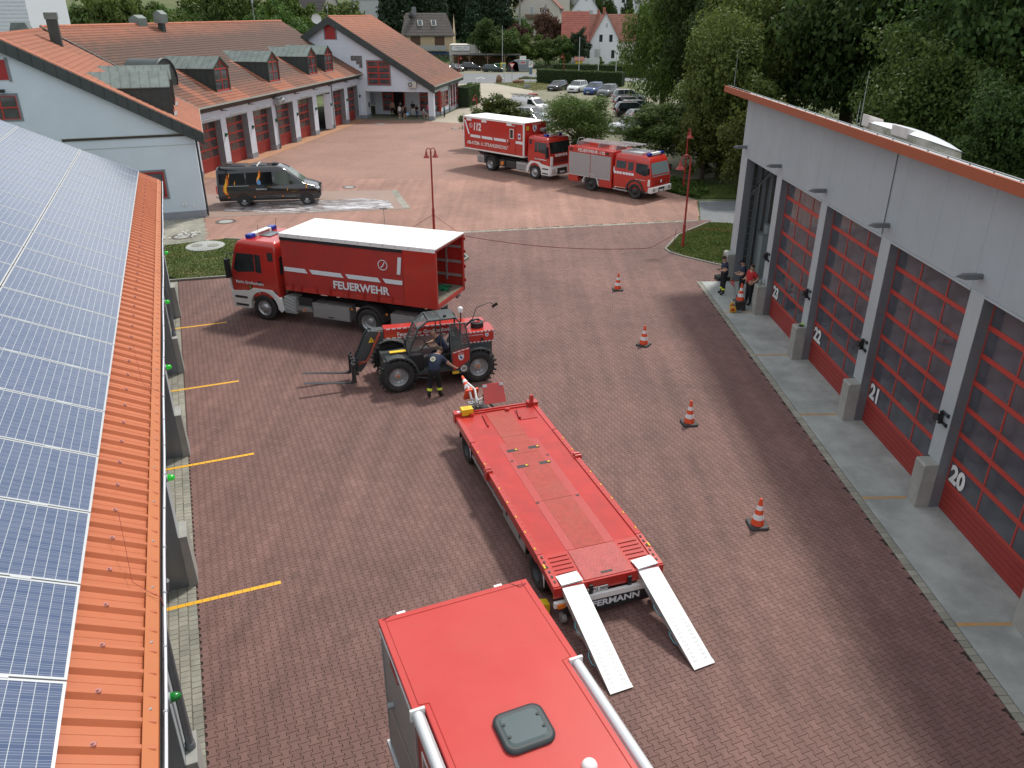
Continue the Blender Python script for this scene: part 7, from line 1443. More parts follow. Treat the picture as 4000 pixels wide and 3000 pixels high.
def crown_mesh(name, seed, n, lobes, size, m, shape='round', sz=1.0, droop=0.0):
 rs=np.random.RandomState(seed);np.random.seed(seed)
 if shape=='round':
  L_=[]
  for i in range(lobes):
   v=rs.normal(0, 1, 3);v/=np.linalg.norm(v);v[2]=abs(v[2])*(1 if rs.rand()>.28 else-.75);rr=rs.uniform(.40, 1.0);r=rs.uniform(.13, .33)*(1.2-.5*rr);L_.append((v[0]*rr, v[1]*rr, v[2]*rr*sz, r))
  L_.append((0, 0, -.05, .5))
 elif shape=='cone':
  L_=[]
  for i in range(lobes):
   h=rs.rand()**.85;a=rs.rand()*6.28;rad=(1-h)*.42*rs.uniform(.5, 1.0);L_.append((rad*math.cos(a), rad*math.sin(a), h*2-1, .05+.17*(1-h)*rs.uniform(.6, 1.2)))
 L_=np.array(L_);wts=L_[:, 3]**2;wts/=wts.sum();idx=rs.choice(len(L_), n, p=wts)
 v=rs.normal(0, 1, (n, 3));v/=np.linalg.norm(v, axis=1)[:, None];rad=rs.uniform(.72, 1.08, n)**.8
 # leaves hang in small sprays
 spray=rs.normal(0, .02, (n, 3));C=L_[idx];fl=np.array([1, 1, .8 if shape=='round' else.55])
 kk=np.round(v*4.0+C[:, :3]*6);hsh=np.abs(np.sin(kk@np.array([12.9898, 78.233, 37.719]))*43758.5)%1
 P=C[:, :3]+v*(C[:, 3]*rad*(.72+.62*hsh**1.6))[:, None]*fl+spray
 if shape=='round':
  dd=P/(np.linalg.norm(P, axis=1)[:, None]+1e-6);w3=rs.uniform(0, 6.28, 6);nf=np.sin(dd[:, 0]*3.1+w3[0])*np.cos(dd[:, 1]*2.7+w3[1])+.7*np.sin(dd[:, 2]*4.3+w3[2])*np.cos(dd[:, 0]*4.1+w3[3])+.4*np.sin(dd[:, 1]*7+w3[4])*np.sin(dd[:, 2]*6+w3[5]);P=P*(1+.20*nf)[:, None]
 keep=hsh>.16;P, v, hsh, idx=P[keep], v[keep], hsh[keep], idx[keep]
 if shape=='cone':v[:, 2]-=.3
 V, F=leaves(P, v+np.array([0, 0, .35]), size, 1.8, .7)
 lv=rs.rand(len(L_));at=np.clip(.18+.45*hsh+.25*lv[idx]+rs.normal(0, .16, len(P)), 0, 1)
 return npmesh(name, V, F, m, attr=at)
def trunk_mesh(seed, kind='round'):
 rs=random.Random(seed);b=MB()
 if kind=='round':
  b.tube([(0, 0, -1.9), (.02, .01, -1.3), (0, .03, -.7), (.03, 0, -.1), (0, 0, .5)], .075, 8, .025)
  for k in range(9):
   a=rs.random()*6.28;z=rs.uniform(-1.0, .2);l=rs.uniform(.45, .75);b.tube([(0, 0, z), (.4*l*math.cos(a), .4*l*math.sin(a), z+.22), (l*math.cos(a), l*math.sin(a), z+.5)], .03, 5, .008)
 else:b.tube([(0, 0, -1.15), (0, 0, 0), (0, 0, .95)], .022, 6, .004)
 me=bpy.data.meshes.new('trunk');me.from_pydata(b.v, [], b.f);me.materials.append(M_bark);return me
TRK=[trunk_mesh(1), trunk_mesh(2)];TRKC=trunk_mesh(3, 'cone')
CR={}
def crown(kind, m, big=False):
 key=(kind, m.name)
 if key not in CR:
  sd=len(CR)+11
  if kind=='R0':CR[key]=crown_mesh('crown', sd, 13000, 46, .062, m)
  if kind=='R1':CR[key]=crown_mesh('crown', sd, 13000, 60, .055, m, sz=.9)
  if kind=='B0':CR[key]=crown_mesh('crown', sd, 42000, 110, .030, m)
  if kind=='B1':CR[key]=crown_mesh('crown', sd+40, 42000, 140, .030, m, sz=1.0)
  if kind=='C':CR[key]=crown_mesh('crown', sd, 12000, 150, .050, m, 'cone')
 return CR[key]
def tree(x, y, rx, h, kind, m, name, label, cat='tree', z=0, ht=None, group=None, ry=None, rot=None, trunk=True):
 """rx crown radius, h crown height; ht = height of the crown's underside above ground"""
 ht=h*.25 if ht is None else ht
 t=thing(name, label, cat, (x, y, z), random.random()*6.28 if rot is None else rot, group)
 c=link('crown', crown(kind, m), t, (0, 0, ht+h/2));c.scale=(rx, ry or rx, h/2)
 if trunk:
  if kind=='C':k=link('trunk', TRKC, t, (0, 0, ht+h/2));k.scale=(rx, rx, h/2)
  else:
   k=link('trunk', TRK[int(x*7)%2], t, (0, 0, ht+h/2));zs_=(ht+h/2+.1)/1.9;k.scale=(min(rx, zs_*1.6), min(rx, zs_*1.6), zs_)
 return t
 # trees by the truck row
tree(5.0, 61.5, 2.75, 4.5, 'B1', L_lot, 'lot_tree', 'rounded green tree rising directly behind the red trucks', ht=1.5)
tree(-1.2, 75.0, 2.6, 3.3, 'R0', L_lot, 'lot_tree', 'low green tree peeking over the 112 container', ht=1.2)
tree(-3.0, 74.5, 1.8, 2.6, 'R1', L_lot, 'lot_tree', 'small bushy tree behind the left end of the 112 container', ht=1.0)
tree(11.9, 64.0, 3.8, 4.8, 'B0', L_mid, 'lot_tree', 'wide dark bushy tree behind the shuttered fire engine', ht=.5)
# large trees on the right
BT=[(17.2, 95, 4.3, 14, .3, 'B1', L_bri, 'tall bright green tree at the left end of the tree belt beside the parking lot'), (21.6, 90, 6.2, 18, .3, 'B0', L_dark, 'tall dark green tree behind the parked cars on the right'), (27.5, 83, 7.0, 20, .3, 'B1', L_dark, 'very tall dark tree above the lime tree'), (15.7, 60.5, 4.2, 11.0, .3, 'B1', L_yel, 'lime tree with yellowish leaves left of the grey hall'), (20.8, 67, 5.4, 15, .4, 'B0', L_yel, 'tall lime tree whose crown touches the hall roof corner'), (14.0, 58.6, 2.4, 5.4, .2, 'R0', L_yel, 'small yellowish tree beside the small back lamp'), (16.6, 53.5, 2.7, 6.0, .1, 'R1', L_yel, 'light green tree close to the far corner of the grey hall'), (26.5, 61, 7.0, 19, .3, 'B1', L_dark, 'dark green tree behind the left part of the hall roof'), (33.5, 62, 7.6, 22, .3, 'B0', L_mid, 'large green tree behind the roof aerial'), (29.0, 50, 6.4, 18, .2, 'B0', L_dark, 'dark leafy tree just behind the roof skylight'), (37.0, 52, 7.2, 20, .2, 'B1', L_mid, 'broad tree behind the hall roof right of the skylight'), (41, 44, 7.6, 21, .2, 'B0', L_yel, 'tall tree at the right edge behind the hall roof'), (33.0, 41, 6.0, 15, .2, 'B1', L_dark, 'dark tree low behind the hall roof near the right edge'), (42, 66, 9, 25, .3, 'B1', L_dark, 'highest dark tree in the upper right of the wood'), (31, 76, 9, 24, .3, 'B0', L_mid, 'high tree in the middle of the wood behind the hall'), (50, 56, 9, 24, .3, 'B0', L_mid, 'high green tree in the upper right corner'), (24, 104, 7, 17, 1.0, 'B1', L_dark, 'far dark tree between lot and village'), (34, 100, 8, 20, 1, 'B0', L_dark, 'far dark tree left of the highest one'), (30.5, 35.5, 3.6, 11.5, .3, 'R0', L_bri, 'yellow green bush tree at the far right behind the roof edge'), (20.5, 77, 4.6, 12, .2, 'B1', L_dark, 'dark tree filling the gap behind the lime trees'), (17.6, 70, 3.6, 8, .1, 'B0', L_mid, 'mid sized tree behind the wide dark bush of the lot'), (24.5, 47, 4.5, 10.5, .2, 'B1', L_mid, 'mid green tree just above the left end of the hall roof'), (26, 41.5, 3.6, 9, .2, 'B0', L_dark, 'dark low tree above the hall roof left of the skylight')]
for(x, y, rx, h, ht, k, m_, lb)in BT:tree(x, y, rx, h, k, m_, 'broadleaf_tree', lb, ht=ht, group='big trees behind the hall')
# belt behind the main station
rnd=random.Random(21);k_=0
PLACE=['above the roof chimney', 'above the tiled roof', 'above the station ridge']
belt=[];ORD=['leftmost', 'second', 'third', 'fourth', 'fifth', 'sixth', 'seventh', 'eighth', 'ninth', 'tenth', 'eleventh', 'twelfth', 'thirteenth', 'fourteenth', 'fifteenth', 'sixteenth', 'seventeenth', 'eighteenth']
for i in range(18):
 x=-79+i*3.1+rnd.uniform(-.8, .8);y=128+rnd.uniform(-9, 14)+(6 if i%3==0 else 0);belt.append((x, y, rnd.uniform(3.2, 5.0), rnd.uniform(7.5, 11.5)))
for i in range(9):belt.append((-74+i*5.2+rnd.uniform(-1, 1), 168+rnd.uniform(-8, 12), rnd.uniform(5, 7), rnd.uniform(12, 17)))
for i, (x, y, rx, h)in enumerate(belt):
 mm=(L_bri, L_mid, L_yel, L_mid)[i%4];tree(x, y, rx, h, ('R0', 'R1')[i%2], mm, 'broadleaf_tree', ('yellowish', 'mid green', 'pale green', 'deep green')[i%4]+' tree, '+ORD[i if i<18 else i-18]+' from the left in the '+('front' if i<18 else 'taller')+' row behind the tiled roofs', ht=.3, group='tree belt behind the station')
 # conifers and dark trees behind the beige house
for i in range(13):
 x=-32+i*2.5+rnd.uniform(-.8, .8);y=232+rnd.uniform(-6, 14);z=float(terrain_h(np.float64(x), np.float64(y)));h=rnd.uniform(15, 22)
 tree(x, y, rnd.uniform(6.5, 9.0), h, 'C', L_con, 'conifer_tree', 'tall dark conifer, '+ORD[i]+' from the left in the grove behind the beige house', ht=.3, z=z, group='dark conifers behind the beige house')
for i in range(9):
 x=-40+i*5.2;y=262+rnd.uniform(-4, 8);z=float(terrain_h(np.float64(x), np.float64(y)));tree(x, y, rnd.uniform(5, 7), rnd.uniform(15, 20), ('R0', 'R1')[i%2], L_dark, 'broadleaf_tree', 'dark broadleaf tree, '+ORD[i]+' from the left behind the conifer grove', ht=.3, z=z, group='dark trees behind the grove')
for i, (x, y, rx, h, m_, lb)in enumerate([(-.5, 191, 4.0, 8.0, L_mid, 'green shrubby tree behind the grey skip'), (3.5, 192, 3.6, 6.6, L_bri, 'bright green shrub tree right of the utility pole'), (7.5, 190, 3.6, 6.0, L_mid, 'green shrub tree under the purple tree'), (11.5, 189, 3.4, 6.3, L_mid, 'green shrub tree left of the dark pine'), (-5, 194, 4.5, 9.5, L_dark, 'dark shrubby tree behind the green estate car'), (4.5, 215, 3.4, 8.5, L_pur, 'dark purple leaved tree left of the utility pole'), (8.6, 200, 4.6, 11.5, L_pur, 'large round purple brown tree in front of the balcony house'), (15.0, 188, 2.6, 7.5, L_con, 'dark blue green pine left of the white gable house')]):
 tree(x-(3.6 if i==5 else 0), y, rx, h, 'R0' if i%2 else 'R1', m_, 'garden_tree', lb, ht=.2)
def hedge(x0, y0, x1, y1, wd, h, label, z=0):
 Ls=math.hypot(x1-x0, y1-y0);n=int(Ls*(wd+2*h)*60);n=min(n, 26000);np.random.seed(int(Ls*10))
 u=np.random.rand(n)*Ls;f=np.random.rand(n);tot=wd+2*h;P=np.zeros((n, 3));Nn=np.zeros((n, 3));s_=f*tot
 a=s_<h;b_=(s_>=h)&(s_<h+wd);c=~a&~b_
 P[a]=np.stack([u[a], np.full(a.sum(), -wd/2), s_[a]], 1);Nn[a]=(0, -1, 0);P[b_]=np.stack([u[b_], s_[b_]-h-wd/2, np.full(b_.sum(), h)], 1);Nn[b_]=(0, 0, 1);P[c]=np.stack([u[c], np.full(c.sum(), wd/2), s_[c]-h-wd], 1);Nn[c]=(0, 1, 0)
 P+=np.random.normal(0, .05, P.shape);P[:, 2]+=.05*np.sin(u*1.3);V, F=leaves(P, Nn, .14, 1.5, .6)
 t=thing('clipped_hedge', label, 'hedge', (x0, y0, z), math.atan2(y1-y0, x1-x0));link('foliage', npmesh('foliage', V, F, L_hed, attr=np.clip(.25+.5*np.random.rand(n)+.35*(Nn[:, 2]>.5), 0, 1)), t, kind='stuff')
 b=MB();b.box(.1, Ls-.1, -wd/2+.1, wd/2-.1, 0, h-.1);b.build('hedge_core', mat('hedge_core_green', (.018, .032, .012), .95), t)
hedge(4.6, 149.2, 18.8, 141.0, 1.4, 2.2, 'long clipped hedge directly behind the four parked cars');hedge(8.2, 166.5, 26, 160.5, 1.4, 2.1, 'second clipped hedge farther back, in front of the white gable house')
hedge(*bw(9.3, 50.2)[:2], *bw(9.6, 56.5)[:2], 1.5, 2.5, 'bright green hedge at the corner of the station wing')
# planting under the trees
def cover(name, poly, n, h, m_, label):
 xs=[p[0]for p in poly];ys=[p[1]for p in poly];np.random.seed(n);x=np.random.uniform(min(xs), max(xs), n);y=np.random.uniform(min(ys), max(ys), n);ok=inpoly(x, y, poly);x, y=x[ok], y[ok]
 P=np.stack([x, y, h*(.15+.85*np.random.rand(len(x)))*(.6+.4*np.sin(x*3)*np.cos(y*2.3))], 1);V, F=leaves(P, np.tile([0, 0, 1.0], (len(x), 1)), .12, 1.6, .7);tag(link(name, npmesh(name, V, F, m_, attr=np.random.rand(len(x))), kind='stuff'), label, 'ground cover')
cover('ground_cover', [(9.4, 57.2), (12.6, 53.3), (13.6, 54.6), (14, 58), (11, 60)], 9000, .45, L_bri, 'bright green ground cover around the small lamp post')
cover('bed_shrubs', [(-1.2, 76.5), (3.2, 68.0), (8.8, 60.3), (6.5, 60.0), (1.5, 66.4), (-2.2, 76)], 9000, .5, L_mid, 'low shrubs in the bed behind the red trucks')
cover('undergrowth', [(17.5, 57), (26, 38), (50, 28), (70, 60), (50, 125), (21, 108), (20, 72)], 42000, 2.6, L_dark, 'dark undergrowth beneath the wood on the right')
cover('garden_growth', [(-8, 187), (16, 187), (16, 206), (-20, 206), (-34, 196)], 16000, 2.6, L_mid, 'green undergrowth between the road and the village gardens')
# ---------------------------------------------------------------- cars
CARP={}
def car_proto(kind, paint):
 H={'suv':1.68, 'wagon':1.48, 'hatch':1.46}[kind];Lc={'suv':4.65, 'wagon':4.7, 'hatch':4.1}[kind];x0, x1=-Lc/2, Lc/2;hw=.91 if kind=='suv' else.88;bl=H*.60
 t=thing('parked_car', 'car', 'car', (0, 0, -100), 0)
 rg=[(.22, x0+.10, x1-.08, hw-.06, .2), (.42, x0, x1, hw, .28), (.70, x0+.02, x1-.02, hw, .32), (bl-.06, x0+.08, x1-.42, hw-.02, .34), (bl+.02, x0+.12, x1-1.10, hw-.05, .28)]
 b=MB();b.rings(rg)
 body=b.build('body', paint, t)
 ro=-.0 if kind!='hatch' else.05
 tp=[(bl+.0, x0+.12, x1-1.15, hw-.06, .2), (H-.16, x0+.42, x1-1.85, hw-.20, .2), (H-.05, x0+.62, x1-2.02, hw-.26, .2)]
 b=MB();b.rings(tp);gh=b.build('greenhouse', M_glasscar, t)
 b=MB();b.rings([(H-.055, x0+.55, x1-1.95, hw-.22, .2), (H-.0, x0+.75, x1-2.15, hw-.34, .25)]);b.build('roof', paint, t)
 for s_ in(-1, 1):
  for xp in(x1-2.5, x0+1.45):
   b=MB();b.slab([(xp, s_*(hw-.045), bl+.01), (xp+.07, s_*(hw-.045), bl+.01), (xp+.05, s_*(hw-.21), H-.08), (xp-.01, s_*(hw-.21), H-.08)], (0, s_*.012, 0));b.build('pillar', paint, gh)
  b=MB();b.slab([(x1-1.20, s_*(hw-.05), bl), (x1-1.10, s_*(hw-.05), bl), (x1-1.92, s_*(hw-.23), H-.05), (x1-2.02, s_*(hw-.23), H-.05)], (0, s_*.012, 0));b.build('pillar', paint, gh)
  b=MB();b.slab([(x0+.12, s_*(hw-.08), bl), (x0+.5, s_*(hw-.045), bl), (x0+.75, s_*(hw-.21), H-.06), (x0+.45, s_*(hw-.24), H-.08)], (0, s_*.012, 0));b.build('pillar', paint, gh)
  b=MB();b.cbox((x1-1.55, s_*(hw+.08), bl+.06), (.12, .18, .12));b.build('mirror', paint, t, bev=.03)
  b=MB();b.cbox((x1-.16, s_*(hw-.28), .66), (.18, .32, .12));b.build('headlight', M_lamp, t, bev=.03)
  b=MB();b.cbox((x0+.06, s_*(hw-.2), .80), (.14, .22, .18));b.build('tail_lamp', M_redlight, t, bev=.02)
  for xw in(x1-.88, x0+.85):
   w_=wheel(t, xw, s_*(hw+.005), .33, .22, s_, 'car');b=MB();b.cyl((xw, s_*(hw-.12), .34), (xw, s_*(hw+.003), .34), .385, n=20);b.build('wheel_arch', M_black, t)
 b=MB();b.box(x1-.04, x1+.012, -.40, .40, .48, .66);b.build('grille', M_black, t);b=MB();b.box(x1+.013, x1+.02, -.26, .26, .38, .48);b.build('number_plate', M_refl, t);b=MB();b.box(x0-.015, x0+.03, -.26, .26, .58, .68);b.build('number_plate', M_refl, t)
 b=MB();b.box(x0+.1, x1-.1, -hw+.1, hw-.1, .18, .3);b.build('underbody', M_black, t)
 return t
PNT={c:mat(c+'_car_paint', v, .22, coat=.8, metal=.1)for c, v in{'black':(.008, .009, .010), 'white':(.72, .73, .74), 'blue':(.015, .06, .22), 'grey':(.10, .115, .125), 'silver':(.36, .39, .41), 'red':(.35, .012, .02), 'green':(.01, .035, .03)}.items()}
def car(kind, colr, x, y, head, label, z=0):
 key=(kind, colr)
 if key not in CARP:CARP[key]=car_proto(kind, PNT[colr]);c=CARP[key]
 else:c=copy_tree(CARP[key])
 c.location=(x, y, z);c.rotation_euler=(0, 0, R(head));c['label']=label;c['group']='cars in the parking lot' if y<140 else 'cars across the road';c['category']='car';return c
 # row at the hedge, noses to the camera
def nose(x, y, hd, Lc=4.65):return(x-math.cos(R(hd))*Lc/2, y-math.sin(R(hd))*Lc/2)
HD=-118
for kind, colr, fx_, fy_, lb in(('wagon', 'black', 6.2, 132.0, 'black estate car, leftmost in the row at the hedge'), ('suv', 'white', 9.2, 129.0, 'white sports utility car second in the row at the hedge'), ('suv', 'blue', 11.45, 125.8, 'dark blue car between the white car and the pickup'), ('suv', 'grey', 13.2, 122.3, 'dark grey pickup-like car, rightmost in the row at the hedge')):
 x, y=nose(fx_, fy_, HD);car(kind, colr, x, y, HD, lb, -.03)
for i, (kind, colr, x, y, lb)in enumerate((('suv', 'silver', 16.3, 116.5, 'silver car half hidden under the tree beside the dark pickup'), ('wagon', 'black', 15.6, 108.4, 'black car, farthest visible in the right hand row'), ('wagon', 'grey', 15.8, 103.8, 'grey estate car behind the black car in the right row'), ('suv', 'black', 14.6, 99.6, 'black utility car third in the right hand row'), ('hatch', 'white', 14.9, 93.6, 'white hatchback in the right row above the red car'), ('hatch', 'red', 14.2, 89.2, 'red hatchback in the right hand row'))):
 car(kind, colr, x, y, 8+i, lb, -.03)
car('suv', 'white', 12.3, 85.0, 186, 'white car nearest the camera in the right row, half behind the bush', -.03)
car('hatch', 'white', -.2, 103.6, -42, 'white small car left of the white van', -.03);car('hatch', 'silver', 2.4, 95.4, -42, 'pale silver car parked in front of the white van', -.03);car('wagon', 'grey', 2.3, 90.2, -42, 'grey car partly hidden behind the small tree', -.03)
car('wagon', 'green', -3.9, 176.5, -12, 'dark green estate car parked in front of the carport', -.02);car('suv', 'black', -8.6, 180.5, -12, 'black car under the carport left of the green estate', -.02);car('hatch', 'black', -11.6, 178.0, -60, 'black car in front of the beige house');
vt=car('suv', 'red', -13.6, 174.0, -70, 'red and white minibus behind the wing roof corner', -.02)
# white van with roof rack
t=thing('white_van', 'white panel van with ladders and a red box on its roof rack', 'van', (2.2, 102.0, -.03), R(-42))
rvw=[(.3, -2.45, 2.35, .90, .12), (.7, -2.5, 2.45, .94, .2), (1.05, -2.5, 2.30, .945, .22), (1.25, -2.5, 1.75, .93, .22), (1.85, -2.45, 1.05, .86, .2), (1.98, -2.35, .85, .74, .25)]
b=MB();b.rings(rvw);vb=b.build('body', PNT['white'], t);frontpatch(rvw, [(-.78, 1.28), (.78, 1.28), (.74, 1.80), (-.74, 1.80)], .01).build('windscreen', M_glasscar, vb)
for s_ in(-1, 1):
 sidepatch(rvw, [(.35, 1.22), (1.45, 1.2), (1.40, 1.32), (1.0, 1.76), (.38, 1.78)], s_, .008).build('side_window', M_glass, vb);sidepatch(rvw, [(-2.3, 1.08), (-.6, 1.08), (-.6, 1.12), (-2.3, 1.12)], s_, .012).build('slide_rail', M_frame, vb)
 wheel(t, -1.6, s_*.94, .33, .22, s_, 'car');wheel(t, 1.5, s_*.94, .33, .22, s_, 'car');b=MB();b.cbox((1.5, s_*1.05, 1.3), (.14, .18, .24));b.build('mirror', M_black, vb);b=MB();b.cbox((2.3, s_*.7, .85), (.2, .3, .2));b.build('headlight', M_lamp, vb)
b=MB()
for x in(-2.1, -1.1, -.1, .6):b.box(x, x+.05, -.8, .8, 2.10, 2.14);b.box(x, x+.05, -.8, -.76, 1.9, 2.1);b.box(x, x+.05, .76, .8, 1.9, 2.1)
b.box(-2.3, .9, -.82, -.78, 2.14, 2.17);b.box(-2.3, .9, .78, .82, 2.14, 2.17);b.build('roof_rack', M_frame, t)
t2=thing('ladder', 'aluminium ladder lying on the roof rack of the white van', 'ladder', (2.2, 102.0, -.03), R(-42));b=MB();b.box(-2.7, .9, -.55, -.50, 2.18, 2.26);b.box(-2.7, .9, -.15, -.10, 2.18, 2.26)
for k in range(12):b.cyl((-2.55+k*.29, -.5, 2.22), (-2.55+k*.29, -.15, 2.22), .015, n=6)
b.build('ladder_frame', M_alu, t2);t3=thing('roof_box', 'red box on the front of the white van roof rack', 'box', (2.2, 102.0, -.03), R(-42));b=MB();b.box(-.2, .75, -.1, .6, 2.18, 2.36);b.build('box_body', M_red, t3, bev=.03)
# ---------------------------------------------------------------- houses
def H_z(x, y):return float(terrain_h(np.float64(x), np.float64(y)))
def house(x, y, rz, w_, l_, he, hr, wall, roofm, label, z=None, wins=(), ov=.35, chim=None, nm='house', extra=None, courses=12):
 """gable faces -y (width w_), length l_ goes +y ; eaves he, ridge hr"""
 z=H_z(x, y)if z is None else z
 t=thing(nm, label, 'house', (x, y, z), R(rz));b=MB();b.prism([(-w_/2, -1.5), (w_/2, -1.5), (w_/2, he), (0, hr), (-w_/2, he)], 'y', 0, l_);b.build('wall', wall, t)
 sp=(hr-he)/(w_/2)
 for s_ in(-1, 1):
  b=MB();b.slab([(s_*(w_/2+ov), -ov, he-ov*sp+.02), (s_*(w_/2+ov), l_+ov, he-ov*sp+.02), (0, l_+ov, hr+.02), (0, -ov, hr+.02)], (0, 0, .16));rf=b.build('roof', roofm, t)
  b=MB()
  for k in range(courses):
   f0=k/courses;xx=s_*(w_/2+ov)*(1-f0);zz=he-ov*sp+.18+(hr-he+ov*sp)*f0;x2=s_*(w_/2+ov)*(1-f0-.92/courses);z2=zz+(hr-he+ov*sp)*.92/courses
   b.slab([(xx, -ov, zz+.05), (xx, l_+ov, zz+.05), (x2, l_+ov, z2+.01), (x2, -ov, z2+.01)], (0, 0, -.04))
  b.build('tile_courses', roofm, rf, kind='stuff')
 for(side, a, c, ww, hh)in wins:
  def q(d0, d1, e):
   b=MB()
   if side=='f':b.box(a-ww/2-e, a+ww/2+e, -d1, -d0, c-e, c+hh+e)
   elif side=='r':b.box(w_/2+d0, w_/2+d1, a-ww/2-e, a+ww/2+e, c-e, c+hh+e)
   else:b.box(-w_/2-d1, -w_/2-d0, a-ww/2-e, a+ww/2+e, c-e, c+hh+e)
   return b
  wn=q(.01, .03, .08).build('window', M_white, t);q(.031, .04, 0).build('pane', M_glasscar if(int(a*10)%2)else mat('shut_blind', (.42, .43, .44), .7), wn)
 if chim:b=MB();b.cbox((chim[0], chim[1], hr+.3), (.6, .6, 1.6));b.build('chimney', mat('chimney_brick', (.33, .12, .08), .8, var=.2), t)
 return t
W_white=mat('white_render', (.72, .74, .77), .85, var=.03);W_beige=mat('beige_render', (.48, .37, .24), .85, var=.05);W_cream=mat('cream_render', (.55, .52, .46), .85, var=.05);W_grey=mat('pale_grey_render', (.50, .52, .53), .85, var=.04)
R_dark=mat('dark_brown_tiles', (.085, .075, .07), .85, var=.25, scale=1.5);R_red=mat('red_clay_tiles', (.26, .075, .055), .85, var=.25, scale=1.2);R_red2=mat('brown_red_tiles', (.23, .10, .075), .85, var=.2, scale=1.2);R_black=mat('slate_tiles', (.055, .058, .065), .7, var=.2)
# beige house with its long side to the camera
bh=thing('house', 'beige house with dark tiled roof, balcony and two skylights across the road', 'house', (-14.4, 209.0, 0), R(0));BWd, BDp, he, hr=12.2, 9.0, 6.4, 10.9
b=MB();b.box(-BWd, 0, 0, BDp, 0, he);b.prism([(0, he), (BDp, he), (BDp/2, hr)], 'x', -BWd+.05, -.05)if False else b.add([(-BWd, 0, he), (-BWd, BDp, he), (-BWd, BDp/2, hr), (0, 0, he), (0, BDp, he), (0, BDp/2, hr)], [(0, 2, 1), (3, 4, 5)]);b.build('wall', W_beige, bh)
for s_ in(0, 1):
 ya=-.5 if s_==0 else BDp+.5;b=MB();b.slab([(-BWd-.6, ya, he-.4), (.6, ya, he-.4), (-1.6, BDp/2, hr+.05), (-BWd+1.0, BDp/2, hr+.05)]if False else[(-BWd-.5, ya, he-.45), (.5, ya, he-.45), (-1.9, BDp/2, hr+.05), (-BWd+.4, BDp/2, hr+.05)], (0, 0, .15));rf=b.build('roof', R_dark, bh)
 b=MB()
 if s_==0:
  for k in range(15):
   f0, f1=k/15, (k+.92)/15;lp=lambda a, c, f:a+(c-a)*f
   b.slab([(lp(-BWd-.5, -BWd+.4, f0), lp(ya, BDp/2, f0), lp(he-.45, hr+.05, f0)+.22), (lp(.5, -1.9, f0), lp(ya, BDp/2, f0), lp(he-.45, hr+.05, f0)+.22), (lp(.5, -1.9, f1), lp(ya, BDp/2, f1), lp(he-.45, hr+.05, f1)+.16), (lp(-BWd-.5, -BWd+.4, f1), lp(ya, BDp/2, f1), lp(he-.45, hr+.05, f1)+.16)], (0, 0, -.05))
  b.build('tile_courses', R_dark, rf, kind='stuff')
for xx in(-8.0, -4.7):b=MB();z1_=he-.45+(hr-he+.5)*.45;b.slab([(xx-.6, 1.6, z1_-.05), (xx+.6, 1.6, z1_-.05), (xx+.4, 2.7, z1_+1.02), (xx-.8, 2.7, z1_+1.02)], (0, -.15, .28));sk_=b.build('skylight', M_white, bh);b=MB();b.slab([(xx-.45, 1.42, z1_+.30), (xx+.45, 1.42, z1_+.30), (xx+.28, 2.4, z1_+1.25), (xx-.62, 2.4, z1_+1.25)], (0, -.03, .03));b.build('pane', M_glasscar, sk_)
for xx in(-9.2, -3.3):b=MB();b.box(xx-1.2, xx+1.2, -.03, -.005, 3.1, 5.9);b.build('balcony_opening', mat('brown_recess', (.10, .055, .035), .8), bh)
b=MB();b.box(-12, -1.6, -1.3, -.0, 2.75, 2.95);bal=b.build('balcony', M_galv, bh)
for k in range(24):b=MB();b.box(-11.9+k*.43, -11.9+k*.43+.38, -1.32, -1.27, 3.0, 3.95)if k<24 else 0;b.build('balustrade_panel', M_galv, bal)
b=MB();b.box(-11, 0, -.06, -.01, 1.9, 2.5);b.build('blue_band', mat('faded_blue_sign', (.03, .08, .22), .6), bh);b=MB();b.box(-9, -.6, -.05, -.012, .2, 1.85);b.build('shop_window', M_glasscar, bh);b=MB();b.cbox((-9.6, BDp/2-1.2, hr+.6), (1.0, .8, 1.9));b.build('chimney', M_gutter, bh)
b=MB();b.cyl((-10.2, 1.6, 8.4), (-10.2, 1.6, 10.9), .06, n=6);b.lathe([(.001, .0), (.45, .05), (.62, .16)], c=(-10.2, 1.4, 10.4), axis='y', n=16);b.build('satellite_dish', M_black, bh)
b=MB();b.box(-BWd-2.4, -BWd, .5, 8, 0, 4.5);b.slab([(-BWd-2.9, -.1, 5.2), (-BWd+.4, -.1, 6.6), (-BWd+.4, 8.5, 6.6), (-BWd-2.9, 8.5, 5.2)], (0, 0, .15));b.build('side_annex', W_beige, bh)
t=thing('carport', 'wooden carport with flat roof and braced posts beside the beige house', 'carport', (-14, 186, 0));b=MB();b.box(.8, 16, 0, 6, 2.7, 2.9);b.build('roof', M_frame, t)
M_wood=mat('weathered_wood', (.16, .10, .055), .8, var=.2)
for x in(1.2, 4.6, 8.6, 12.4, 15.6):b=MB();b.box(x-.1, x+.1, 0, .2, 0, 2.7);b.slab([(x-.06, .1, 1.9), (x+.06, .1, 1.9), (x+.8, .1, 2.7), (x+.6, .1, 2.7)], (0, .1, 0));b.slab([(x+.06, .1, 1.9), (x-.06, .1, 1.9), (x-.8, .1, 2.7), (x-.6, .1, 2.7)], (0, .1, 0));b.build('post', M_wood, t)
b=MB();b.box(.8, 16, 5.8, 6, 0, 2.7);b.build('rear_boards', M_wood, t)
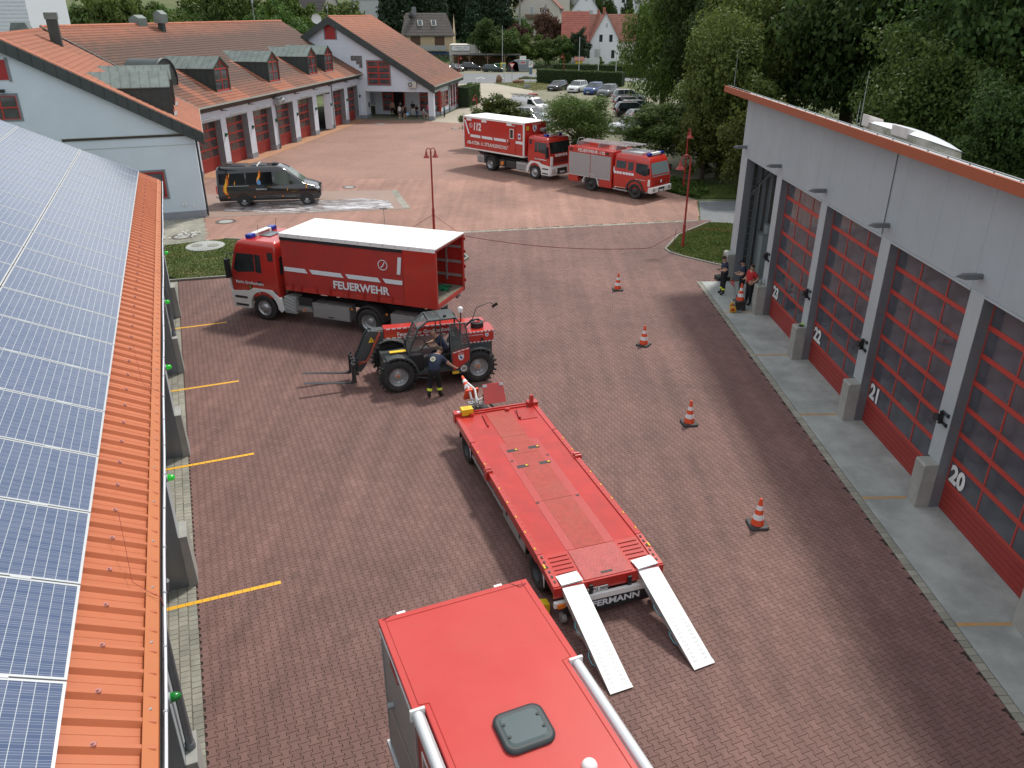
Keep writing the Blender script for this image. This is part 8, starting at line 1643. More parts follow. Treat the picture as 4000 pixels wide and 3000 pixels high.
t=thing('garage_block', 'low beige garage with a framed shop sign above the carport', 'garage', (-14.2, 193, 0));b=MB();b.box(0, 6.6, 0, 8, 0, 4.6);b.build('wall', W_cream, t);b=MB();b.box(.4, 4.7, -.15, -.02, 3.3, 4.5);sg=b.build('shop_sign', M_white, t);b=MB();b.box(.4, 4.7, -.17, -.152, 4.42, 4.5);b.box(.4, 4.7, -.17, -.152, 3.3, 3.38);b.box(.4, .48, -.17, -.152, 3.38, 4.42);b.box(4.62, 4.7, -.17, -.152, 3.38, 4.42);b.build('sign_frame', M_black, sg);text('Getränke - Shop', .42, M_vblack, sg, (2.75, -.16, 4.0), SIDE_R);text('Grossostheim', .25, M_vblack, sg, (2.75, -.16, 3.6), SIDE_R)
t=thing('white_board', 'white upright panel at the right end of the carport', 'panel', (2.6-1.0, 186, 0));b=MB();b.box(0, 1.5, 0, .1, .4, 2.6);b.build('board_face', M_white, t);b=MB();b.box(.1, .2, .1, .2, 0, 2.6);b.build('post', M_galv, t)
# village
house(21.0, 193.0, -4, 6.6, 11, 5.4, 11.2, W_white, R_red, 'white gable house with steep red roof facing the camera', z=0, wins=[('f', -.95, 5.2, .75, 1.5), ('f', 1.3, 5.2, .75, 1.5), ('f', .25, 8.2, .45, .8), ('f', -1.6, 2.0, 1.3, 1.7), ('f', 1.9, 1.8, .75, 1.7)], chim=(-.3, 5), courses=14)
house(17.4, 199, 86, 10.5, 5.6, 5.6, 11.3, W_white, R_red, 'long red roofed wing joined to the left of the white gable house', z=0, chim=None, courses=14)
house(29.5, 205, 84, 9, 12, 5.2, 10.4, W_cream, R_red2, 'brown red roof with brick chimney right of the white gable house', z=.3, chim=(-.2, 9), courses=14)
vill=[(7.2, 245, -8, 12.5, 12, 7.2, 13.0, W_cream, R_red2, 'cream house with wooden balcony and brown roof above the purple tree', [('f', -1.6, 5.6, 1.1, 2.0), ('f', 2.0, 5.6, 1.1, 2.0), ('f', -3.0, 2.6, .9, 1.2)]), (20.5, 243, -6, 9.0, 12, 6.0, 12.5, W_white, R_black, 'white gable house with dark slate roof left of the cypresses', [('f', -1.8, 5.6, 1.1, 1.4), ('f', 1.6, 5.6, 1.1, 1.4), ('f', .2, 9.3, .7, 1.2)]), (13.6, 262, 30, 9, 12, 7, 13.5, W_cream, R_dark, 'cream house with solar collector behind the balcony house', [('f', 0, 8, .9, 1.2)]), (32, 262, -20, 10, 12, 6, 12, W_white, R_black, 'white house with dark roof behind the cypress row', [('f', -2, 5.5, 1, 1.3), ('f', 1.5, 5.5, 1, 1.3)]), (41, 268, -14, 9, 12, 5.5, 11.5, W_cream, R_red2, 'cream house with small square window right of the cypresses', [('f', .3, 7.3, .8, 1.0)]), (-4.5, 265, 25, 8, 10, 5.5, 10, W_white, R_red, 'white house with dark red roof behind the utility pole', [('f', 0, 4, 1, 1.2)]), (26, 285, 10, 9, 12, 6, 12, W_grey, R_red2, 'grey house with brown roof high on the slope', [('f', 0, 6, 1, 1.2)]), (12, 290, -12, 9, 12, 6, 12, W_cream, R_red, 'cream house with red roof high on the slope', [('f', 0, 6, 1, 1.2)]), (46, 300, 20, 10, 12, 6, 12, W_white, R_red2, 'white house with brown roof at the top right of the village', [('f', 0, 6, 1, 1.2)]), (36, 305, 75, 9, 12, 6, 11, W_white, R_red, 'long red roof at the top edge of the village', []), (-3, 300, 60, 9, 12, 6, 12, W_grey, R_dark, 'grey house with dark roof at the top left of the village', []), (20, 318, 0, 10, 12, 6, 13, W_white, R_dark, 'white house with dark roof farthest up the slope', [('f', 0, 6, 1, 1.2)]), (-109, 205, 25, 10, 12, 6, 12.5, W_white, R_dark, 'white house with glazed balcony behind the trees at upper left', [('f', -2.2, 5.5, .9, 1.6), ('f', .5, 5.5, .9, 1.6)]), (-50, 240, 60, 10, 14, 6, 13, W_cream, R_dark, 'dark roofed house behind the trees at upper left', []), (-32, 262, 70, 10, 16, 7, 15, W_grey, R_black, 'dark slate roof above the tree belt', []), (-22, 285, 10, 10, 12, 7, 15, W_white, R_black, 'pale house half hidden above the tree belt', [('f', 0, 7, 1, 1.2)])]
for(x, y, rz0, w_, l_, he, hr, wl, rf_, lb, wn)in vill:house(x, y, rz0, w_, l_, he, hr, wl, rf_, lb, wins=wn, courses=10)
t=thing('timber_balcony', 'brown timber balcony on the cream gable house', 'balcony', (7.2, 245, H_z(7.2, 245)), R(-8));b=MB();b.box(-3.4, 3.6, -1.3, -.0, 4.5, 4.65);b.build('floor', M_wood, t)
for k in range(14):b=MB();b.box(-3.4+k*.5, -2.94+k*.5, -1.32, -1.26, 4.66, 5.6);b.build('balustrade_board', M_wood, t)
for i, (x, y, rx, h)in enumerate([(26.0, 247, 2.6, 10), (28.3, 246, 2.2, 9.5), (24.4, 250, 3.4, 9), (31.8, 240, 2.6, 10.5), (35.6, 238, 2.2, 9.5), (33.8, 246, 3.2, 9)]):
 tree(x, y, rx*(.75 if i in(0, 1, 3, 4)else 1), h, 'R1' if i in(0, 1, 3, 4)else 'C', L_dark if i%2 else L_mid, 'cypress_tree', ('slim cypress left of the white slate roofed house', 'slim cypress, second in the village row', 'bushy conifer behind the two slim cypresses', 'slim cypress in front of the dark roofed white house', 'rightmost slim cypress of the village', 'bushy conifer between the right hand cypresses')[i], ht=.1, z=H_z(x, y), group='cypresses in the village')
GT=[(2, 232, 4, 7), (15, 230, 3.5, 6), (38, 225, 6, 10), (46, 215, 7, 13), (40, 240, 6, 9), (9, 272, 5, 8), (30, 275, 5, 8), (-12, 278, 6, 10), (4, 255, 4, 7), (48, 255, 7, 12), (18, 300, 6, 8), (40, 290, 6, 8), (-60, 225, 7, 14), (-122, 198, 6, 13), (-99, 196, 5, 11), (-91, 206, 6, 14), (-82, 200, 6, 12), (-74, 204, 6, 13), (-110, 235, 8, 16), (-44, 215, 6, 12), (-72, 215, 7, 14), (-30, 300, 8, 14), (-50, 290, 9, 16), (-70, 270, 9, 16), (0, 330, 9, 12), (30, 335, 9, 12), (60, 250, 9, 16), (55, 300, 9, 14), (-20, 320, 9, 14), (-90, 250, 10, 18), (-88, 190, 8, 15), (-100, 300, 10, 18)]
GO=sorted(range(len(GT)), key=lambda q:GT[q][0]/GT[q][1]);WORDS=ORD+['nineteenth', 'twentieth']+['twenty-'+q for q in('first', 'second', 'third', 'fourth', 'fifth', 'sixth', 'seventh', 'eighth', 'ninth')]+['thirtieth']+['thirty-'+q for q in('first', 'second', 'third', 'fourth', 'fifth')]
for i, (x, y, rx, h)in enumerate(GT):
 tree(x, y, rx, h, ('R0', 'R1')[i%2], (L_mid, L_dark)[i%2], 'broadleaf_tree', ('mid green', 'dark green')[i%2]+' garden tree, '+WORDS[GO.index(i)]+' from the left among the village houses', ht=.2, z=H_z(x, y), group='garden trees in the village')
o=cover('hill_wood', [(-300, 330), (300, 330), (300, 600), (-300, 600)], 10, 1, L_dark, 'wooded hill behind the village')if False else None
rs=np.random.RandomState(9);n=60000;x=rs.uniform(-300, 300, n);y=rs.uniform(335, 620, n);z=terrain_h(x, y)+rs.rand(n)**.5*9*(.6+.4*np.sin(x*.21)*np.cos(y*.17));V, F=leaves(np.stack([x, y, z], 1), np.tile([0, -.3, 1.0], (n, 1)), 1.7, 1.4, .6)
tag(link('hill_wood', npmesh('hill_wood', V, F, L_dark, attr=rs.rand(n)), kind='stuff'), 'wooded hillside behind the village', 'wood')
# ---------------------------------------------------------------- street furniture
M_lred=mat('red_lamp_paint', (.34, .035, .03), .4);M_lw=mat('lamp_shade_inside', (.7, .7, .68), .4)
def lamp(x, y, h, rz, heads, label, scale=1.0, hs=1.0):
 t=thing('street_lamp', label, 'street lamp', (x, y, 0), R(rz));b=MB();b.cyl((0, 0, 0), (0, 0, h*.25), .075, .075, n=12);b.cyl((0, 0, h*.25), (0, 0, h-.45), .052, .048, n=10);b.build('post', M_lred, t)
 for s_ in heads:
  r=.17*scale;b=MB();pts=[(s_*(r-r*math.cos(q)), 0, h-.45+r*1.3*math.sin(q))for q in np.linspace(0, math.pi, 12)];b.tube(pts, .026*max(1, scale*.7), n=7);b.build('arm', M_lred, t)
  b=MB();b.lathe([(q*hs, e)for q, e in[(.04, .02), (.075, -.03), (.08, -.14), (.11, -.20), (.22, -.32), (.23, -.35)]], c=(s_*2*r, 0, h-.45), n=18);sh=b.build('lamp_shade', M_lred, t);b=MB();b.lathe([(q*hs, e)for q, e in[(.001, -.30), (.10, -.31), (.215, -.345)]], c=(s_*2*r, 0, h-.45), n=16);b.build('lamp_glass', M_lw, sh)
lamp(-4.52, 44.85, 4.85, 20, (-1, 1), 'red twin headed street lamp in the middle of the yard', .75, .75);lamp(9.14, 41.07, 4.9, 12, (-1, ), 'red single headed street lamp on the verge beside the grey hall', 1.6)
lamp(12.1, 55.9, 4.4, 100, (-1, ), 'small red street lamp farther back under the lime tree');lamp(-3.95, 92.9, 3.2, 10, (-1, ), 'red street lamp behind the left end of the 112 container');lamp(9.5, 154.8, 4.6, 5, (-1, ), 'red street lamp in front of the hedge beside the parked cars', 1.2)
lamp(-9.5, 150, 4.6, 5, (1, ), 'red street lamp rising behind the wing roof', 1.2);lamp(21, 112, 4.5, 0, (-1, ), 'red lamp post under the trees behind the car row')
t=tag(bpy.data.objects.new('rope', None), None);bpy.data.objects.remove(t)
b=MB();P=[]
for i in range(41):
 f=i/40;x=-4.5+f*13.6;yb_=44.85+f*(41.07-44.85)-2.2*math.sin(math.pi*min(1, f*1.04))**.8*(.9);zz=max(.015, .85-6.5*min(f, 1-f));P.append((x, yb_, zz))
b.tube(P, .013, n=5);tag(b.build('barrier_rope', M_rope), 'red barrier rope sagging over the paving between two lamp posts', 'rope')
b=MB();b.tube([(-4.55, 44.85, .85), (-5.6, 44.3, .3), (-7.0, 43.4, .02), (-8.6, 42.9, .1)], .013, n=5);tag(b.build('barrier_rope', M_rope), 'short red rope running left from the twin lamp post', 'rope')
b=MB();b.tube([(9.2, 41.07, .9), (10.4, 41.2, .95), (12, 41.3, .8)], .012, n=5);tag(b.build('barrier_rope', M_rope), 'dark rope from the single lamp post over the verge', 'rope')
b=MB();b.cyl((8.6, 41.0, 0), (8.72, 41.0, 1.0), .012, n=5);tag(b.build('thin_stake', M_rope), 'thin stake leaning beside the single lamp post', 'stake')
def flagpole(x, y, h, label):t=thing('flagpole', label, 'flagpole', (x, y, 0));b=MB();b.cyl((0, 0, 0), (0, 0, h), .085, .05, n=10);b.build('pole', M_alu, t);b=MB();b.lathe([(.001, .12), (.07, .06), (.05, 0)], c=(0, 0, h), n=10);b.build('finial', M_alu, t)
flagpole(12.1, 152.6, 7.2, 'white flagpole above the white parked car');flagpole(15.1, 147.6, 6.6, 'white flagpole above the blue parked car');flagpole(18.0, 145.9, 7.0, 'white flagpole above the dark grey parked car');flagpole(-2.1, 186, 8.5, 'thin pale pole behind the skip and green container')
def sign(x, y, h, label, kind):
 t=thing('road_sign', label, 'road sign', (x, y, 0));b=MB();b.cyl((0, 0, 0), (0, 0, h), .04, n=8);b.build('post', M_galv, t);z=h-.42
 if kind=='yield':
  P=[(-.52, .42), (.52, .42), (0, -.48)];b=MB();b.slab([(x_, -.06, z+q)for x_, q in P], (0, .02, 0));f=b.build('sign_face', M_redlight, t);b=MB();b.slab([(x_*.62, -.07, z+.05+q*.60)for x_, q in P], (0, .009, 0));b.build('sign_inner', M_white, f)
 elif kind=='blue':b=MB();b.lathe([(.001, 0), (.34, 0), (.34, .02)], c=(0, -.07, z), axis='y', n=22, smooth=False);b.build('sign_face', mat('sign_back_grey', (.22, .27, .32), .5), t);b=MB();b.box(-.2, .2, -.07, -.05, z-.8, z-.42);b.build('sign_plate', M_galv, t)
 else:
  b=MB();b.box(-.36, .36, -.07, -.05, z-.55, z+.38);f=b.build('sign_face', M_white, t);b=MB();b.slab([(-.25, -.075, z-.2), (-.18, -.075, z-.25), (.25, -.075, z+.22), (.18, -.075, z+.27)], (0, .004, 0));b.lathe([(.22, 0), (.26, 0)], c=(0, -.075, z), axis='y', n=18, smooth=False);b.build('sign_mark', M_black, f)
  b=MB();b.box(-.3, .3, -.07, -.05, z-1.7, z-.7);b.build('sign_plate', mat('blue_grey_plate', (.12, .18, .26), .5), t)
sign(0, 148.6, 3.2, 'red and white yield sign on the grass verge', 'yield');sign(-1.4, 147.5, 3.3, 'round sign seen from behind left of the yield sign', 'blue');sign(3.3, 148.6, 3.5, 'white parking zone sign left of the hedge', 'zone');sign(-7.5, 46.6, 1.35, 'small grey sign plate on a post behind the curtain truck roof', 'plate')if False else None
t=thing('sign_plate', 'small grey plate on a post behind the white truck roof', 'sign', (-7.55, 46.0, 0));b=MB();b.cyl((0, 0, 0), (0, 0, .95), .02, n=6);b.build('post', M_galv, t);b=MB();b.box(-.22, .22, -.18, .0, .95, .975);b.build('plate', M_frame, t)
def boulder(x, y, sx, sy, sz_, label, m_):
 rs_=random.Random(int(x*10)+3);b=MB();pr=[];n=12;vs=[]
 for i in range(7):
  ph=math.pi*i/6
  for j in range(n):th=2*math.pi*j/n;k=1+rs_.uniform(-.14, .14);vs.append((sx*k*math.sin(ph)*math.cos(th), sy*k*math.sin(ph)*math.sin(th), sz_*.45+sz_*.6*k*math.cos(ph)))
 b.add(vs, [(i*n+j, i*n+(j+1)%n, (i+1)*n+(j+1)%n, (i+1)*n+j)for i in range(6)for j in range(n)]);o=b.build('boulder', m_, loc=(x, y, 0));tag(o, label, 'boulder')
M_rock=mat('brown_sandstone', (.22, .13, .085), .9, var=.25, scale=2);boulder(-2.3, 148.9, .6, .5, 1.15, 'upright brown boulder left of the signs', M_rock);boulder(1.2, 147.9, 1.15, .5, .55, 'flat brown boulder right of the yield sign', M_rock);boulder(2.6, 158.5, .7, .4, .5, 'small grey boulder on the far grass island', M_kerb)
isl2=[(1.0, 156.5), (3.6, 156.8), (6.5, 156), (5.5, 159), (2.2, 160.2)];sheet('far_island_soil', isl2, -.02, M_turf);grass('far_island_grass', isl2, -.02, 3000, .25, M_grass, 'grass on the small traffic island')
t=thing('planter_box', 'round wire planter with plants on the dry verge', 'planter', (2.5, 138.0, 0));b=MB();b.lathe([(.5, 0), (.55, .5), (.56, .55)], n=14);b.build('planter_wall', M_galv, t)
t=thing('waste_skip', 'grey open waste skip with red and white stripes beside the road', 'skip', (2.2, 177.5, 0));b=MB();b.prism([(-1.6, .15), (1.6, .15), (2.6, 1.5), (1.5, 2.25), (-1.5, 2.25), (-2.6, 1.5)], 'y', -.9, .9);b.build('skip_body', mat('skip_grey', (.20, .22, .24), .6, var=.15), t)
for s_ in(-1, 1):
 for k in range(4):b=MB();b.cbox((s_*(2.35-k*.14), -.95, 1.45), (.12, .03, .18));b.build('warning_stripe', M_redlight if k%2 else M_white, t)
b=MB();b.cbox((0, -.93, 1.75), (1.6, .03, .7));pl=b.build('name_plate', M_galv, t);b=MB();b.cbox((.1, -.955, 1.78), (.8, .02, .22));b.build('red_lettering_panel', M_redlight, pl)
t=thing('dark_tarp_heap', 'dark tarpaulin covered heap left of the waste skip', 'tarpaulin', (.1, 177.5, 0));b=MB();b.prism([(-1.4, 0), (1.4, 0), (1.1, 1.7), (.3, 2.1), (-.8, 1.6)], 'y', -.9, .9);b.build('cover', M_frame, t)
t=thing('bottle_bank', 'yellow and green recycling containers beside the dark heap', 'container', (-1.9, 178.5, 0));b=MB();b.box(-.6, .6, -.5, .5, 0, 1.6);b.build('yellow_bin', mat('bin_yellow', (.45, .42, .05), .6), t, bev=.1);b=MB();b.box(-1.9, -.7, -.5, .5, 0, 1.5);b.build('green_bin', mat('bin_green', (.03, .10, .04), .6), t, bev=.1)
t=thing('notice_case', 'yellow notice case with a small red tiled roof', 'notice case', (14.3, 180.5, 0));b=MB();b.box(-.7, .7, -.1, .1, .6, 1.9);b.build('case', M_yellow, t);b=MB();b.box(-.55, -.45, -.1, .1, 0, .6);b.box(.45, .55, -.1, .1, 0, .6);b.build('post', M_wood, t);b=MB();b.slab([(-1.2, -.7, 1.9), (1.2, -.7, 1.9), (1.0, 0, 2.6), (-1.0, 0, 2.6)], (0, 0, .1));b.slab([(-1.2, .7, 1.9), (1.2, .7, 1.9), (1.0, 0, 2.6), (-1.0, 0, 2.6)], (0, 0, .1));b.build('roof', R_red2, t)
t=thing('board_wall', 'pale grey board wall in front of the white gable house', 'fence', (15.2, 182.5, 0))
for k in range(3):b=MB();b.box(k*1.25, k*1.25+1.2, 0, .08, .1, 2.3);b.build('board_panel', W_grey, t)
t=thing('utility_pole', 'tall concrete utility pole with cross arms', 'utility pole', (2.0, 222, H_z(2, 222)));b=MB();b.cyl((0, 0, -1), (0, 0, 17), .32, .20, n=8);b.build('pole', M_kerb, t)
for z in(8.2, 10.2, 12.5, 14.5):b=MB();b.box(-1.7, 1.7, -.08, .08, z, z+.12);b.build('cross_arm', M_galv, t)
tree(19.2, 185.5, 1.0, 2.4, 'R0', L_bri, 'ball_shrub', 'round clipped shrub in front of the white gable house', cat='shrub', ht=.1, trunk=False);tree(22.6, 185, 1.7, 1.6, 'R1', L_mid, 'low_shrub', 'low wide shrub right of the round clipped shrub', cat='shrub', ht=.1, trunk=False)
# traffic cones
M_cone=mat('cone_orange', (.75, .085, .025), .5);M_conew=mat('cone_white', (.75, .75, .75), .5)
def cone_proto():
 t=thing('traffic_cone', 'x', 'traffic cone', (0, 0, 0));b=MB();b.rings([(0, -.235, .235, .235, .07), (.05, -.235, .235, .235, .07), (.065, -.21, .21, .21, .06)]);b.build('rubber_foot', M_frame, t)
 f=lambda z:.165+(.028-.165)*(z-.06)/(.78-.06);zs_=[.065, .22, .36, .48, .60, .76]
 for i in range(5):
  z0, z1=zs_[i], zs_[i+1];b=MB();b.lathe([(f(z0), z0), (f(z1), z1)], n=20);b.build('cone_band', (M_cone, M_conew)[i%2], t)
 b=MB();b.lathe([(f(.76), .76), (f(.76)+.004, .775), (.022, .785), (.001, .785)], n=16);b.build('cone_tip', M_cone, t);return t
c0=cone_proto();cl_=[((4.79, 33.93, 0), 'orange and white traffic cone farthest up the yard'), ((4.98, 27.42, 0), 'orange and white cone second from the back of the row'), ((5.42, 21.15, 0), 'orange and white cone right of the trailer middle'), ((6.02, 15.89, 0), 'orange and white traffic cone nearest the camera')]
c0.location=cl_[0][0];c0['label']=cl_[0][1];c0['group']='row of traffic cones in the yard'
for p, lb in cl_[1:]:c=copy_tree(c0, p, random.random(), lb)
c=copy_tree(c0, (-1.20, 20.75, 1.2), 0, 'dirty traffic cone stuck tilted over the trailer grab bars');c.rotation_euler=Vector((-.38, .72, .42)).to_track_quat('Z', 'Y').to_euler();c.scale=(.92, .92, .92);c['group']='traffic cone on the drawbar'
for ch in c.children:
 if ch.name.startswith('rubber_foot'):ch.data=ch.data.copy();ch.data.materials[0]=M_cone
c=copy_tree(c0, (9.62, 31.35, .36), .3, 'traffic cone standing on black feet behind the sack truck');c['group']='stacked cones by the sack truck'
t=thing('cone_feet_stack', 'stack of black rubber cone feet on the sack truck', 'cone feet', (9.62, 31.35, .012));
for k in range(6):b=MB();b.rings([(k*.057, -.22, .22, .22, .06), (k*.057+.045, -.22, .22, .22, .06)]);b.build('rubber_foot', M_frame, t)
# sack truck
t=thing('sack_truck', 'sack truck with yellow wheels and red handles standing on the slab', 'sack truck', (9.30, 31.15, .012), R(-15))
for s_ in(-1, 1):
 b=MB();b.lathe([(.07, -.04), (.13, -.045), (.145, -.02), (.145, .02), (.13, .045), (.07, .04)], c=(0, s_*.26, .145), axis='y', n=20);wh=b.build('wheel', mat('yellow_tyre', (.55, .30, .02), .6), t);b=MB();b.lathe([(.001, -.03), (.075, -.03), (.075, .03), (.001, .03)], c=(0, s_*.26, .145), axis='y', n=14);b.build('hub', M_redlight, wh)
b=MB()
for s_ in(-1, 1):b.tube([(.12, s_*.16, .05), (.06, s_*.16, .3), (-.02, s_*.18, 1.0), (-.08, s_*.2, 1.15)], .016, n=6)
for z in(.35, .7, .98):b.tube([(.05-z*.06, -.17, z), (.05-z*.06, .17, z)], .012, n=5)
b.tube([(0, -.26, .145), (0, .26, .145)], .014, n=6);b.box(.12, .38, -.2, .2, .03, .04);b.build('frame', M_rim, t)
for s_ in(-1, 1):b=MB();b.tube([(-.08, s_*.2, 1.15), (-.22, s_*.2, 1.28)], .028, n=8);b.build('handle', M_redlight, t)
# open case, bottles, gloves
t=thing('open_case', 'open black equipment case leaning against the concrete block', 'case', (9.95, 35.55, .0), R(10));b=MB();b.box(-.35, .25, -.3, .2, 0, .18);b.build('case_base', M_black, t, bev=.02);b=MB();b.box(-.29, .19, -.24, .14, .14, .185);b.build('foam', M_frame, t);b=MB();b.slab([(.26, -.3, .1), (.26, .2, .1), (.38, .2, .62), (.38, -.3, .62)], (.06, 0, 0));b.build('case_lid', M_black, t, bev=.02)
M_btl=glassmat('bottle_glass', (.35, .42, .38), .55)
for i, (dx, dy, h, lb)in enumerate([(-.20, .30, .26, 'green bottle at the far left on the concrete block'), (-.10, .34, .30, 'tall clear bottle in the middle of the concrete block'), (-.02, .22, .22, 'clear bottle with blue label on the concrete block'), (-.22, .16, .24, 'clear bottle nearest the block edge'), (.04, .12, .20, 'small clear bottle at the right end of the block')]):
 t=tag(bpy.data.objects.new('bottle', None), lb, 'bottle', 'bottles on the concrete block');COL.objects.link(t);t.location=hl(dx, 30.62+dy, 1.24);b=MB();b.lathe([(.001, 0), (.036, 0), (.038, h*.6), (.018, h*.8), (.014, h), (.001, h)], n=12);b.build('bottle_body', M_btl, t);b=MB();b.lathe([(.015, h-.02), (.016, h+.008), (.001, h+.008)], n=8);b.build('cap', M_blue, t)
t=thing('work_gloves', 'yellow green work gloves on the concrete block left of gate 22', 'gloves', hl(-.08, 26.25, 1.245));b=MB()
for k in range(6):b.tube([(-.10+.02*k, -.1, .02), (-.02+.025*k, .02, .045), (.02+.02*k, .12, .02)], .02, n=5)
b.build('glove_fingers', mat('glove_green', (.35, .55, .04), .7), t);b=MB();b.cbox((-.05, -.08, .03), (.14, .12, .05));b.build('glove_cuff', M_black, t, bev=.02)
t=thing('paper_scrap', 'white scraps and pale flowers on the round shaft cover by the lawn', 'scraps', (-18.6, 43.3, 0));b=MB();rr_=random.Random(2)
for k in range(16):x, y=rr_.uniform(-.7, .9), rr_.uniform(-.7, .7);b.cbox((x, y, .06+rr_.random()*.08), (.12, .10, .05), Matrix.Rotation(rr_.random()*3, 3, 'Z'))
b.build('scraps', M_white, t, kind='stuff')
manhole((-18.5, 43.2, 0), .62, 'round cover with white scraps beside the lawn', M_mring)
# ---------------------------------------------------------------- people
S_skin=mat('skin', (.46, .27, .19), .55, var=.05);S_navy=mat('navy_cloth', (.022, .032, .065), .85, var=.15, scale=8);S_black=mat('black_cloth', (.010, .011, .014), .9, var=.2, scale=8);S_redc=mat('red_shirt', (.42, .02, .025), .85, var=.1, scale=8);S_boot=mat('black_boots', (.012, .012, .012), .6);S_hair=mat('brown_hair', (.05, .03, .018), .8);S_pink=mat('pink_shirt', (.50, .03, .16), .85);S_den=mat('denim', (.06, .09, .15), .85);S_wh=mat('white_cloth', (.65, .65, .66), .85);S_teal=mat('teal_cloth', (.03, .25, .25), .85);S_grey=mat('grey_hair', (.25, .23, .21), .8)
def person(loc, rz, label, J, H=1.78, top=S_navy, leg=S_black, shoe=S_boot, hair=S_hair, sleeve='short', legs='long', bands=True, belly=0, hat=None, shirtless=False, group=None, logo=False):
 """J: joint overrides, x forward, y left, z up, for a 1.78 m body"""
 D0=dict(pel=(0, 0, .95), wa=(0, 0, 1.10), ch=(0, 0, 1.32), ne=(0, 0, 1.50), hb=(0.01, 0, 1.58), ht=(.02, 0, 1.70), ls=(0, .19, 1.43), le=(-.02, .26, 1.15), lw=(.05, .27, .90), lh=(.07, .27, .82), rs=(0, -.19, 1.43), re=(-.02, -.26, 1.15), rw=(.05, -.27, .90), rh=(.07, -.27, .82), lk=(.02, .12, .50), la=(0, .13, .09), lt=(.17, .15, .04), rk=(.02, -.12, .50), ra=(0, -.13, .09), rt=(.17, -.15, .04), lhip=(0, .10, .90), rhip=(0, -.10, .90))
 D0.update(J);s_=H/1.78
 names=list(D0);P={k:Vector(v)*s_ for k, v in D0.items()}
 rad=dict(pel=(.155, .125), wa=(.15+belly*.6, .125+belly), ch=(.165, .125), ne=(.062, .062), hb=(.085, .085), ht=(.095, .085), ls=(.072, .072), le=(.048, .048), lw=(.034, .034), lh=(.042, .026), rs=(.072, .072), re=(.048, .048), rw=(.034, .034), rh=(.042, .026), lk=(.070, .070), la=(.050, .050), lt=(.045, .035), rk=(.070, .070), ra=(.050, .050), rt=(.045, .035), lhip=(.098, .098), rhip=(.098, .098))
 E=[('pel', 'wa'), ('wa', 'ch'), ('ch', 'ne'), ('ne', 'hb'), ('hb', 'ht'), ('ch', 'ls'), ('ls', 'le'), ('le', 'lw'), ('lw', 'lh'), ('ch', 'rs'), ('rs', 're'), ('re', 'rw'), ('rw', 'rh'), ('pel', 'lhip'), ('lhip', 'lk'), ('lk', 'la'), ('la', 'lt'), ('pel', 'rhip'), ('rhip', 'rk'), ('rk', 'ra'), ('ra', 'rt')]
 me=bpy.data.meshes.new('body');me.from_pydata([P[k][:]for k in names], [(names.index(a), names.index(c))for a, c in E], [])
 o=bpy.data.objects.new('body', me);COL.objects.link(o);sk=o.modifiers.new('s', 'SKIN');sk.use_smooth_shade=True;ss=o.modifiers.new('u', 'SUBSURF');ss.levels=2;ss.render_levels=2
 lay=me.skin_vertices[0]
 for i, k in enumerate(names):r=rad[k];kf=1.0 if k in('lh', 'rh', 'lw', 'rw', 'ne')else 1.08 if k in('hb', 'ht')else 1.22;lay.data[i].radius=(r[0]*s_*kf, r[1]*s_*kf);lay.data[i].use_root=(k=='pel')
 m2=bpy.data.meshes.new_from_object(o.evaluated_get(bpy.context.evaluated_depsgraph_get()));bpy.data.objects.remove(o);m2.name='body'
 for m_ in(S_skin, top, leg, shoe):m2.materials.append(m_)
 def seg(p, a, c):d_=c-a;t_=max(0, min(1, (p-a).dot(d_)/max(d_.length_squared, 1e-9)));return(p-(a+d_*t_)).length-.0, t_
 ge=Vector((0, 0, 0))
 for f in m2.polygons:
  p=f.center;best=min(((seg(p, P[a], P[c])[0]-.6*min(rad[a][0], rad[c][0])*s_, a, c, seg(p, P[a], P[c])[1])for a, c in E), key=lambda q:q[0]);a, c, t_=best[1:]
  if c in('hb', 'ht')or(a, c)==('ch', 'ne')and t_>.82:mi=0
  elif c in('lh', 'rh'):mi=0
  elif c in('lw', 'rw'):mi=0 if sleeve!='long' else 1
  elif c in('le', 're'):mi=(1 if t_<.62 else 0)if sleeve=='short' else(0 if sleeve=='none' and t_>.15 else 1)
  elif c in('lt', 'rt'):mi=3
  elif c in('la', 'ra'):mi=(3 if t_>.68 else 2)if legs=='long' else(3 if t_>.85 else 0)
  elif c in('lk', 'rk'):mi=2 if legs!='short' or t_<.55 else 0
  elif c in('lhip', 'rhip'):mi=2
  elif(a, c)==('pel', 'wa'):mi=2 if t_<.25 else 1
  else:mi=1
  if shirtless and mi==1:mi=0
  f.material_index=mi
 t=thing('person', label, 'person', loc, R(rz), group);bo=link('body', m2, t)
 hb, ht=P['hb'], P['ht'];up=(ht-hb).normalized();fw=Vector((1, 0, 0));fw=(fw-up*fw.dot(up)).normalized();rt_=up.cross(fw);c=hb.lerp(ht, .62)
 Mx=Matrix((fw, rt_, up)).transposed().to_4x4();Mx.translation=c
 b=MB(Mx);vs=[];n=14
 for i in range(6):
  ph=(i/5)*R(112)
  for j in range(n):th=2*math.pi*j/n;k=1.0;ph2=ph*(1 if math.cos(th)<.35 else.62);vs.append((.105*s_*math.sin(ph2)*math.cos(th)-.008, .092*s_*math.sin(ph2)*math.sin(th), .118*s_*math.cos(ph2)+.005))
 b.add(vs, [(i*n+j, i*n+(j+1)%n, (i+1)*n+(j+1)%n, (i+1)*n+j)for i in range(5)for j in range(n)], True)
 if hat:b.build('cap', hat, t);b=MB(Mx);b.cbox((.13, 0, .03), (.10, .13, .015));b.build('cap_peak', hat, t)
 elif hair:b.build('hair', hair, t)
 b=MB(Mx)
 for q in(-1, 1):b.cbox((.085*s_, q*.032, .0), (.014, .02, .010))
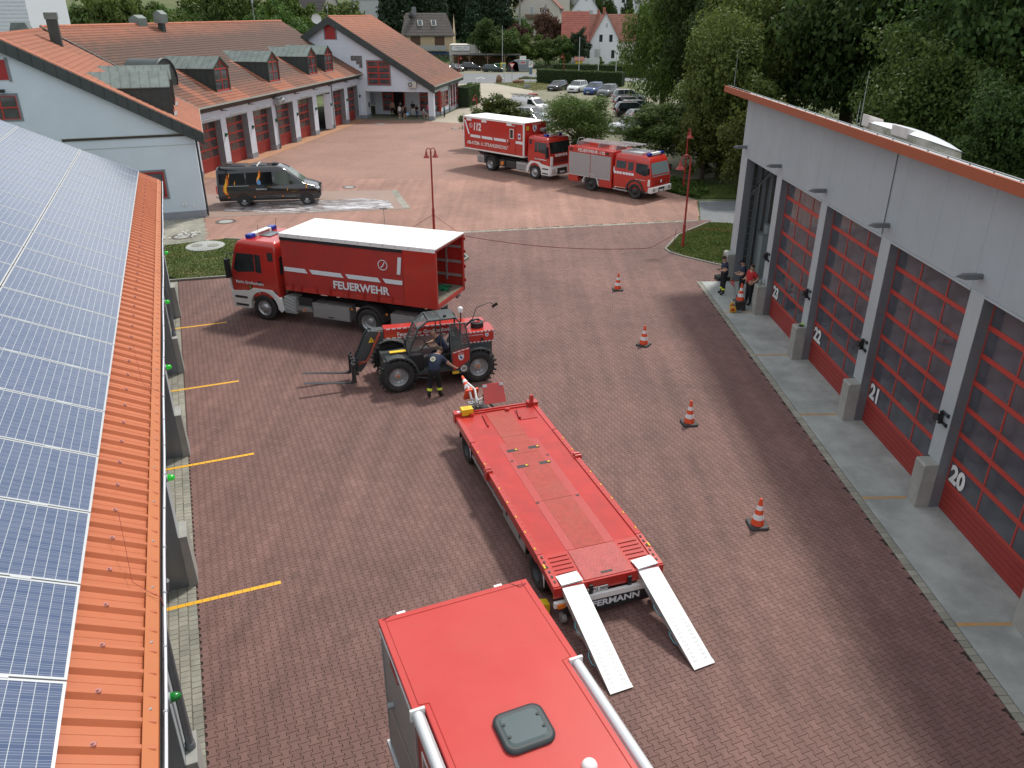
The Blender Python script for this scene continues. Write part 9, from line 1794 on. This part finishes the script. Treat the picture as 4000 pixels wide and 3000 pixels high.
 b.cbox((.085*s_, 0, -.065), (.012, .045, .008));b.build('eyes_and_mouth', S_black, t);b=MB(Mx);b.add([(.082, -.014, -.04), (.082, .014, -.04), (.112, 0, -.036), (.086, 0, .01)], [(0, 1, 2), (0, 2, 3), (1, 3, 2)]);
 for q in(-1, 1):b.cbox((0.0, q*.088*s_, -.012), (.035, .016, .05))
 b.build('nose_and_ears', S_skin, t)
 for s1 in('l', 'r'):
  w_, h_=P[s1+'w'], P[s1+'h'];d_=(h_-w_).normalized();sd_=d_.cross(Vector((0, 0, 1)));sd_=sd_.normalized()if sd_.length>.1 else Vector((1, 0, 0));pn=d_.cross(sd_);b=MB()
  for k in range(4):r0=h_+sd_*((k-1.5)*.019);l_=(.062, .072, .068, .052)[k];b.tube([r0, r0+d_*l_*.55, r0+d_*l_*.95-pn*.02], .0085, n=5, r1=.006)
  b.tube([w_.lerp(h_, .5)+sd_*.03, h_+sd_*.055+d_*.0, h_+sd_*.06+d_*.03], .009, n=5, r1=.007);b.build('fingers', S_skin, t)
 if bands and legs=='long':
  for s1 in('l', 'r'):
   a, c=P[s1+'k'], P[s1+'a'];p0=a.lerp(c, .42);p1=a.lerp(c, .62);b=MB();b.cyl(p0, p1, .092*s_, .084*s_, n=14, cap=False);b.build('reflective_band', M_hivis, t)
 if logo:
  b=MB();bk=P['ch'].lerp(P['ne'], .2);
 return t
PH=dict(le=(.02, .25, 1.16), lw=(.24, .12, 1.12), lh=(.31, .08, 1.13), re=(.02, -.25, 1.16), rw=(.24, -.12, 1.12), rh=(.31, -.08, 1.13), hb=(.05, 0, 1.575), ht=(.12, 0, 1.68), ne=(.02, 0, 1.50))
person(hl(-.98, 33.3, .012), 185, 'man in navy T-shirt and black trousers looking at a phone by the block', PH, hair=S_hair)
person(hl(-.35, 32.7, .012), 170, 'man in dark cap and navy shirt behind the man in red', PH, hat=S_black)
person(hl(-.22, 31.95, .012), 200, 'man in red T-shirt with one hand on his hip beside gate 23', dict(le=(-.12, .34, 1.2), lw=(.03, .20, 1.02), lh=(.08, .15, 1.0), re=(.04, -.25, 1.18), rw=(.2, -.2, 1.08), rh=(.27, -.18, 1.1)), top=S_redc, belly=.05, bands=False)
def phone(loc, label):t=thing('phone', label, 'phone', loc, .4);b=MB();b.box(-.04, .04, -.08, .08, 0, .012);b.build('phone_case', M_black, t);b=MB();b.box(-.036, .036, -.075, .075, .0121, .014);b.build('screen', M_lamp, t)
phone(hl(-.98-.34, 33.3, 1.16), 'dark phone in the hands of the man in navy by the block');phone(hl(-.35-.32, 32.75, 1.16), 'phone held by the man in the dark cap')
# man bending into the telehandler cab, back to the camera
mp=person((-2.52, 22.98, 0), 78, 'man in navy T-shirt bending into the telehandler and holding its door', dict(pel=(-.02, 0, .94), wa=(.06, 0, 1.08), ch=(.22, -.02, 1.25), ne=(.38, -.05, 1.38), hb=(.45, -.06, 1.43), ht=(.53, -.08, 1.50), ls=(.26, .17, 1.33), rs=(.26, -.22, 1.31), le=(.44, .26, 1.12), lw=(.60, .22, 1.2), lh=(.66, .20, 1.22), re=(.33, -.40, 1.10), rw=(.42, -.56, .95), rh=(.45, -.62, .92), lk=(.02, .14, .50), la=(-.14, .16, .09), lt=(.02, .17, .04), rk=(.12, -.12, .50), ra=(.04, -.16, .09), rt=(.2, -.2, .04), lhip=(-.02, .10, .90), rhip=(-.02, -.10, .90)), hair=S_hair)
b=MB();b.lathe([(.001, .0), (.085, .0), (.085, -.006)], n=22, smooth=False);em=b.build('back_emblem', mat('pale_emblem', (.62, .60, .42), .7), mp, loc=(.055, .03, 1.335), rot=(0, R(-42), 0));b=MB();b.lathe([(.04, .002), (.055, .002)], n=18, smooth=False);b.cbox((0, 0, .003), (.10, .012, .002));b.cbox((0, 0, .003), (.012, .10, .002));b.build('emblem_cross', S_navy, em)
b=MB();b.tube([(-.02, 0, 0), (.01, .0, .75)], .012, n=6)
person((-2.33, 24.22, .45), 192, 'bald driver in a navy shirt leaning inside the telehandler cab', dict(pel=(-.1, 0, .70), wa=(-.05, 0, .85), ch=(.1, 0, 1.05), ne=(.22, 0, 1.22), hb=(.27, 0, 1.30), ht=(.33, 0, 1.41), ls=(.1, .19, 1.16), rs=(.1, -.19, 1.16), le=(.25, .25, .95), lw=(.42, .15, .95), lh=(.48, .12, .96), re=(.25, -.25, .95), rw=(.42, -.15, .95), rh=(.48, -.12, .96), lhip=(-.08, .1, .66), rhip=(-.08, -.1, .66), lk=(.30, .12, .62), rk=(.30, -.12, .62), la=(.38, .13, .25), ra=(.38, -.13, .25), lt=(.5, .13, .2), rt=(.5, -.13, .2)), hair=None, bands=False)
# people under the canopy
CP='people under the station canopy'
def pb(x, y, rz, label, J={}, **k):return person(bw(x, y), rz, label, J, group=CP, **k)
AR=dict(le=(.0, .27, 1.15), lw=(.15, .20, 1.0), lh=(.2, .16, 1.02))
pb(2.9, 39.6, -80, 'bare chested man in black trousers in the open station doorway', shirtless=True, sleeve='none')
pb(4.45, 37.4, -60, 'child in white top at the left of the small group', dict(AR), H=1.5, top=S_wh, leg=S_den, legs='short', bands=False, shoe=S_wh);pb(5.15, 37.2, 110, 'person in black dress with pale shoes holding a blue bag', H=1.6, top=S_black, leg=S_black, legs='short', sleeve='none', bands=False, shoe=S_wh)
pb(4.2, 38.6, -70, 'tall person in black shirt behind the white topped child', top=S_black, leg=S_den, H=1.75, bands=False);pb(5.6, 39.1, -100, 'person with dark cap in front of the bright back wall', AR, top=S_black, leg=S_wh, hat=S_black, bands=False);pb(6.2, 38.6, -120, 'boy in dark shirt beside the red framed window', AR, H=1.45, top=S_black, leg=S_den, bands=False)
pb(7.75, 37.9, 160, 'woman in pink top and denim shorts', AR, H=1.70, top=S_pink, leg=S_den, legs='short', bands=False, shoe=S_wh);pb(7.3, 37.6, 20, 'small child in white top facing the pink woman', H=1.25, top=S_wh, leg=S_redc, legs='short', bands=False, shoe=S_wh)
pb(8.35, 38.9, 180, 'person in light blue shirt half behind the corner column', top=mat('light_blue_cloth', (.2, .35, .5), .85), leg=S_den, bands=False, H=1.65);pb(9.3, 39.6, 200, 'child in teal jacket outside the glazed corner', H=1.35, top=S_teal, leg=S_black, bands=False, sleeve='long')
t=thing('shoulder_bag', 'blue and white bag carried beside the person in black', 'bag', bw(5.5, 36.95, .55));b=MB();b.rings([(-.15, -.14, .14, .06, .05), (0, -.18, .18, .09, .06), (.16, -.15, .15, .06, .05)]);b.build('bag_body', mat('light_blue_bag', (.25, .5, .68), .7), t);b=MB();b.tube([(-.12, 0, .15), (0, 0, .38), (.12, 0, .15)], .012, n=5);b.build('strap', M_blue, t)
